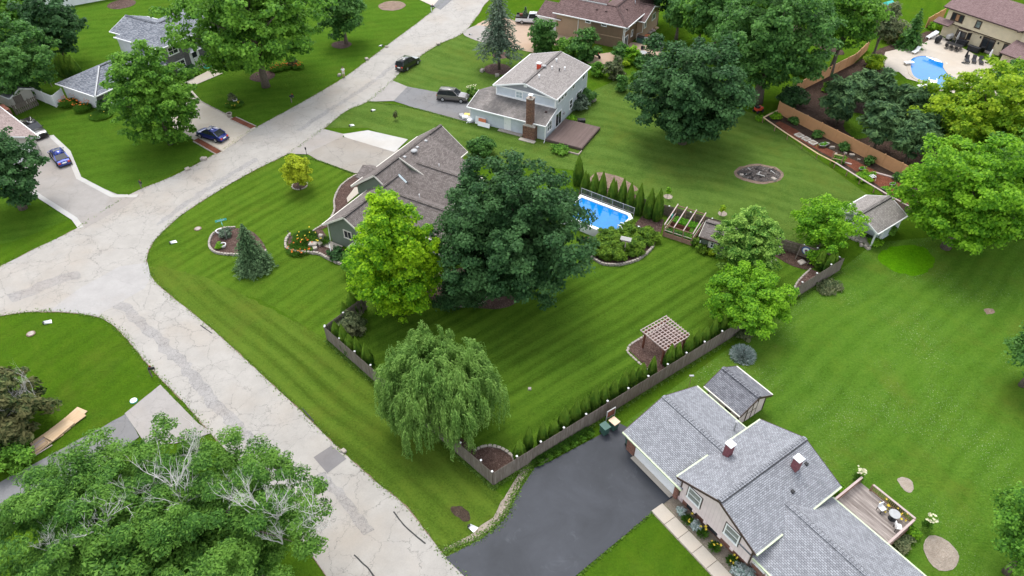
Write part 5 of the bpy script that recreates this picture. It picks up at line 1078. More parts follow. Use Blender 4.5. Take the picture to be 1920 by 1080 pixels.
conifer('conifer', 'dense green conifer left of the patio furniture', 1702, 88, 6.5, 2.6, 'lf_mid', 40, 16, .38, .2, .15, .2, per=12)
# ---- arborvitae hedges: four shapes, each plant its own
def arb_mesh(seed, h, rad):
    r = np.random.default_rng(seed); n = int(4200 * h / 2.2); t = r.random(n) ** .85; a = r.random(n) * 2 * math.pi
    prof = np.where(t < .18, .78 + t * 1.2, 1.0 - .95 * ((t - .18) / .82) ** 1.9); ridge = 1 + .10 * np.sin(a * 5 + seed) + .06 * np.sin(a * 9 + t * 11)
    rr = rad * prof * ridge * (.80 + .22 * r.random(n) ** .6)
    C = np.stack([rr * np.cos(a), rr * np.sin(a), t * h], 1); o = np.stack([np.cos(a), np.sin(a), np.zeros(n)], 1)
    return leaf_mesh('foliage', C, o + r.normal(size=(n, 3)) * .32 + np.array([0, 0, .45]), .085 * r.uniform(.7, 1.3, n), 1.6, M['lf_arb'], seed, np.array([0, 0, 1.0]) + r.normal(size=(n, 3)) * .3)
ARB = [arb_mesh(50 + k, 2.2, .56) for k in range(4)]
STEM = MB().tube([(0, 0, -.05), (0, 0, .5), (0, 0, 1.9)], [.05, .045, .01], 6).mesh('stem', M['bark'])
def arborvitae(pts, labf, group, h=2.0, seed=0, twin=(), zb=0.0, wk=1.0, sh=(0, 0, 0)):
    r = random.Random(seed)
    for i, (u, v) in enumerate(pts):
        p = G(u, v, zb) + Vector(sh); s_ = h / 2.2 * r.uniform(.80, 1.12); w_ = wk * r.uniform(.80, 1.12)
        o = thing('arborvitae', labf(i), 'shrub', (p.x + r.uniform(-.12, .12), p.y + r.uniform(-.12, .12), 0), r.uniform(0, 6), group); o.rotation_euler[0] = r.uniform(-.03, .03)
        f = link('foliage', ARB[r.randrange(4)], o, (0, 0, 0), (0, 0, 0), (w_, w_, s_)); link('stem', STEM, o)
        if i in twin:
            f2 = link('foliage', ARB[r.randrange(4)], o, (.32, .1, 0), (0, 0, 2), (w_ * .7, w_ * .7, s_ * .9))
Z12 = lambda x, y: (700 + x / 4, 740 + y / 4)
Z13 = lambda x, y: (1060 + x / 4, 540 + y / 4)
Z8 = lambda x, y: (1060 + x / 4, 270 + y / 4)
Z11 = lambda x, y: (560 + x / 4, 540 + y / 4)
south = [Z12(1118, 470), Z12(1200, 415), Z12(1290, 360), Z12(1375, 310), Z12(1458, 258), Z12(1535, 212), Z12(1605, 158), Z12(1680, 112), Z12(1755, 68), Z13(95, 1000), Z13(168, 955), Z13(238, 910), Z13(318, 862), Z13(388, 822), Z13(460, 780), Z13(525, 738), Z13(610, 692), Z13(680, 645), Z13(812, 575), Z13(870, 540), Z13(938, 500), Z13(1010, 456), Z13(1075, 418), Z13(1140, 372), Z13(1205, 330)]
south = south[:9] + [south[9]] + south[10:]
arborvitae(south, lambda i: '%s arborvitae from the mulched fence corner along the driveway fence' % ORD[i], 'arborvitae along the driveway fence', 3.0, 1, zb=.7, wk=.92, sh=(-.30, .43, 0), twin=(3, 10))
north = [Z8(100, 290), Z8(150, 370), Z8(210, 395), Z8(268, 418), Z8(345, 440), Z8(412, 462), Z8(480, 488), Z8(545, 512), Z8(618, 540), Z8(685, 555)]
arborvitae(north, lambda i: '%s arborvitae from the dark maple in the row behind the pool' % ORD[i], 'arborvitae behind the pool', 3.9, 2, zb=.2, wk=1.15, twin=(1, 4, 7, 9))
west = [Z11(290, 365), Z11(350, 425), Z11(400, 465), Z11(450, 505), Z11(510, 550), Z11(355, 215), Z11(415, 170), Z11(455, 140)]
arborvitae(west[:5], lambda i: '%s arborvitae from the top corner of the roadside fence' % ORD[i], 'arborvitae inside the roadside fence', 3.1, 3, zb=.6)
arborvitae(west[5:], lambda i: '%s arborvitae above the roadside fence corner under the lime maple' % ORD[i], 'arborvitae under the lime maple', 3.0, 4, zb=.5)
arborvitae([(1536, 500), (1552, 505), (1562, 503)], lambda i: '%s arborvitae from the target in the far fence corner' % ORD[i], 'arborvitae in the far fence corner', 2.6, 5, zb=.3)
arborvitae([(122, 142), (132, 143), (141, 145), (149, 147)], lambda i: '%s dark arborvitae from the left behind the white garage' % ORD[i], 'arborvitae behind the white garage', 3.6, 6, wk=1.6)
# ---- shrubs
def shrub(name, label, u, v, rx, rz, m, leaf=.2, dens=2.4, cr=None, cat='shrub', group=None, seed=None, asp=1.3, spiky=False):
    """u,v: foot on the ground; rx, rz metres"""
    p = G(u, v); seed = seed if seed is not None else int(u * 3 + v * 5); r = np.random.default_rng(seed)
    o = thing(name, label, cat, (p.x, p.y, 0), 0, group)
    if spiky:
        n = int(700 * (rx / .6) ** 2); d = sph(r, n); d[:, 2] = np.abs(d[:, 2]); rr = r.random(n) ** .4
        C = d * rr[:, None] * np.array([rx, rx, rz]) ; me = leaf_mesh('foliage', C, np.cross(d, r.normal(size=(n, 3))), .07 * r.uniform(.7, 1.3, n), 4.5, M[m], seed, d + np.array([0, 0, .3]))
        link('foliage', me, o)
    else:
        me, cl = leaf_crown('foliage', seed, 'dome', rx, rz, M[m], cr or max(.25, rx * .3), leaf, dens, None, asp); link('foliage', me, o, (0, 0, rz * .72))
    MB().tube([(0, 0, -.05), (.02, 0, rz * .6), (.05, .02, rz * 1.1)], [.06, .05, .02], 6).build('stem', M['bark'], o); return o
for a in (('shrub', 'dark round shrub between the green house and the grey house lawn', 903, 288, 1.9, 1.5, 'lf_mid', .3),
          ('shrub', 'clipped dark hedge mound at the foot of the huge dark maple', 862, 560, 3.0, 1.5, 'lf_dark', .22), ('round_bush', 'clipped round green bush by the white garage corner', 195, 207, .95, .95, 'lf_mid', .2),
          ('shrub', 'grey-green rounded shrub against the grey house by its deck', 1082, 203, 1.9, 1.25, 'lf_bluespruce', .28), ('shrub', 'darker rounded shrub at the far corner of the grey house', 1100, 190, 1.7, 1.25, 'lf_mid', .28),
          ('shrub', 'dark shrub at the foot of the green house gable', 634, 484, 1.1, .8, 'lf_dark', .22), ('shrub', 'tall leafy shrub under the lime maple near the green house', 668, 510, 1.5, 1.6, 'lf_green', .25),
          ('shrub', 'olive grey loose shrub inside the roadside fence', 664, 622, 1.5, 1.2, 'lf_olive', .2), ('small_tree', 'small green tree between the spruce and the tan house', 1018, 96, 2.6, 3.6, 'lf_mid', .4),
          ('shrub', 'leafy green shrub in front of the tan garage wall', 1062, 105, 2.2, 1.9, 'lf_green', .42), ('shrub', 'tall green shrub against the tan house wall', 1094, 112, 2.5, 3.4, 'lf_mid', .42),
          ('shrub', 'green shrub at the tan house corner by the patio', 1166, 112, 1.8, 1.7, 'lf_mid', .4), ('shrub', 'bright green shrub beside the tan house patio', 1184, 118, 1.5, 1.6, 'lf_bright', .4), ('shrub', 'small yellow-green shrub below the tan house patio', 1171, 124, .9, .8, 'lf_lime2', .3),
          ('shrub', 'grassy green mound next to the dark maple and patio', 1202, 126, 1.5, 1.1, 'lf_mid', .35), ('shrub', 'green shrub behind the roof of the grey house', 1120, 142, 1.5, 1.3, 'lf_green', .35), ('shrub', 'loose green sapling right of the grey house back corner', 1152, 148, 1.6, 2.0, 'lf_olive', .35), ('shrub', 'small upright shrub on the lawn right of the grey house', 1164, 172, 1.1, 1.6, 'lf_mid', .32), ('shrub', 'thin sapling on the lawn beside the round dark maple', 1192, 160, 1.1, 1.4, 'lf_green', .32),
          ('shrub', 'dark shrub at the near corner of the tan fence', 1480, 200, 2.3, 1.8, 'lf_dark', .36), ('shrub', 'leafy shrub behind the upper run of the tan fence', 1510, 140, 2.2, 1.8, 'lf_mid', .36), ('shrub', 'yellow-green bush beside the patio pool terrace', 1636, 128, 2.0, 1.4, 'lf_lime2', .35), ('shrub', 'brown-leaved bush left of the dense conifer', 1668, 78, 2.0, 1.8, 'lf_brownjun', .36), ('shrub', 'bright green bush on the mulch by the tan fence', 1551, 172, 1.0, .9, 'lf_bright', .3), ('shrub', 'large green shrub at the corner of the cream house terrace', 1890, 158, 3.0, 2.2, 'lf_mid', .36), ('shrub', 'green bushes against the cream house end wall', 1752, 55, 1.4, 1.0, 'lf_bright', .35),
          ('shrub', 'leafy green bush beside the archery target', 1530, 492, 1.2, 1.1, 'lf_bright', .24), ('shrub', 'bushy green plant at the front corner of the green shed', 1317, 472, .75, .6, 'lf_jun', .18), ('shrub', 'yellow-green plant beside the green shed wall', 1331, 476, .6, .45, 'lf_lime2', .18), ('shrub', 'low bush between greenhouse frame and green shed', 1305, 459, .7, .6, 'lf_jun', .2),
          ('shrub', 'dark hedge left of the grey brick house steps', 352, 145, 1.3, .9, 'lf_mid', .3), ('shrub', 'clipped dark hedge beside the grey brick front door', 362, 138, 1.2, .9, 'lf_dark', .3), ('shrub', 'dark hedge right of the grey brick front door', 402, 118, 1.6, 1.0, 'lf_dark', .3), ('shrub', 'dark hedge under the right hand windows of the brick house', 420, 110, 1.6, 1.0, 'lf_mid', .3),
          ('shrub', 'purple-brown bush in the lily bed under the big tree', 550, 124, 1.0, .85, 'lf_brownjun', .28), ('shrub', 'shrub by the white fence and weathered shed', 62, 178, 1.9, 1.6, 'lf_mid', .35),
          ('rose_bush', 'small flowering plant in the front lawn ring', 437, 190, .7, .8, 'lf_olive', .25), ('shrub', 'round yellow-green tuft in the corner island bed', 412, 465, .45, .4, 'lf_bright', .16), ('shrub', 'dark grey spiky shrub in the corner island bed', 424, 442, .8, .6, 'lf_bluespruce', .2),
          ('shrub', 'vine patch on the tan fence garden rail', 1572, 304, 1.0, .6, 'lf_green', .24), ('shrub', 'sprawling green vine along the garden rail', 1620, 335, 1.3, .5, 'lf_bright', .22), ('shrub', 'green plant at the left end of the garden rail', 1452, 222, 1.0, .6, 'lf_bright', .26), ('shrub', 'green tuft below the red tractor by the garden', 1424, 226, .8, .45, 'lf_bright', .24), ('shrub', 'climbing plant on the side of the porch shed', 1668, 440, .6, .9, 'lf_green', .2),
          ('shrub', 'low green plants beside the porch shed wall', 1640, 455, 1.0, .35, 'lf_bright', .2), ('shrub', 'rough weedy growth below the brown deck', 1050, 285, 1.4, .5, 'lf_green', .25), ('shrub', 'bright leafy plants at the far corner of the brown deck', 1072, 226, .8, .5, 'lf_bright', .24), ('shrub', 'low weedy plants outside the fence by the blue-grey shrub', 1395, 632, .9, .4, 'lf_olive', .18), ('shrub', 'weedy patch outside the far fence corner', 1555, 540, 1.6, .3, 'lf_olive', .18),
          ('shrub', 'white flowering bush by the grey SUV and garage', 887, 178, .8, .8, 'lf_tip', .24), ('shrub', 'green clump against the pink house deck rail', 1566, 922, .5, .6, 'lf_bright', .15), ('shrub', 'green clump at the outer corner of the pink house deck', 1711, 1003, .55, .45, 'lf_bright', .15), ('shrub', 'straggly plants along the edge of the pink house deck', 1690, 1020, 1.1, .3, 'lf_olive', .15)):
    shrub(*a)
jun = []
for k, (u, v, rx, rz) in enumerate(((1120, 470, 1.6, .8), (1150, 480, 1.7, .9), (1185, 470, 1.7, .9), (1212, 452, 1.5, .8), (1145, 456, 1.7, 1.0), (1180, 446, 1.6, 1.0))):
    shrub('juniper', '%s spreading juniper from the left in the stone-edged bed by the pool' % ORD[k], u, v, rx, rz, 'lf_jun', .13, 2.4, .42, group='junipers by the pool', asp=3.6)
b = shrub('overgrown_juniper', 'overgrown brownish juniper with grey dead twigs at the left edge', 10, 815, 4.3, 3.4, 'lf_brownjun', .24, 2.4, .7, asp=2.4)
for k in range(4): link('dead_branch', dead_limb(60 + k, 1.8), b, (1.2 + .5 * k, -.6 + .9 * k, 2.6), (0, .5, k))
shrub('shrub', 'green bush below the overgrown juniper at the left edge', 25, 868, 2.2, 1.5, 'lf_green', .22, 2.2, .6)
shrub('ornamental_grass', 'spiky blue-grey clump on the lawn outside the back fence', 1392, 668, 1.25, 1.0, 'lf_grey', spiky=True)
for k, (u, v, c3) in enumerate(((1276, 962, 'lf_grey'), (1302, 990, 'lf_grey'), (1386, 1074, 'lf_grey'), (1402, 1082, 'lf_grey'))):
    shrub('sage_clump', '%s blue-grey clump from the driveway in the pink house bed' % ORD[k], u, v, .42 if k < 2 else .65, .42, c3, .12, 2.6, .16, group='blue-grey clumps by the pink house')
# flowering clumps: blades with flower heads as their own parts
def lily(name, label, u, v, rx, h, fm, nf=9, group=None, seed=None):
    p = G(u, v); seed = int(u + 7 * v); r = np.random.default_rng(seed); o = thing(name, label, 'plant', (p.x, p.y, 0), 0, group)
    n = int(420 * (rx / .5) ** 1.5); a = r.random(n) * 6.283; q = r.random(n) ** .6
    C = np.stack([np.cos(a) * q * rx, np.sin(a) * q * rx, h * (.25 + .6 * r.random(n) * (1.1 - q * .6))], 1); d = np.stack([np.cos(a) * q, np.sin(a) * q, 1.1 - .5 * q], 1)
    link('blades', leaf_mesh('blades', C, np.cross(d, r.normal(size=(n, 3))), .07 * r.uniform(.7, 1.3, n), 5, M['lf_lily'], seed, d), o)
    fl = MB()
    for k in range(6): aa = k * math.pi / 3; fl.add([(0, 0, 0), (.05 * math.cos(aa - .5), .05 * math.sin(aa - .5), .05), (.11 * math.cos(aa), .11 * math.sin(aa), .06), (.05 * math.cos(aa + .5), .05 * math.sin(aa + .5), .05)], [(0, 1, 2, 3)])
    fme = fl.mesh('flower', fm)
    for k in range(nf): aa = r.random() * 6.283; qq = r.random() ** .5; link('flower', fme, o, (math.cos(aa) * qq * rx, math.sin(aa) * qq * rx, h * r.uniform(.95, 1.25)), (r.normal() * .4, r.normal() * .4, aa), (r.uniform(.9, 1.5),) * 3)
    return o
for k, (u, v) in enumerate(((1288, 978), (1316, 1003), (1338, 1028), (1372, 1055))): lily('day_lily', '%s yellow day lily clump from the driveway by the pink house wall' % ORD[k], u, v, .42, .55, M['yellowflower'], 4, 'yellow lilies by the pink house')
for k, (u, v, rx) in enumerate(((130, 198, 1.3), (157, 207, 1.2))): lily('orange_lily', ('left', 'right')[k] + ' orange lily clump against the white garage wall', u, v, rx, 1.1, M['orangeflower'], 26, 'orange lilies by the white garage')
for k, (u, v, rx) in enumerate(((520, 131, 1.3), (535, 128, 1.1), (560, 128, .9))): lily('orange_lily', '%s orange lily clump from the trunk of the big spreading tree' % ORD[k], u, v, rx, .7, M['orangeflower'], 16, 'lilies under the big tree')
lily('orange_lily', 'low orange and yellow flowers in the rock garden bed', 563, 468, 1.5, .5, M['orangeflower'], 24); lily('day_lily', 'leafy light green perennials at the back of the rock garden', 572, 449, 1.4, .8, M['yellowflower'], 8); lily('day_lily', 'green perennials beside the green house gable in the rock garden', 605, 455, .8, .6, M['yellowflower'], 4)
lily('day_lily', 'flower ring planting around the front lawn pot', 440, 197, 1.3, .4, M['yellowflower'], 10); lily('hosta', 'leafy perennials at the foot of the white garage bed', 190, 218, 1.6, .5, M['yellowflower'], 2)
lily('yucca', 'cream flower spike by the corner of the pink house deck', 1604, 905, .4, 1.5, M['whiteflower'], 22); lily('yucca', 'cream flower spike outside the pink house deck', 1733, 992, .35, 1.4, M['whiteflower'], 18); lily('hydrangea', 'white flower heads on the bush beside the grey SUV', 885, 178, .8, 1.2, M['whiteflower'], 22)
lily('day_lily', 'yellow-flowering plants along the outside of the deck rail', 1668, 965, 1.1, .6, M['yellowflower'], 14)
for k in range(7):
    u, v = 1008 + k * 15.5, 866 - k * 8.6; lily('day_lily', '%s leafy lily clump from the gravel end along the driveway fence' % ORD[k], u, v, .55, .5, M['yellowflower'], 0, 'leafy strip between fence and driveway')
for k, (u, v) in enumerate(((1253, 366), (1355, 398))):
    o = tree('sapling', ('left', 'right')[k] + ' thin sapling in a pale mulch ring on the back lawn', 'tree', u, v - 8, 6, 1.2, 'egg', 1.5, 'lf_lime2' if k else 'lf_bright', .22, .17, 1.4, trunk=.03)
    sheet('mulch_ring', ring(u, v + 3, .55), .046, M['sand'], .06, px=False)
tree('sapling', 'small dark red sapling on the lawn beside the parking pad', 'tree', 741, 216, 5, .8, 'egg', 1.5, 'lf_brownjun', .2, .18, 1.6, trunk=.03)
for k, (u, v) in enumerate(((1487, 232), (1530, 258), (1582, 282), (1628, 308), (1683, 337))): shrub('boxwood', '%s dark green bush from the left in front of the tan fence' % ORD[k], u, v, .75, .7, 'lf_mid', .22, 2.6, .3, group='bushes along the tan fence')
# ================================================================== fences
PICK = {}
def plank_fence(label, a, b, m, h=1.8, pw=.145, posts_every=2.44, inside=1, caps=True, start=0.0, lim=300, gap=.006, cap_m='white', rail_n=3, name='plank_fence', post_m=None):
    """a, b: world points; pickets, rails and posts are parts; inside: which side the posts stand on"""
    a = Vector(a); b = Vector(b); d = b - a; L = d.length; ang = math.atan2(d.y, d.x); F = thing(name, label, 'fence', (a.x, a.y, 0), ang)
    key = (m.name, h, pw)
    if key not in PICK: PICK[key] = [MB().box(-pw / 2 + gap / 2, pw / 2 - gap / 2, -.010, .010, .03, h + dz).mesh('picket', m) for dz in (0, .012, -.015)]
    r = random.Random(int(L * 100)); n = int(L / pw); rest = MB()
    for k in range(n):
        x = (k + .5) * pw; j = r.uniform(-.006, .006)
        if k < lim: link('picket', r.choice(PICK[key]), F, (x, j, 0), (0, r.uniform(-.006, .006), 0))
        else: rest.box(x - pw / 2 + gap / 2, x + pw / 2 - gap / 2, -.01 + j, .01 + j, .03, h + r.uniform(-.015, .012))
    if rest.v: o = rest.build('pickets', m, F); o['kind'] = 'stuff'
    s_ = inside
    for q in range(rail_n):
        z = .28 + (h - .5) * q / max(1, rail_n - 1); MB().box(0, L, min(.012 * s_, .062 * s_), max(.012 * s_, .062 * s_), z, z + .09).build('rail', m, F)
    k = 0; pm = MB().box(-.055, .055, -.055, .055, 0, h + .06).mesh('post', post_m or m); cm = MB().box(-.075, .075, -.075, .075, 0, .05).lathe([(.06, .05), (.045, .09), (.01, .11)], 8).mesh('cap', M[cap_m])
    x = start
    while x <= L + .01:
        p = link('post', pm, F, (x, .12 * s_, 0))
        if caps: link('cap', cm, p, (0, 0, h + .06))
        x += posts_every
    return F
FC = G(925, 911); FW = G(613, 637); FE = G(1575, 507); FN0 = G(1205, 392); FN1 = G(1526, 486)
plank_fence('long weathered plank fence with white post caps between yard and black driveway', FC, FE, M['fence'], inside=1)
plank_fence('weathered plank fence with white post caps along the side road verge', FW, FC, M['fence'], inside=1)
plank_fence('short plank fence running up from the roadside corner under the lime maple', FW, G(690, 578), M['fence'], inside=-1)
plank_fence('brown plank fence with open rails behind greenhouse frame and archery target', FN0, FN1, M['fence_n'], 1.5, inside=-1, posts_every=2.6, start=.6)
plank_fence('far end of the plank fence beside the target', FN1, FE, M['fence'], 1.6, inside=-1)
F = plank_fence('leaning grey picket fence with gaps beside the beige house', G(32, 216), G(74, 197), M['fence'], 1.5, .3, 2.4, 1, False, gap=.12, name='picket_fence')
# tan vinyl fence, panel by panel
def panel_fence(label, pts, m, pm, h=1.8, bay=2.44, name='panel_fence', rail=True):
    F = thing(name, label, 'fence', tuple(pts[0]), 0); o0 = Vector(pts[0]); cap = MB().add([(-.09, -.09, 0), (.09, -.09, 0), (.09, .09, 0), (-.09, .09, 0), (0, 0, .1)], [(0, 1, 4), (1, 2, 4), (2, 3, 4), (3, 0, 4), (3, 2, 1, 0)]).mesh('cap', pm)
    for i in range(len(pts) - 1):
        a = Vector(pts[i]) - o0; b = Vector(pts[i + 1]) - o0; L = (b - a).length; n = max(1, round(L / bay)); d = (b - a) / L; ang = math.atan2(d.y, d.x); w_ = L / n
        me = MB()
        k = int(w_ / .16)
        for j in range(k): x = .07 + j * (w_ - .14) / k; me.box(x + .004, x + (w_ - .14) / k - .004, -.02, .02, .08, h - .08)
        panel = me.box(.05, w_ - .05, -.012, .012, .08, h - .08).mesh('panel', m); rl = MB().box(.05, w_ - .05, -.035, .035, 0, .09).mesh('rail', pm); post = MB().box(-.065, .065, -.065, .065, 0, h + .05).mesh('post', pm)
        for j in range(n):
            p = a + d * w_ * j; link('panel', panel, F, p, (0, 0, ang))
            if rail: link('rail', rl, F, p + Vector((0, 0, h - .09)), (0, 0, ang)); link('rail', rl, F, p + Vector((0, 0, .03)), (0, 0, ang))
        for j in range(n + (1 if i == len(pts) - 2 else 0)):
            q = link('post', post, F, a + d * w_ * j, (0, 0, ang)); link('cap', cap, q, (0, 0, h + .05))
    return F
panel_fence('tan vinyl panel fence running down behind the red mulch garden', [G(1457, 212), G(1716, 345)], M['vinyl'], M['vinyl_post'])
panel_fence('upper run of tan vinyl panel fence passing behind the pines', [G(1490, 176), G(1600, 120), G(1625, 95)], M['vinyl'], M['vinyl_post'])
panel_fence('reddish tan fence beside the end wall of the cream house', [G(1735, 52), G(1768, 33)], M['vinyl'], M['vinyl_post'])
panel_fence('white vinyl privacy fence joining the white garage', [G(68, 185), G(106, 201), G(123, 187)], M['white'], M['white'])
# garden rail: weathered beam on posts
gr = thing('garden_rail', 'weathered wooden rail on short posts along the garden edge', 'fence', tuple(G(1429, 230)))
o0 = G(1429, 230); RP = GP([(1456, 216), (1429, 230), (1475, 262), (1530, 298), (1563, 315), (1610, 345), (1665, 378), (1705, 400)])
for i in range(len(RP) - 1):
    a, b = RP[i] - o0, RP[i + 1] - o0; MB().beam(a + Vector((0, 0, .82)), b + Vector((0, 0, .82)), .22, .06).build('rail', M['lumber'] if i < 4 else M['palewood'], gr)
    n = max(1, int((b - a).length / 1.9))
    for j in range(n): p = a.lerp(b, j / n); MB().box(p.x - .05, p.x + .05, p.y - .05, p.y + .05, 0, .79).build('post', M['cedar'], gr)
tr = thing('garden_trellis', 'tall wooden trellis frame standing at the garden rail', 'trellis', tuple(G(1556, 308)), R(-25))
for x in (0, 1.3): MB().box(x - .06, x + .06, -.06, .06, 0, 1.9).build('post', M['cedar'], tr)
MB().box(0, 1.3, -.04, .04, 1.5, 1.62).build('cross_bar', M['lumber'], tr); MB().box(0, 1.3, -.03, .03, .9, .98).build('cross_bar', M['lumber'], tr)
# planting boxes and tubs in the garden
for k, (u, v) in enumerate(((1498, 255), (1511, 262), (1524, 269))):
    B = thing('planting_box', '%s square white-edged planting box from the left on the red mulch' % ORD[k], 'planter', tuple(G(u, v)), R(30), 'square planting boxes'); MB().box(-.5, .5, -.5, .5, .05, .2).build('frame', M['cream_trim'], B); MB().box(-.36, .36, -.36, .36, .1, .215).build('soil', M['sand'], B)
for k, (u, v, w_, lab) in enumerate(((1543, 275, 1.2, 'silver oval tub of greens at the end of the red mulch'), (1672, 349, .75, 'oval metal tub right of the garden path'), (1657, 357, .7, 'oval tub with spokes near the garden rail'), (1615, 320, .8, 'stone trough with greens by the garden vine'))):
    B = thing('garden_tub', lab, 'planter', tuple(G(u, v)), R(25)); MB().lathe([(w_ * .42, 0), (w_ * .52, .4), (w_ * .56, .42), (w_ * .47, .43), (w_ * .45, .34)], 16, (0, 0, 0), 1.25, .7).build('tub', M['metal'], B, smooth=True)
    r = np.random.default_rng(k); n = 120; link('plants', leaf_mesh('plants', r.normal(size=(n, 3)) * np.array([w_ * .28, w_ * .15, .05]) + np.array([0, 0, .45]), r.normal(size=(n, 3)) + np.array([0, 0, 1.5]), .14, 1.3, M['lf_lettuce'], k), B)
for k, (u, v, lab) in enumerate(((1633, 339, 'white wire frame stool standing on the garden mulch'), (1693, 373, 'white wire frame stool near the right end of the garden'))):
    B = thing('wire_stool', lab, 'stool', tuple(G(u, v)), R(20))
    for x in (-.3, .3):
        for y in (-.3, .3): MB().tube([(x * 1.15, y * 1.15, 0), (x, y, .7)], .03, 5).build('leg', M['white'], B)
    mb = MB()
    for q in (-.3, 0, .3): mb.box(-.32, .32, q - .03, q + .03, .68, .73).box(q - .03, q + .03, -.32, .32, .681, .731)
    mb.build('top_grid', M['white'], B)
for k, (u, v, l_) in enumerate(((1580, 305, 2.2), (1660, 330, 3.2))):
    B = MB().box(-l_ / 2, l_ / 2, -.15, .15, .06, .16).build('timber', M['palewood'], None, tuple(G(u, v)), (0, 0, R(-31))); tag(B, ('short pale timber by the trellis', 'long pale timber lying across the garden mulch')[k], 'timber')
B = thing('small_tractor', 'orange-red mower parked by the big trunk at the garden end', 'mower', tuple(G(1421, 210)), R(30)); bevelled_obj(MB().box(-.6, .6, -.4, .4, .35, .8), 'body', M['red'], B, .08); MB().box(-.6, -.1, -.35, .35, .8, 1.05).build('seat', M['black'], B)
for x in (-.45, .45):
    for y in (-.42, .42): MB().lathe([(.24, -.09), (.27, 0), (.24, .09)], 12).build('wheel', M['tyre'], B, (x, y, .26), (R(90), 0, 0))
for k, (u, v, s_) in enumerate(((1560, 278, .5), (1567, 290, .4), (1585, 288, .35), (1597, 292, .5), (1640, 330, .3), (1553, 270, .35), (1610, 300, .3))):
    tag(link('garden_stone', STONES[k % 4], None, G(u, v, .05), (0, 0, k), (s_ * 1.3, s_ * .7, s_ * .6)), '%s loose pale stone from the left in the fence garden' % ORD[k], 'stone', 'stones in the fence garden')

# ================================================================== pools
PC = G(1192, 404, 1.15); PS = G(1152, 444, 1.15); ax = (PC - PS); Wd = ax.length; ang = math.atan2(ax.y, ax.x)
P = thing('swimming_pool', 'raised rectangular swimming pool with white walls and bright blue water', 'pool', (PS.x, PS.y, 0), ang)   # x: towards back edge, y: to the left
Lp = 7.6; ch = .7
outer = [(0, .5), (.5, 0), (Wd - ch, 0), (Wd, ch), (Wd, Lp), (0, Lp)]
inset = lambda q: [(q, .5 + q * .4), (.5 + q * .4, q), (Wd - ch - q * .4, q), (Wd - q, ch + q * .4), (Wd - q, Lp - q), (q, Lp - q)]
wl = MB().prism(outer, 0, 1.02).build('pool_wall', M['white'], P)
mb = MB(); inn = inset(.42); n = len(outer)
mb.add([(x, y, 1.15) for x, y in outer] + [(x, y, 1.15) for x, y in inn] + [(x, y, 1.02) for x, y in outer] + [(x, y, 1.02) for x, y in inn], [(i, (i + 1) % n, n + (i + 1) % n, n + i) for i in range(n)] + [(2 * n + i, 2 * n + (i + 1) % n, (i + 1) % n, i) for i in range(n)] + [(n + i, n + (i + 1) % n, 3 * n + (i + 1) % n, 3 * n + i) for i in range(n)])
mb.build('coping', M['white'], P)
MB().add([(x, y, 1.03) for x, y in inset(.40)], [tuple(range(n))]).build('water', M['water'], P)
MB().tube([(Wd * .3, .5, 1.1), (Wd * .3, .45, 1.7), (Wd * .3, .1, 1.75), (Wd * .3, -.5, .9), (Wd * .3, -.6, 0)], .05, 6).tube([(Wd * .42, .5, 1.1), (Wd * .42, .45, 1.7), (Wd * .42, .1, 1.75), (Wd * .42, -.5, .9), (Wd * .42, -.6, 0)], .05, 6).build('ladder', M['white'], P)
st = MB()
for k in range(4): st.box(Wd * .3, Wd * .62, -.5 + k * .2, -.28 + k * .2, 0, .3 + .22 * k)
st.build('steps', M['white'], P)
rl = thing('pool_railing', 'thin metal railing along the back edge of the raised pool', 'railing', (PS.x, PS.y, 0), ang)
for k in range(6): MB().box(Wd + .10, Wd + .15, .3 + k * 1.45, .35 + k * 1.45, 0, 2.0).build('post', M['flash'], rl)
for z in (1.2, 1.98): MB().box(Wd + .105, Wd + .145, .3, Lp, z, z + .05).build('rail', M['flash'], rl)
mb = MB()
for k in range(60): mb.box(Wd + .118, Wd + .132, .35 + k * .12, .362 + k * .12, 1.2, 1.98)
mb.build('balusters', M['flash'], rl)['kind'] = 'stuff'
pp = thing('pool_pump', 'grey pool pump and filter beside the steps', 'pump', tuple(G(1196, 434)), R(-20)); MB().lathe([(.25, 0), (.27, .1), (.27, .6), (.15, .75), (.05, .8)], 14).build('filter_tank', M['metal'], pp, smooth=True); MB().lathe([(.14, 0), (.14, .5), (.1, .55)], 12, (-.5, 0, 0)).build('pump_body', M['metal'], pp, smooth=True); MB().tube([(-.5, 0, .4), (-.2, .2, .45), (0, .1, .5)], .05, 6).build('hose', M['white'], pp)
# in-ground pool on the cream house terrace
pool2 = dense(GP([(1707, 118), (1712, 110), (1728, 106), (1745, 108), (1760, 113), (1768, 120), (1768, 128), (1778, 141), (1794, 150), (1785, 162), (1760, 168), (1735, 155), (1712, 142)]), .3, True)
P = thing('inground_pool', 'curved in-ground pool set in the cream house terrace', 'pool', tuple(pool2[0])); o0 = pool2[0]
cop = [p - o0 for p in rough_edge(pool2, 0, .55, 0)]; inn = [p - o0 for p in pool2]; n = len(inn)
MB().add([(p.x, p.y, .12) for p in cop] + [(p.x, p.y, .12) for p in inn] + [(p.x, p.y, .02) for p in cop], [(i, (i + 1) % n, n + (i + 1) % n, n + i) for i in range(n)] + [(2 * n + i, 2 * n + (i + 1) % n, (i + 1) % n, i) for i in range(n)]).build('coping', M['concrete'], P)
MB().add([(p.x, p.y, .12) for p in inn] + [(p.x, p.y, .071) for p in inn], [(i, n + i, n + (i + 1) % n, (i + 1) % n) for i in range(n)]).build('tile_band', M['tileblue'], P)
MB().add([(p.x, p.y, .080) for p in inn], [tuple(range(n))]).build('water', M['water'], P)
q = G(1752, 110) - o0
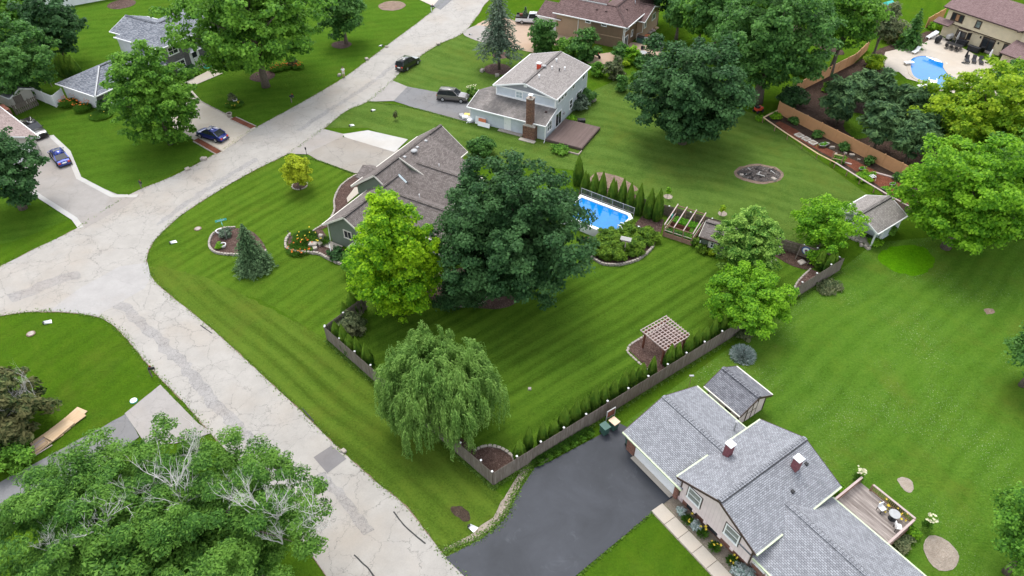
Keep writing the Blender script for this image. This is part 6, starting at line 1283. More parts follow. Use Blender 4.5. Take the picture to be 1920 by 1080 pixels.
for k in range(4): MB().box(-1.3 + .1 * k, 1.3 - .1 * k, -.3, 0, .085, .10 - .003 * k).build('entry_step', M['white'], P, (q.x + .15 * k, q.y - .45 * k, .0), (0, 0, R(-35)))
B = thing('pool_stair', 'white moulded pool stair with handrails at the near edge of the terrace pool', 'stair', tuple(G(1745, 162, .1)), R(65))
for k in range(5): MB().box(-1.4 + k * .5, -.9 + k * .5, -.5, .5, .25 + .08 * k, .33 + .08 * k).build('tread', M['white'], B)
for y in (-.55, .55): MB().box(-1.5, 1.2, y - .06, y + .06, .1, .9).build('side_rail', M['white'], B)
MB().beam((-1.4, .55, .9), (-2.4, 2.0, .7), .5, .12).build('slide_arm', M['white'], B)
def lounger(label, u, v, rz, m='white', group=None):
    B = thing('sun_lounger', label, 'lounger', tuple(G(u, v, .07)), rz, group)
    MB().box(-.9, .3, -.32, .32, .3, .37).build('seat', M[m], B); MB().beam((.3, 0, .33), (.95, 0, .85), .62, .06).build('backrest', M[m], B)
    for x in (-.8, .7):
        for y in (-.28, .28): MB().box(x - .03, x + .03, y - .03, y + .03, 0, .3).build('leg', M[m], B)
    return B
lounger('white sun lounger at the left side of the terrace pool', 1716, 99, R(40)); lounger('first black sun lounger from the terrace table', 1812, 116, R(70), 'blackcloth', 'black loungers on the terrace'); lounger('second black sun lounger from the terrace table', 1825, 116, R(65), 'blackcloth', 'black loungers on the terrace'); lounger('third black sun lounger from the terrace table', 1838, 118, R(70), 'blackcloth', 'black loungers on the terrace')
B = thing('diving_board', 'white board on a stand at the left of the terrace pool', 'diving board', tuple(G(1703, 121, .07)), R(10)); MB().box(-.8, .8, -.35, .35, .35, .45).build('board', M['white'], B); MB().box(-.7, -.1, -.3, .3, 0, .35).build('stand', M['concrete'], B)
B = thing('patio_table', 'long black patio table by the cream house wall', 'table', tuple(G(1787, 91, .07)), R(-50)); MB().box(-1.3, 1.3, -.55, .55, .70, .76).build('table_top', M['black'], B)
for x in (-1.1, 1.1):
    for y in (-.4, .4): MB().box(x - .04, x + .04, y - .04, y + .04, 0, .7).build('leg', M['darkmetal'], B)
def wire_chair(label, p, rz, group):
    B = thing('patio_chair', label, 'chair', p, rz, group); MB().box(-.25, .25, -.25, .25, .4, .44).build('seat', M['black'], B); MB().beam((-.25, 0, .42), (-.34, 0, .9), .48, .04).build('backrest', M['black'], B)
    MB().tube([(.3 * math.cos(a), .3 * math.sin(a), .02) for a in np.linspace(0, 6.283, 13)], .025, 4).build('base_ring', M['darkmetal'], B); MB().box(-.03, .03, -.03, .03, .02, .4).build('leg', M['darkmetal'], B)
T0 = G(1787, 91, .07)
for k in range(6):
    side = -1 if k < 3 else 1; off = Matrix.Rotation(R(-50), 3, 'Z') @ Vector((-.85 + .85 * (k % 3), side * .85, 0)); wire_chair('%s black wire chair %s' % (ORD[k % 3], 'from the left on the pool side of the patio table' if side < 0 else 'from the left on the house side of the patio table'), T0 + off, R(-50 + (90 if side < 0 else -90)), 'chairs around the patio table')
def umbrella(label, u, v, m):
    B = thing('closed_umbrella', label, 'umbrella', tuple(G(u, v, .07)), 0); MB().lathe([(.04, 0), (.04, 1.0)], 8).build('pole', M['metal'], B); MB().lathe([(.04, .9), (.2, 1.0), (.17, 1.5), (.1, 2.1), (.02, 2.35)], 10).build('canopy', M[m], B, smooth=True); MB().lathe([(.3, 0), (.28, .08), (.06, .12)], 12).build('base', M['darkmetal'], B)
umbrella('closed pale grey umbrella standing in the patio table', 1790, 84, 'concrete_w'); umbrella('closed white umbrella near the black loungers', 1850, 118, 'white')
umbrella('closed black umbrella cover left of the loungers', 1806, 118, 'blackcloth')
def grill(label, u, v, rz, cov, z=.07):
    B = thing('covered_grill', label, 'grill', tuple(G(u, v, z)), rz); mb = MB().box(-.6, .6, -.33, .33, .45, 1.0).add([(-.6, -.33, 1.0), (.6, -.33, 1.0), (.6, .33, 1.0), (-.6, .33, 1.0), (-.5, 0, 1.25), (.5, 0, 1.25)], [(0, 1, 5, 4), (1, 2, 5), (2, 3, 4, 5), (3, 0, 4)]); mb.build('hood', M[cov], B); MB().box(-.55, .55, -.3, .3, .1, .45).build('cart', M['black'], B)
grill('black covered grill at the left end of the terrace', 1757, 80, R(40), 'blackcloth'); grill('grill under a pale cover against the cream house wall', 1778, 76, R(30), 'concrete_w'); grill('grey grill on the tan house patio', 1220, 88, R(10), 'darkmetal', .06)
for k, (u, v) in enumerate(((1801, 83), (1824, 96))): tag(link('deck_box', bevelled(MB().box(-.95, .95, -.38, .38, 0, .75).box(-.98, .98, -.41, .41, .75, .82).mesh('deck_box', M['blackcloth']), .03), None, G(u, v, .07), (0, 0, R(-57))), ('left', 'right')[k] + ' black storage chest under the bay window', 'chest', 'storage chests on the terrace')
for k, (u, v) in enumerate(((1841, 97), (1888, 110))):
    B = thing('potted_drum', ('small black brazier right of the storage chests', 'black drum planter by the second patio door')[k], 'planter', tuple(G(u, v, .07))); MB().lathe([(.32, 0), (.36, .7), (.42, .75), (.42, .85), (.3, .86)], 14).build('drum', M['black'], B, smooth=True); MB().lathe([(.29, .8), (.29, .87)], 12).build('lid', M['blackcloth'], B)
B = thing('white_bench_stack', 'stack of white garden chairs on the mulch by the cream house', 'chair', tuple(G(1742, 73)), R(20))
for k in range(4):
    MB().box(-.5 + .25 * k, .3 + .25 * k, -.4, .4, .35 + .12 * k, .41 + .12 * k).build('seat', M['white'], B); MB().beam((.3 + .25 * k, 0, .4 + .12 * k), (.55 + .25 * k, 0, .95 + .1 * k), .8, .06).build('backrest', M['white'], B)
for x in (-.45, .9):
    for y in (-.36, .36): MB().box(x - .04, x + .04, y - .04, y + .04, 0, .45).build('leg', M['white'], B)
B = thing('play_tarp', 'teal canopy of a garden seat under the trees at the top', 'canopy', tuple(G(1661, 22)), R(30)); MB().add([(-1, -.7, 1.6), (1, -.7, 1.6), (1, .7, 1.6), (-1, .7, 1.6), (-.8, 0, 2.05), (.8, 0, 2.05)], [(0, 1, 5, 4), (1, 2, 5), (2, 3, 4, 5), (3, 0, 4)]).build('canopy_roof', M['teal'], B)
for x in (-.9, .9):
    for y in (-.6, .6): MB().box(x - .04, x + .04, y - .04, y + .04, 0, 1.6).build('post', M['white'], B)
# patio of the tan house
B = thing('patio_table', 'round glass table on the tan house patio', 'table', tuple(G(1204, 106, .06))); MB().lathe([(.75, .70), (.75, .74)], 20).build('table_top', M['metal'], B); MB().lathe([(.06, 0), (.06, .7)], 8).build('leg', M['darkmetal'], B)
for k, (u, v) in enumerate(((1204, 97), (1215, 103), (1210, 110))): wire_chair('%s dark chair at the round glass patio table' % ORD[k], G(u, v, .06), R((-90, 180, 120)[k]), 'chairs at the round table')
B = tag(link('covered_table', bevelled(MB().lathe([(.9, 0), (.95, .5), (.8, .95), (.3, 1.15), (.05, 1.2)], 14).mesh('covered_table', M['flash']), .01), None, G(1233, 92, .06)), 'grey cloth-covered round table beside the dark maple', 'table')
B = thing('wheeled_bin', 'dark green bin standing by the tan house downspout', 'bin', tuple(G(1200, 80)), R(-30)); MB().box(-.5, .5, -.4, .4, .08, 1.0).build('body', M['bingreen'], B); MB().box(-.55, .55, -.45, .45, 1.0, 1.1).build('lid', M['black'], B)
for x in (-.35, .35): MB().lathe([(.12, -.05), (.14, 0), (.12, .05)], 10).build('wheel', M['tyre'], B, (x, .42, .12), (R(90), 0, 0))
for k, (u, v, mm) in enumerate(((1213, 68, 'orange'), (1218, 62, 'stone'), (1224, 58, 'palewood'), (1210, 73, 'concrete_w'), (1230, 54, 'lumber'))):
    tag(link('yard_clutter', bevelled(MB().box(-.5, .5, -.35, .35, 0, .35).mesh('yard_clutter', M[mm]), .08, 1), None, G(u, v), (0, 0, k), (1, 1, .8)), '%s low bundle along the tan house side wall counting from the bin' % ORD[k], 'bundle', 'clutter beside the tan house')
B = thing('motorcycle', 'dark motorcycle parked behind the roof of the grey house', 'motorcycle', tuple(G(1118, 108)), R(-50))
for x in (-.7, .7): MB().lathe([(.26, -.06), (.32, 0), (.26, .06)], 14).build('wheel', M['tyre'], B, (x, 0, .32), (R(90), 0, 0))
bevelled_obj(MB().box(-.5, .45, -.14, .14, .4, .78), 'frame', M['black'], B, .06); MB().box(-.7, -.05, -.15, .15, .75, .85).build('seat', M['blackcloth'], B); bevelled_obj(MB().box(0, .45, -.16, .16, .75, .95), 'tank', M['red'], B, .05); MB().tube([(.45, -.35, 1.05), (.4, 0, 1.0), (.45, .35, 1.05)], .02, 5).build('handlebar', M['metal'], B)
# front garden of the tan house
B = thing('garden_statue', 'small white statue on a stone plinth left of the tan house', 'statue', tuple(G(1053, 33))); MB().box(-.4, .4, -.4, .4, 0, .8).build('plinth', M['stone'], B); MB().lathe([(.25, .8), (.3, 1.0), (.18, 1.3), (.2, 1.5), (.12, 1.7), (.02, 1.8)], 12).build('figure', M['white'], B, smooth=True)
B = thing('flower_basket', 'red and yellow planter by the tan house entrance', 'planter', tuple(G(1072, 32))); MB().lathe([(.3, 0), (.45, .6), (.5, .65)], 12).build('pot', M['red'], B); MB().lathe([(.45, .62), (.3, .85), (.05, .95)], 12).build('blooms', M['yellow'], B, smooth=True)

# ================================================================== pergola, greenhouse frame, deck
PX = G(1240, 682); P = thing('pergola', 'dark wood pergola with pale lattice top on the mulch by the fence', 'pergola', (PX.x, PX.y, 0), R(35.5))
Lx, Ly = 2.75, 2.55
for x in (0, Lx):
    for y in (0, Ly): MB().box(x - .08, x + .08, y - .08, y + .08, 0, 2.05).build('post', M['redwood'], P)
for y in (0, Ly): MB().box(-.35, Lx + .35, y - .05, y + .05, 2.05, 2.22).build('beam', M['redwood'], P)
for k in range(9): x = -.28 + (Lx + .56) * k / 8; MB().box(x - .035, x + .035, -.38, Ly + .38, 2.22, 2.33).build('rafter', M['palewood'], P)
for k in range(11): y = -.34 + (Ly + .68) * k / 10; MB().box(-.38, Lx + .38, y - .028, y + .028, 2.33, 2.385).build('lath', M['palewood'], P)
o = thing('toy_box', 'small white and red object on the mulch under the pergola', 'toy', tuple(G(1245, 684) + Vector((.55, -.2, .05)))); MB().box(-.2, .2, -.15, .15, 0, .18).build('body', M['white'], o); MB().box(-.2, -.02, -.155, .155, .18, .22).build('lid', M['red'], o)
GH = thing('greenhouse_frame', 'open cedar frame of a raised vegetable garden beside the pool arborvitae', 'garden frame', (17.51, 65.81, 0), R(-31))
for x in (0, 1.13, 2.27, 3.4):
    for y in (0, 3.75): MB().box(x - .05, x + .05, y - .05, y + .05, 0, 1.75 if y == 0 else 2.1).build('post', M['cedar'], GH)
    MB().beam((x, -.2, 1.74), (x, 3.95, 2.14), .10, .12).build('rafter', M['palewood'], GH)
MB().box(-.05, 3.45, -.055, -.015, 1.62, 1.74).build('front_beam', M['cedar'], GH); MB().box(-.05, 3.45, 3.77, 3.81, 1.95, 2.08).build('back_beam', M['cedar'], GH)
for z in (.02, .22, .42): 
    MB().box(.05, 3.35, -.02, .02, z, z + .18).build('front_board', M['cedar'], GH)
    MB().box(.05, 3.35, 2.3, 2.34, z, z + .18).build('inner_board', M['redwood'], GH)
for x in (0, 3.4):
    MB().box(x - .02, x + .02, .05, 3.7, .02, .55).build('side_board', M['cedar'], GH); MB().box(x - .03, x + .03, .05, 3.7, .95, 1.02).build('side_rail', M['palewood'], GH)
MB().box(0, 3.4, -.02, .02, .88, .95).build('front_rail', M['palewood'], GH); MB().box(.03, 3.37, 2.35, 3.7, 0, .5).build('planting_soil', M['soil'], GH); MB().box(.03, 3.37, .03, .9, 0, .45).build('planting_soil', M['soil'], GH); MB().box(2.5, 3.37, .9, 2.28, 0, .45).build('planting_soil', M['soil'], GH)
r = np.random.default_rng(9)
for nm, (x0, x1, y0, y1, n, mm) in {'lettuce_row': (.1, 3.3, 2.45, 3.6, 1500, 'lf_lettuce'), 'herb_row': (.1, 2.5, .1, .85, 800, 'lf_mid'), 'leaf_row': (2.5, 3.3, .2, 2.2, 800, 'lf_green')}.items():
    C = np.stack([r.uniform(x0, x1, n), r.uniform(y0, y1, n), r.uniform(.5, .8, n)], 1); link(nm, leaf_mesh(nm, C, r.normal(size=(n, 3)) * .6 + np.array([0, 0, 1]), .13, 1.3, M[mm], 3), GH)
MB().box(0, .04, 2.0, 2.5, 1.3, 1.7).build('hose_hanger', M['teal'], GH)
DK = thing('wooden_deck', 'weathered grey plank deck with railings behind the pink house', 'deck', (12.5, 31.0, 0), R(35))
db = MB().box(-.068, .068, -12.2, -7.6, .44, .48).mesh('deck_board', M['deck_grey'])
for k in range(37): link('deck_board', db, DK, (8.42 + .142 * k, 0, 0))
MB().box(8.4, 13.55, -12.25, -12.2, .1, .44).build('skirt', M['cedar'], DK); MB().box(13.58, 13.63, -12.2, -7.6, .1, .44).build('skirt', M['cedar'], DK)
def rail(a, b, n):
    a = Vector(a); b = Vector(b); MB().beam(a + Vector((0, 0, 1.3)), b + Vector((0, 0, 1.3)), .17, .05).build('rail_cap', M['palewood'], DK); MB().beam(a + Vector((0, 0, .62)), b + Vector((0, 0, .62)), .05, .09).build('bottom_rail', M['cedar'], DK)
    for k in range(n + 1): p = a.lerp(b, k / n); MB().box(p.x - .025, p.x + .025, p.y - .025, p.y + .025, .6, 1.27).build('baluster', M['cedar'], DK)
    for p in (a, b): MB().box(p.x - .055, p.x + .055, p.y - .055, p.y + .055, 0, 1.27).build('post', M['cedar'], DK)
rail((13.55, -12.15, 0), (13.55, -8.55, 0), 26); rail((9.0, -12.15, 0), (13.4, -12.15, 0), 30); rail((9.6, -7.62, 0), (13.45, -7.62, 0), 26)
B = thing('deck_table', 'round grey table on the pink house deck', 'table', tuple(HX(12.75, -11.0, .48))); MB().lathe([(.42, .66), (.42, .70)], 20).build('table_top', M['flash'], B); MB().lathe([(.05, .02), (.05, .66)], 8).build('leg', M['darkmetal'], B); MB().lathe([(.3, 0), (.28, .04)], 12).build('foot', M['darkmetal'], B)
for k, (x, y) in enumerate(((12.6, -10.1), (12.2, -11.75))):
    B = thing('deck_chair', ('upper', 'lower')[k] + ' white deck chair beside the round grey table', 'chair', tuple(HX(x, y, .48)), R(20 + 60 * k), 'white chairs on the deck'); bevelled_obj(MB().box(-.24, .24, -.24, .24, .42, .48), 'seat', M['white'], B, .05)
    bevelled_obj(MB().box(-.24, .24, .2, .26, .5, .85), 'backrest', M['white'], B, .03)
    for xx in (-.2, .2):
        for yy in (-.2, .2): MB().box(xx - .02, xx + .02, yy - .02, yy + .02, 0, .42).build('leg', M['darkmetal'], B)
tag(bevelled_obj(MB().box(-.35, .35, -.3, .3, 0, .7), 'utility_box', M['stone'], None, .03), 'grey box at the roof corner beside the pink house deck', 'box').location = HX(9.95, -7.15)

# ================================================================== vehicles
def car(name, label, cat, a, b, paint, kind='sedan', L=4.75, W=1.84, z=.08):
    """a: rear bumper ground point, b: front bumper ground point (sighted); body lofted from stations"""
    a = Vector(a); b = Vector(b); d = b - a; ang = math.atan2(d.y, d.x); c = (a + b) / 2
    T_ = thing(name, label, cat, (c.x, c.y, z), ang)
    if kind == 'sedan': sil = [(-.5, .55, .72), (-.47, .78, .82), (-.36, .92, .86), (-.22, .94, .88), (.0, .93, .90), (.18, .92, .90), (.30, .86, .88), (.42, .76, .84), (.48, .64, .76), (.5, .45, .68)]; cab = [(-.40, .92), (-.24, 1.36), (-.02, 1.45), (.08, 1.42), (.25, .93)]; gc = .25
    elif kind == 'suv': sil = [(-.5, .60, .78), (-.485, 1.0, .86), (-.40, 1.06, .90), (-.2, 1.06, .92), (.0, 1.05, .92), (.16, 1.05, .92), (.28, 1.02, .90), (.42, .94, .86), (.48, .80, .78), (.5, .5, .70)]; cab = [(-.485, 1.05), (-.42, 1.58), (-.1, 1.70), (.06, 1.66), (.21, 1.06)]; gc = .3
    else: sil = [(-.5, .70, .88), (-.49, 1.1, .92), (-.3, 1.1, .94), (-.06, 1.1, .94), (.1, 1.1, .94), (.2, 1.12, .94), (.3, 1.12, .93), (.44, 1.06, .90), (.49, .95, .86), (.5, .6, .82)]; cab = [(-.10, 1.12), (-.08, 1.78), (.05, 1.86), (.14, 1.82), (.24, 1.12)]; gc = .38
    mb = MB(); n = 9; rows = []
    for s_, zt, wf in sil:
        hw = W / 2 * wf; x = s_ * L
        rows.append([(x, -hw * .94, gc), (x, -hw, gc + .16), (x, -hw, zt * .72), (x, -hw * .93, zt * .97), (x, 0, zt + .03), (x, hw * .93, zt * .97), (x, hw, zt * .72), (x, hw, gc + .16), (x, hw * .94, gc)])
    mb.v = [p for r_ in rows for p in r_]
    for i in range(len(rows) - 1):
        for k in range(n - 1): mb.f.append((i * n + k, (i + 1) * n + k, (i + 1) * n + k + 1, i * n + k + 1))
        mb.f.append((i * n + n - 1, (i + 1) * n + n - 1, (i + 1) * n, i * n))
    mb.f.append(tuple(range(n))); mb.f.append(tuple(range(len(rows) * n - 1, (len(rows) - 1) * n - 1, -1)))
    body = mb.build('body', paint, T_, smooth=True)
    try: body.data.set_sharp_from_angle(angle=R(38))
    except Exception: pass
    # cabin glass and painted roof with pillars
    zb = cab[0][1] - .04; wb = W * .44; wt = W * .35
    g = MB(); prof = [(s_ * L, z_) for s_, z_ in cab]; m_ = len(prof)
    wat = lambda z_: wb + (wt - wb) * min(1, max(0, (z_ - zb) / (cab[2][1] - zb)))
    pts = [(x, -wat(z_), z_) for x, z_ in prof] + [(x, wat(z_), z_) for x, z_ in prof]
    g.add(pts, [tuple(range(m_ - 1, -1, -1)), tuple(range(m_, 2 * m_))] + [(i, i + 1, m_ + i + 1, m_ + i) for i in range(m_ - 1)])
    g.build('cabin_glass', M['carglass'], T_)
    rf = MB(); x0, x1, z1, z2, z3 = prof[1][0] - .03, prof[3][0] + .03, prof[1][1], prof[2][1], prof[3][1]; xm = prof[2][0]; h = .035; w1 = wat(z1) + .02; w2 = wat(z2) + .02
    rf.add([(x0, -w1, z1 + .01), (xm, -w2, z2 + .01), (x1, -w2, z3 + .01), (x0, w1, z1 + .01), (xm, w2, z2 + .01), (x1, w2, z3 + .01), (x0, 0, z1 + h), (xm, 0, z2 + h), (x1, 0, z3 + h)], [(0, 1, 7, 6), (1, 2, 8, 7), (6, 7, 4, 3), (7, 8, 5, 4), (0, 6, 3), (2, 5, 8), (0, 3, 4, 1), (1, 4, 5, 2)])
    rf.build('roof', paint, T_, smooth=True)
    for sgn in (-1, 1):
        pl = MB()
        for i, j in ((0, 1), (3, 4)):
            (xa, za), (xb, zb_) = prof[i], prof[j]; pl.beam((xa, sgn * (wat(za) - .02), za), (xb, sgn * (wat(zb_) - .02), zb_ + .02), .09, .07)
        pl.build('pillar', paint, T_)
        MB().beam((prof[2][0] - .05 * L, sgn * (wb - .0), zb), (prof[2][0] - .05 * L, sgn * (wt + .005), z2), .07, .06).build('pillar', M['black'], T_)
        MB().box(prof[4][0] - .22, prof[4][0] - .08, sgn * (W / 2 - .02) - .1 * (sgn < 0), sgn * (W / 2 - .02) + .1 * (sgn > 0), zb + .06, zb + .2).build('mirror', paint, T_)
        bevelled_obj(MB().box(L / 2 - .28, L / 2 - .06, sgn * W * .30 - .16, sgn * W * .30 + .16, sil[8][1] - .16, sil[8][1] - .02), 'headlight', M['paleglass'], T_, .03)
        bevelled_obj(MB().box(-L / 2 - .015, -L / 2 + .16, sgn * W * .31 - .15, sgn * W * .31 + .15, sil[1][1] - .26, sil[1][1] - .06), 'tail_light', M['red'], T_, .02)
        for sx in (-.295, .30):
            wh = MB().lathe([(.30, -.10), (.335, -.08), (.335, .08), (.30, .10)], 18).build('wheel', M['tyre'], T_, (sx * L, sgn * (W / 2 - .11), .335), (R(90), 0, 0), smooth=False)
            MB().lathe([(.20, .085), (.21, .105), (.06, .115)], 14).build('rim', M['metal'], wh, (0, 0, 0), (math.pi if sgn > 0 else 0, 0, 0))
    MB().box(-L / 2 - .03, -L / 2 + .1, -.26, .26, sil[1][1] * .66, sil[1][1] * .66 + .14).build('number_plate', M['white'], T_); MB().box(L / 2 - .12, L / 2 + .01, -.5, .5, .42, .62).build('grille', M['black'], T_)
    MB().box(-L / 2 + .02, L / 2 - .02, -W / 2 + .06, W / 2 - .06, gc - .1, gc + .02).build('sill', M['black'], T_)
    if kind == 'suv':
        for y in (-wt + .08, wt - .08): MB().box(prof[1][0] + .1, prof[3][0] - .1, y - .02, y + .02, z2 + .04, z2 + .075).build('roof_rail', M['black'], T_)
    if kind == 'sedan': MB().box(prof[2][0] - .15, prof[3][0] - .1, -.42, .42, z2 + .036, z2 + .046).build('sunroof', M['carglass'], T_)
    return T_
M['p_blue'] = m_paint('metallic_blue_paint', (0.006, 0.030, 0.27)); M['p_blue2'] = m_paint('dark_blue_paint', (0.004, 0.018, 0.17)); M['p_black'] = m_paint('black_car_paint', (0.006, 0.006, 0.007), .1); M['p_grey'] = m_paint('bronze_grey_paint', (0.17, 0.155, 0.148), .6); M['p_white'] = m_paint('white_car_paint', (0.74, 0.75, 0.76), 0); M['p_silver'] = m_paint('silver_paint', (0.50, 0.52, 0.54), .6)
car('sedan', 'blue sedan with its rear to the road on the pale-edged driveway', 'car', G(126, 315), G(104, 286), M['p_blue'])
car('sedan', 'dark blue sedan parked on the concrete drive by the oval tree', 'car', G(420, 265), G(379, 253), M['p_blue2'])
car('suv', 'black SUV facing out beside the beige house', 'car', G(52, 238), G(86, 264), M['p_black'], 'suv', 4.9, 1.9)
car('suv', 'black SUV parked half on the grass along the road', 'car', G(752, 134), G(779, 117), M['p_black'], 'suv', 4.9, 1.9)
car('suv', 'bronze-grey SUV on the asphalt drive of the grey house', 'car', G(829, 186), G(871, 190), M['p_grey'], 'suv', 4.8, 1.9)
pk = car('pickup_truck', 'white pickup truck loaded with a small spruce on the tan drive', 'truck', G(969, 42), G(1026, 45), M['p_white'], 'pickup', 6.0, 2.0)
bx = MB().box(-2.95, -.75, -.95, .95, 1.08, 1.14).build('bed_floor', M['black'], pk)
for y in (-.97, .93): MB().box(-2.95, -.75, y, y + .05, 1.1, 1.38).build('bed_side', M['darkmetal'], pk)
p0 = G(985, 38); p0.z = 1.3
conifer('potted_spruce', 'small blue spruce standing in the bed of the white pickup', 985, 42, 1.6, .55, 'lf_bluespruce', 77, 9, .2, .1, .04, .2, per=7).location.z = 1.22
for k, (du, mm) in enumerate(((-8, 'redwood'), (12, 'red'))): tag(bevelled_obj(MB().box(-.3, .3, -.25, .25, 0, .4), 'cargo_box', M[mm], None, .04), ('brown', 'red')[k] + ' box in the bed of the white pickup', 'box').location = Vector((G(985 + du, 42).x, G(985 + du, 42).y, 1.22))
car('sedan', 'silver sedan parked against the tan garage', 'car', G(1054, 54), G(1092, 59), M['p_silver'])

# ================================================================== person on the road edge
def person(u, v, rz):
    p = G(u, v, .05); T_ = thing('person', 'person in white shirt and pale shorts standing at the edge of the road', 'person', tuple(p), rz)
    def skin(name, verts, edges, radii, m, sub=2):
        me = bpy.data.meshes.new(name); me.from_pydata(verts, edges, []); me.materials.append(m); o = link(name, me, T_)
        md = o.modifiers.new('skin', 'SKIN'); md.use_smooth_shade = True
        for i, rr in enumerate(radii): me.skin_vertices[0].data[i].radius = rr if hasattr(rr, '__len__') else (rr, rr)
        me.skin_vertices[0].data[0].use_root = True
        sb = o.modifiers.new('sub', 'SUBSURF'); sb.levels = sb.render_levels = sub; return o
    V = [(0, 0, .96), (0, 0, 1.15), (0, 0, 1.38), (0, 0, 1.50), (0, .01, 1.60), (0, .02, 1.70), (.10, 0, .88), (.11, .02, .50), (.11, -.02, .09), (.12, .12, .04), (-.10, 0, .88), (-.11, .03, .50), (-.12, -.02, .09), (-.13, .12, .04),
         (.20, 0, 1.42), (.27, -.02, 1.15), (.20, .20, 1.06), (-.20, 0, 1.42), (-.27, -.02, 1.15), (-.18, .20, 1.08)]
    E_ = [(0, 1), (1, 2), (2, 3), (3, 4), (4, 5), (0, 6), (6, 7), (7, 8), (8, 9), (0, 10), (10, 11), (11, 12), (12, 13), (2, 14), (14, 15), (15, 16), (2, 17), (17, 18), (18, 19)]
    Rr = [(.15, .11), (.15, .11), (.17, .11), .055, (.085, .10), (.085, .105), .09, .06, .042, .035, .09, .06, .042, .035, .065, .045, .032, .065, .045, .032]
    skin('body', V, E_, Rr, M['skin'])
    for sgn, hx, hy, hz in ((1, .19, .25, 1.05), (-1, -.17, .25, 1.07)):   # hands, five fingers each, held together over a phone
        v = [(hx, hy - .06, hz), (hx, hy, hz)]; e = [(0, 1)]; rad = [.03, .034]
        for f in range(4):
            ox = (-.024 + .016 * f); ln = (.055, .065, .06, .048)[f]; v += [(hx + ox, hy + .045, hz + .005), (hx + ox - sgn * .012, hy + .045 + ln * .6, hz + .012), (hx + ox - sgn * .03, hy + .045 + ln * .7, hz - .02)]; b_ = len(v) - 3; e += [(1, b_), (b_, b_ + 1), (b_ + 1, b_ + 2)]; rad += [.010, .009, .008]
        v += [(hx - sgn * .04, hy + .01, hz + .02), (hx - sgn * .055, hy + .05, hz + .03)]; e += [(1, len(v) - 2), (len(v) - 2, len(v) - 1)]; rad += [.012, .009]
        skin('hand', v, e, rad, M['skin'], 1)
    skin('shirt', [(0, 0, .93), (0, 0, 1.16), (0, 0, 1.38), (0, 0, 1.46), (.20, 0, 1.41), (.26, -.02, 1.22), (-.20, 0, 1.41), (-.26, -.02, 1.22)], [(0, 1), (1, 2), (2, 3), (2, 4), (4, 5), (2, 6), (6, 7)], [(.185, .14), (.18, .135), (.195, .135), .075, .085, .07, .085, .07], M['shirt'])
    skin('shorts', [(0, 0, .96), (.10, 0, .86), (.115, .01, .55), (-.10, 0, .86), (-.115, .01, .55)], [(0, 1), (1, 2), (0, 3), (3, 4)], [(.165, .13), .115, .10, .115, .10], M['cream_trim'])
    for sx in (.115, -.122): bevelled_obj(MB().box(sx - .05, sx + .05, -.08, .19, 0, .10), 'shoe', M['black'], T_, .03)
    MB().lathe([(.098, 1.69), (.107, 1.74), (.09, 1.80), (.04, 1.825)], 12, (0, .005, 0)).build('hair', M['brown_trim'], T_, smooth=True)
    MB().lathe([(.012, -.01), (.02, .01), (.004, .035)], 6, (0, .122, 1.635)).build('nose', M['skin'], T_)
    for sx in (-.035, .035): MB().lathe([(.012, -.006), (.013, .004), (.003, .008)], 6, (sx, .115, 1.675)).build('eye', M['black'], T_)
    MB().box(-.03, .03, .112, .122, 1.585, 1.597).build('mouth', M['red'], T_)
    for sx in (-.092, .092): MB().box(sx - .012, sx + .012, -.015, .035, 1.62, 1.69).build('ear', M['skin'], T_)
person(645, 145, R(200))
# ================================================================== small things
def mailbox(label, u, v, rz, post='fence', twin=False):
    B = thing('mailbox', label, 'mailbox', tuple(G(u, v)), rz); MB().box(-.05, .05, -.05, .05, 0, 1.05).build('post', M[post], B); MB().box(-.05, .6, -.04, .04, .9, .98).build('arm', M[post], B)
    for k in range(2 if twin else 1):
        pr = [(-.1, 1.0), (.1, 1.0), (.1, 1.12), (.07, 1.2), (0, 1.23), (-.07, 1.2), (-.1, 1.12)]; y0 = (-.14, .14)[k] if twin else 0; n = 7
        MB().add([(.0, y + y0, z) for y, z in pr] + [(.55, y + y0, z) for y, z in pr], [tuple(range(n - 1, -1, -1)), tuple(range(n, 2 * n))] + [(i, (i + 1) % n, n + (i + 1) % n, n + i) for i in range(n)]).build('box', M['black'], B)
    MB().box(.1, .25, .11 if not twin else .25, .12 if not twin else .26, 1.15, 1.35).build('flag', M['red'], B)
mailbox('pair of black mailboxes on a post by the road across from the grey house', 547, 192, R(-30), twin=True); mailbox('black mailbox on the lawn corner by the lower left driveway', 285, 706, R(10)); mailbox('grey mailbox on a leaning post at the end of the pale-edged driveway', 266, 354, R(-40)); mailbox('white mailbox post by the road at the top', 809, 22, R(-30), 'white', True)
B = thing('street_sign', 'green street name sign blades on a post at the corner lot', 'sign', tuple(G(426, 449)), R(15)); MB().lathe([(.03, 0), (.03, 2.6)], 8).build('post', M['metal'], B)
for k, a in enumerate((R(10), R(100))):
    pl = MB().box(-.62, .62, -.012, .012, -.12, .12).build('sign_blade', M['teal'], B, (0, 0, 2.45 + .27 * (1 - k)), (R(-12), 0, a))
    for s_ in (-1, 1):
        for j in range(7): MB().box(-.42 + j * .12, -.36 + j * .12, s_ * .016 - .002, s_ * .016 + .002, -.05, .05).build('letter', M['white'], pl)
B = thing('lamp_post', 'slim black lamp post at the edge of the old driveway', 'lamp post', tuple(G(578, 303))); MB().lathe([(.09, 0), (.05, .15), (.035, .3), (.035, 1.75), (.06, 1.8)], 10).build('post', M['black'], B); MB().lathe([(.07, 1.8), (.12, 2.05), (.13, 2.08), (.02, 2.2)], 8).build('lantern', M['black'], B)
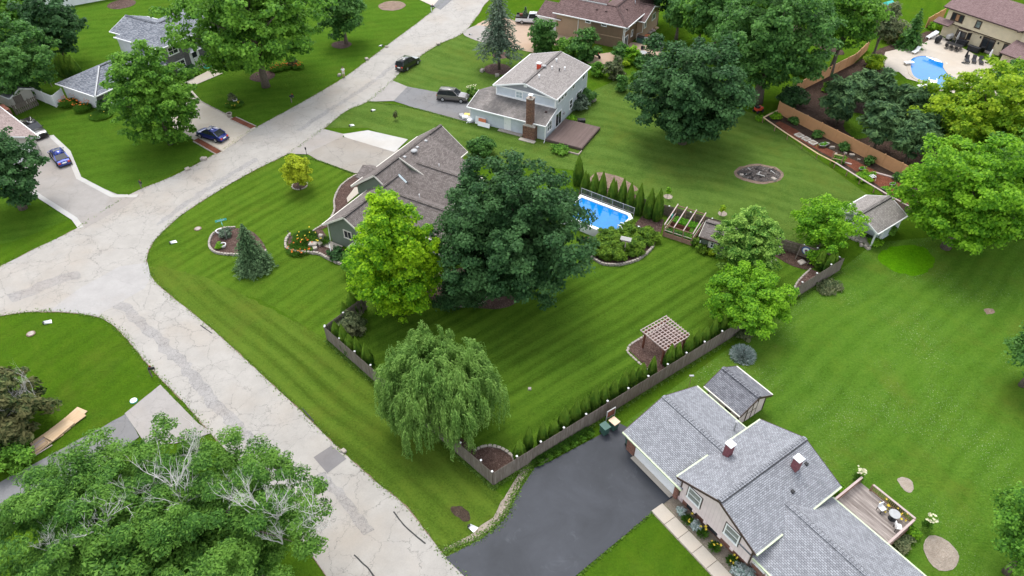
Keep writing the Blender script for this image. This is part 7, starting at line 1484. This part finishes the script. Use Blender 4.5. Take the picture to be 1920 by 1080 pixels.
B = thing('bird_house', 'pale bird house on a post standing in the juniper bed', 'bird house', tuple(G(1170, 478)), R(-20)); MB().box(-.05, .05, -.05, .05, 0, 2.0).build('post', M['palewood'], B); MB().box(-.5, .5, -.22, .22, 2.0, 2.3).build('box', M['palewood'], B); MB().add([(-.6, -.35, 2.28), (.6, -.35, 2.28), (.6, 0, 2.5), (-.6, 0, 2.5), (.6, .35, 2.28), (-.6, .35, 2.28)], [(0, 1, 2, 3), (3, 2, 4, 5), (0, 3, 5), (1, 4, 2), (0, 5, 4, 1)]).build('roof', M['concrete_w'], B)
# culvert ends: flared metal aprons
def culvert(label, u, v, rz):
    B = thing('culvert_end', label, 'culvert', tuple(G(u, v, .02)), rz, 'culvert ends beside the drives'); B.scale = (.8, .7, .7)
    MB().add([(0, -.18, 0), (0, .18, 0), (.85, .36, .02), (.85, -.36, .02), (0, -.22, .34), (0, .22, .34), (.8, .42, .06), (.8, -.42, .06)], [(0, 3, 2, 1), (0, 4, 7, 3), (1, 2, 6, 5)]).build('apron', M['white'], B); MB().tube([(-.12, 0, .17), (.02, 0, .17)], .2, 12).build('pipe', M['darkmetal'], B)
for k, (lab, u, v, a) in enumerate((('white culvert end on the corner lot lawn near the island bed', 320, 457, 40), ('white culvert end on the lower left lawn by the intersection', 83, 607, 30), ('white culvert end on the verge by the black driveway', 880, 988, -30), ('white culvert end on the lawn of the grey house front yard', 697, 209, 60), ('white culvert end lying above the parking pad', 656, 237, 40), ('white culvert end beside the tall spruce lawn', 881, 66, 40), ('white culvert end on the grass along the upper road', 717, 87, 150))): culvert(lab, u, v, R(a))
B = thing('utility_disc', 'round white cap on the grass by the lower left driveway', 'utility cap', tuple(G(251, 752))); MB().lathe([(.3, 0), (.3, .12), (.25, .15)], 14).build('cap', M['white'], B); MB().lathe([(.33, 0), (.33, .06)], 14).build('collar', M['teal'], B)
for k, (u, v, lab) in enumerate(((371, 429, 'brown manhole ring in the corner lot lawn'), (58, 626, 'brown manhole ring in the lower left lawn'))):
    B = thing('manhole', lab, 'manhole', tuple(G(u, v, .03))); MB().lathe([(.42, 0), (.42, .05), (.34, .06)], 18).build('ring', M['dirt'], B); MB().lathe([(.3, .05), (.3, .075)], 16).build('cover', M['stone'], B)
# bins and the leaning screen at the driveway head
def bin_(label, u, v, rz, lid):
    B = thing('wheeled_bin', label, 'bin', tuple(G(u, v, .07)), rz); w0, w1, h = .26, .31, .95
    MB().add([(-w0, -w0, .05), (w0, -w0, .05), (w0, w0, .05), (-w0, w0, .05), (-w1, -w1 - .03, h), (w1, -w1 - .03, h), (w1, w1 + .05, h), (-w1, w1 + .05, h)], [(3, 2, 1, 0), (4, 5, 6, 7), (0, 1, 5, 4), (1, 2, 6, 5), (2, 3, 7, 6), (3, 0, 4, 7)]).build('body', M['bingreen'], B)
    bevelled_obj(MB().box(-.35, .35, -.40, .40, h, h + .09), 'lid', M[lid], B, .03); MB().tube([(-.25, .42, h), (.25, .42, h)], .025, 6).build('handle', M['black'], B)
    for x in (-.27, .27): MB().lathe([(.11, -.03), (.13, 0), (.11, .03)], 12).build('wheel', M['tyre'], B, (x, .26, .13), (0, R(90), 0))
bin_('dark green wheeled bin at the head of the black driveway', 1133, 812, R(35), 'bingreen'); bin_('wheeled bin with tan lid beside the fence', 1150, 803, R(40), 'bintan'); bin_('dark bin tucked against the pink garage corner', 1181, 836, R(35), 'black')
B = thing('propped_screen', 'framed brown screen leaning on the fence behind the bins', 'screen', tuple(G(1143, 792, .05)), R(35)); MB().box(-.42, .42, -.03, .03, .9, 1.75).build('panel', M['redwood'], B); MB().box(-.48, .48, -.04, .04, 1.7, 1.78).box(-.48, .48, -.04, .04, .85, .92).box(-.48, -.42, -.04, .04, .3, 1.7).box(.42, .48, -.04, .04, .3, 1.7).build('frame', M['flash'], B)
for x in (-.4, .4): MB().box(x - .03, x + .03, -.03, .03, 0, .85).build('leg', M['darkmetal'], B)
# archery target, barrel, slabs
B = thing('archery_target', 'round blue and white target hung on a board against the fence', 'target', tuple(G(1507, 485)), R(-40)); MB().box(-.75, .75, -.05, .05, .2, 1.7).build('board', M['fence_n'], B)
for x in (-.7, .7): MB().beam((x, -.05, 1.5), (x, -.7, 0), .08, .08).build('leg', M['fence'], B)
for k, (rr, mm) in enumerate(((.52, 'navy'), (.40, 'white'), (.16, 'navy'), (.07, 'red'))): MB().lathe([(rr, 0), (rr, .02 + .008 * k)], 20).build('ring', M[mm], B, (0, -.055, 1.15), (R(90), 0, 0))
B = thing('metal_barrel', 'galvanised barrel beside the fence near the target', 'barrel', tuple(G(1459, 476))); MB().lathe([(.28, 0), (.3, .1), (.28, .2), (.3, .45), (.28, .75), (.3, .8)], 16).build('drum', M['metal'], B); MB().lathe([(.27, .78), (.27, .82)], 16).build('lid', M['flash'], B)
for k, (u, v) in enumerate(((1449, 490), (1503, 492))): tag(link('stone_slab', STONES[k], None, G(u, v, .04), (0, 0, .5), (.9, .6, .12)), ('pale stone slab behind the oval tree', 'pale slab in front of the archery target')[k], 'stone slab')
# loose rocks and lawn bits
for k, (u, v, s_, lab) in enumerate(((383, 300, .6, 'left pale rock along the road in front of the oval tree'), (352, 319, .5, 'grey rock further left along the same road edge'), (637, 142, .5, 'rock at the road edge beside the person'), (688, 112, .5, 'rock by the road right of the person'), (725, 89, .4, 'rock on the road edge near the culvert'), (822, 84, .5, 'reddish rock on the lawn edge by the black SUV'), (904, 134, .6, 'rock left of the tall spruce trunk'), (932, 143, .6, 'rock below the tall spruce trunk'), (645, 847, .35, 'pale stone at the verge by the square patch'), (993, 730, .25, 'small white stone alone in the fenced lawn'), (1113, 190, .6, 'rock beside the shrubs of the grey house'), (960, 238, .5, 'flat stone by the grey house side door'), (1450, 338, .5, 'white stone at the rim of the fire pit'), (1390, 330, .4, 'pale stone at the left rim of the fire pit'))):
    tag(link('rock', STONES[k % 4], None, G(u, v), (0, 0, k * .7), (s_ * 1.3, s_, s_ * .7)), lab, 'rock')
for k in range(14):
    r = random.Random(k); B = MB().tube([(0, 0, .1), (r.uniform(-.5, .5), r.uniform(-.3, .3), .25), (r.uniform(-1.2, 1.2), r.uniform(-.8, .8), r.uniform(.15, .4))], [.07, .06, .04], 5).build('charred_log', M['tar'] if k % 3 else M['deadwood'], None, G(1395 + k * 4.2 + r.uniform(-1.5, 1.5), 326 + r.uniform(-7, 8))); tag(B, '%s charred branch from the left in the burnt fire pit heap' % ORD[k], 'log', 'charred branches in the fire pit')
# planters on the front lots
def pot(label, u, v, r_, h, m, z=.05, fill='soil'):
    B = thing('plant_pot', label, 'pot', tuple(G(u, v, z))); MB().lathe([(r_ * .6, 0), (r_ * .9, h * .5), (r_, h), (r_ * .85, h), (r_ * .8, h * .8)], 14).build('pot', M[m], B, smooth=True); MB().lathe([(r_ * .8, h * .78), (r_ * .8, h * .82)], 12).build('soil', M[fill], B)
pot('white bowl planter at the back of the corner island bed', 412, 437, .38, .4, 'white'); pot('white bowl planter at the front of the corner island bed', 419, 463, .38, .4, 'white'); pot('small pot in the centre of the front lawn ring', 442, 192, .35, .5, 'concrete_w'); pot('barrel planter at the end of the driveway edging', 431, 219, .42, .6, 'stone'); pot('white pot under the huge dark maple', 952, 552, .2, .6, 'white')
B = thing('garden_fountain', 'grey stone heap and upright slab in the rock garden', 'rock feature', tuple(G(588, 462))); 
for k, (x, y, sx, sy, sz) in enumerate(((0, 0, .9, .7, .5), (.7, .2, .6, .5, .4), (.3, -.5, .7, .5, .35), (.8, .9, .5, .4, 1.1), (-.5, .3, .5, .5, .3))): link('boulder', STONES[k % 4], B, (x, y, 0), (0, 0, k), (sx, sy, sz))
tag(link('lawn_light', MB().lathe([(.03, 0), (.03, .35), (.1, .36), (.08, .45)], 8).mesh('lawn_light', M['black']), None, G(541, 439)), 'small dark lawn light left of the rock garden', 'light')
# lumber pile and sawhorse frame at the left
LB = thing('lumber_pile', 'pile of plywood sheets and boards on the lawn at the lower left', 'lumber', tuple(G(105, 812)), R(58))
for k, (x, y, l_, w_, z, a) in enumerate(((1.2, 0, 2.6, 1.3, .16, 0), (.3, -.1, 2.2, 1.25, .24, .1), (-.7, .1, 2.4, 1.2, .1, -.05), (-2.4, .1, 3.2, .5, .12, .03), (1.6, .2, 2.4, 1.2, .08, .15))): MB().obox((x, y, z), l_, w_, .05, a).build('sheet', M['lumber'] if k != 3 else M['palewood'], LB)
for k in range(7): MB().obox((-2.2 + .9 * (k % 3), -.75 + .13 * k, .05 + .05 * (k % 2)), 2.6 + .5 * (k % 3), .10, .045, .05 * (k - 3)).build('plank', M['lumber'] if k % 3 else M['palewood'], LB)
LF = thing('stud_ladder', 'ladder-like frame of pale studs beside the lumber pile', 'frame', tuple(G(75, 840)), R(58))
for y in (-.35, .35): MB().obox((0, y, .12), 5.2, .1, .12).build('stud', M['lumber'], LF)
for x in (-1.9, -.6, .7, 2.0): MB().obox((x, 0, .12), .1, .62, .1).build('rung', M['lumber'], LF)
# swing frame, hoses, panels
SW = thing('swing_frame', 'weathered A-frame swing set standing behind the white fence', 'swing set', tuple(G(74, 166)), R(55))
MB().beam((-1.6, 0, 2.2), (1.6, 0, 2.2), .12, .12).build('top_beam', M['fence'], SW)
for x in (-1.5, 1.5):
    for y in (-1.0, 1.0): MB().beam((x, 0, 2.2), (x, y, 0), .1, .1).build('leg', M['fence'], SW)
    MB().beam((x, -.5, 1.1), (x, .5, 1.1), .08, .08).build('brace', M['fence'], SW)
hz = G(389, 126, .3); B = MB().tube([(.55 * math.cos(a) * (1 + .1 * math.sin(3 * a)), .55 * math.sin(a), .05 + .02 * a / 6) for a in np.linspace(0, 18.8, 60)], .05, 5).build('garden_hose', M['teal'], None, hz); tag(B, 'coiled teal garden hose by the brick house front step', 'hose')
WP = thing('propped_boards', 'white boards and an orange panel leaning on the grey garage wall', 'panels', (4.68, 87.82, 0), R(62.4))
MB().obox((-.22, 10.3, .55), .06, 1.6, 1.1, M=Matrix.Rotation(R(14), 4, 'Y')).build('white_panel', M['white'], WP); MB().obox((-.36, 9.9, .75), .05, 1.2, .55, M=Matrix.Rotation(R(14), 4, 'Y')).build('orange_panel', M['orange'], WP); MB().obox((-.62, 9.5, .32), .06, 1.9, .62, M=Matrix.Rotation(R(24), 4, 'Y')).build('white_panel', M['white'], WP)
for k, (u, v, mm) in enumerate(((872, 222, 'white'), (878, 224, 'concrete_w'), (866, 219, 'flash'), (876, 218, 'yellow'), (882, 228, 'white'))):
    tag(link('debris_sack', bevelled(MB().box(-.45, .45, -.35, .35, 0, .5).mesh('debris_sack', M[mm]), .15, 2), None, G(u, v, .07), (0, 0, k), (1, 1, .8)), '%s item of the white rubbish heap at the grey garage corner' % ORD[k], 'rubbish', 'rubbish heap at the garage corner')
tag(bevelled_obj(MB().box(-.55, .55, -.35, .35, 0, .5), 'storage_tote', M['darkmetal'], None, .05), 'dark storage tote at the far corner of the brown deck', 'tote').location = G(1090, 229)
B = thing('raised_frame', 'empty timber frame on the grass below the brown deck', 'garden frame', (4.68, 87.82, 0), R(62.4)); 
for x0, x1, y0, y1 in ((-1.6, -1.5, -5.6, -3.4), (-1.6, -.5, -5.7, -5.6)): MB().box(x0, x1, y0, y1, 0, .2).build('board', M['palewood'], B)
B = thing('weather_vane', 'small grey yard light on a thin pole behind the pink garage', 'pole', tuple(G(1291, 728))); MB().lathe([(.02, 0), (.02, 1.7)], 6).build('pole', M['cedar'], B); MB().box(-.2, .2, -.08, .08, 1.68, 1.76).build('head', M['flash'], B)
# grass tufts breaking up the edges of road, drives and fence lines
r = np.random.default_rng(17); C = []
def tufts_along(pts, n, w, px=True):
    P_ = dense(GP(pts) if px else pts, .3, False)
    for k in range(n):
        p = P_[r.integers(len(P_))]; C.append((p.x + r.normal() * w, p.y + r.normal() * w, .05 + r.random() * .05))
ED = ROAD
tufts_along(ED[1:14], 1100, .18); tufts_along(ED[17:44], 2200, .18); tufts_along(ED[46:], 1100, .2)
tufts_along([(613, 640), (925, 914)], 2600, .12); tufts_along([(925, 914), (1575, 510)], 3800, .14); tufts_along([(832, 1034), (905, 1004), (948, 965), (960, 935), (995, 872)], 1600, .22)
tufts_along([(1222, 964), (1170, 1007), (1080, 1085)], 300, .06); tufts_along([(660, 325), (600, 303), (545, 289)], 900, .06); tufts_along([(690, 191), (775, 203), (850, 224), (885, 234)], 900, .1)
n = len(C); g = link('grass_tufts', leaf_mesh('grass_tufts', np.array(C), r.normal(size=(n, 3)) * .7 + np.array([0, 0, .7]), .09, 2.2, m_leaf('edge_grass', (0.055, 0.115, 0.014), (0.12, 0.20, 0.034), None, .3), 8, r.normal(size=(n, 3)) + np.array([0, 0, .8])))
tag(g, 'grass tufts fringing road, drives and fences', 'grass', None, 'stuff')
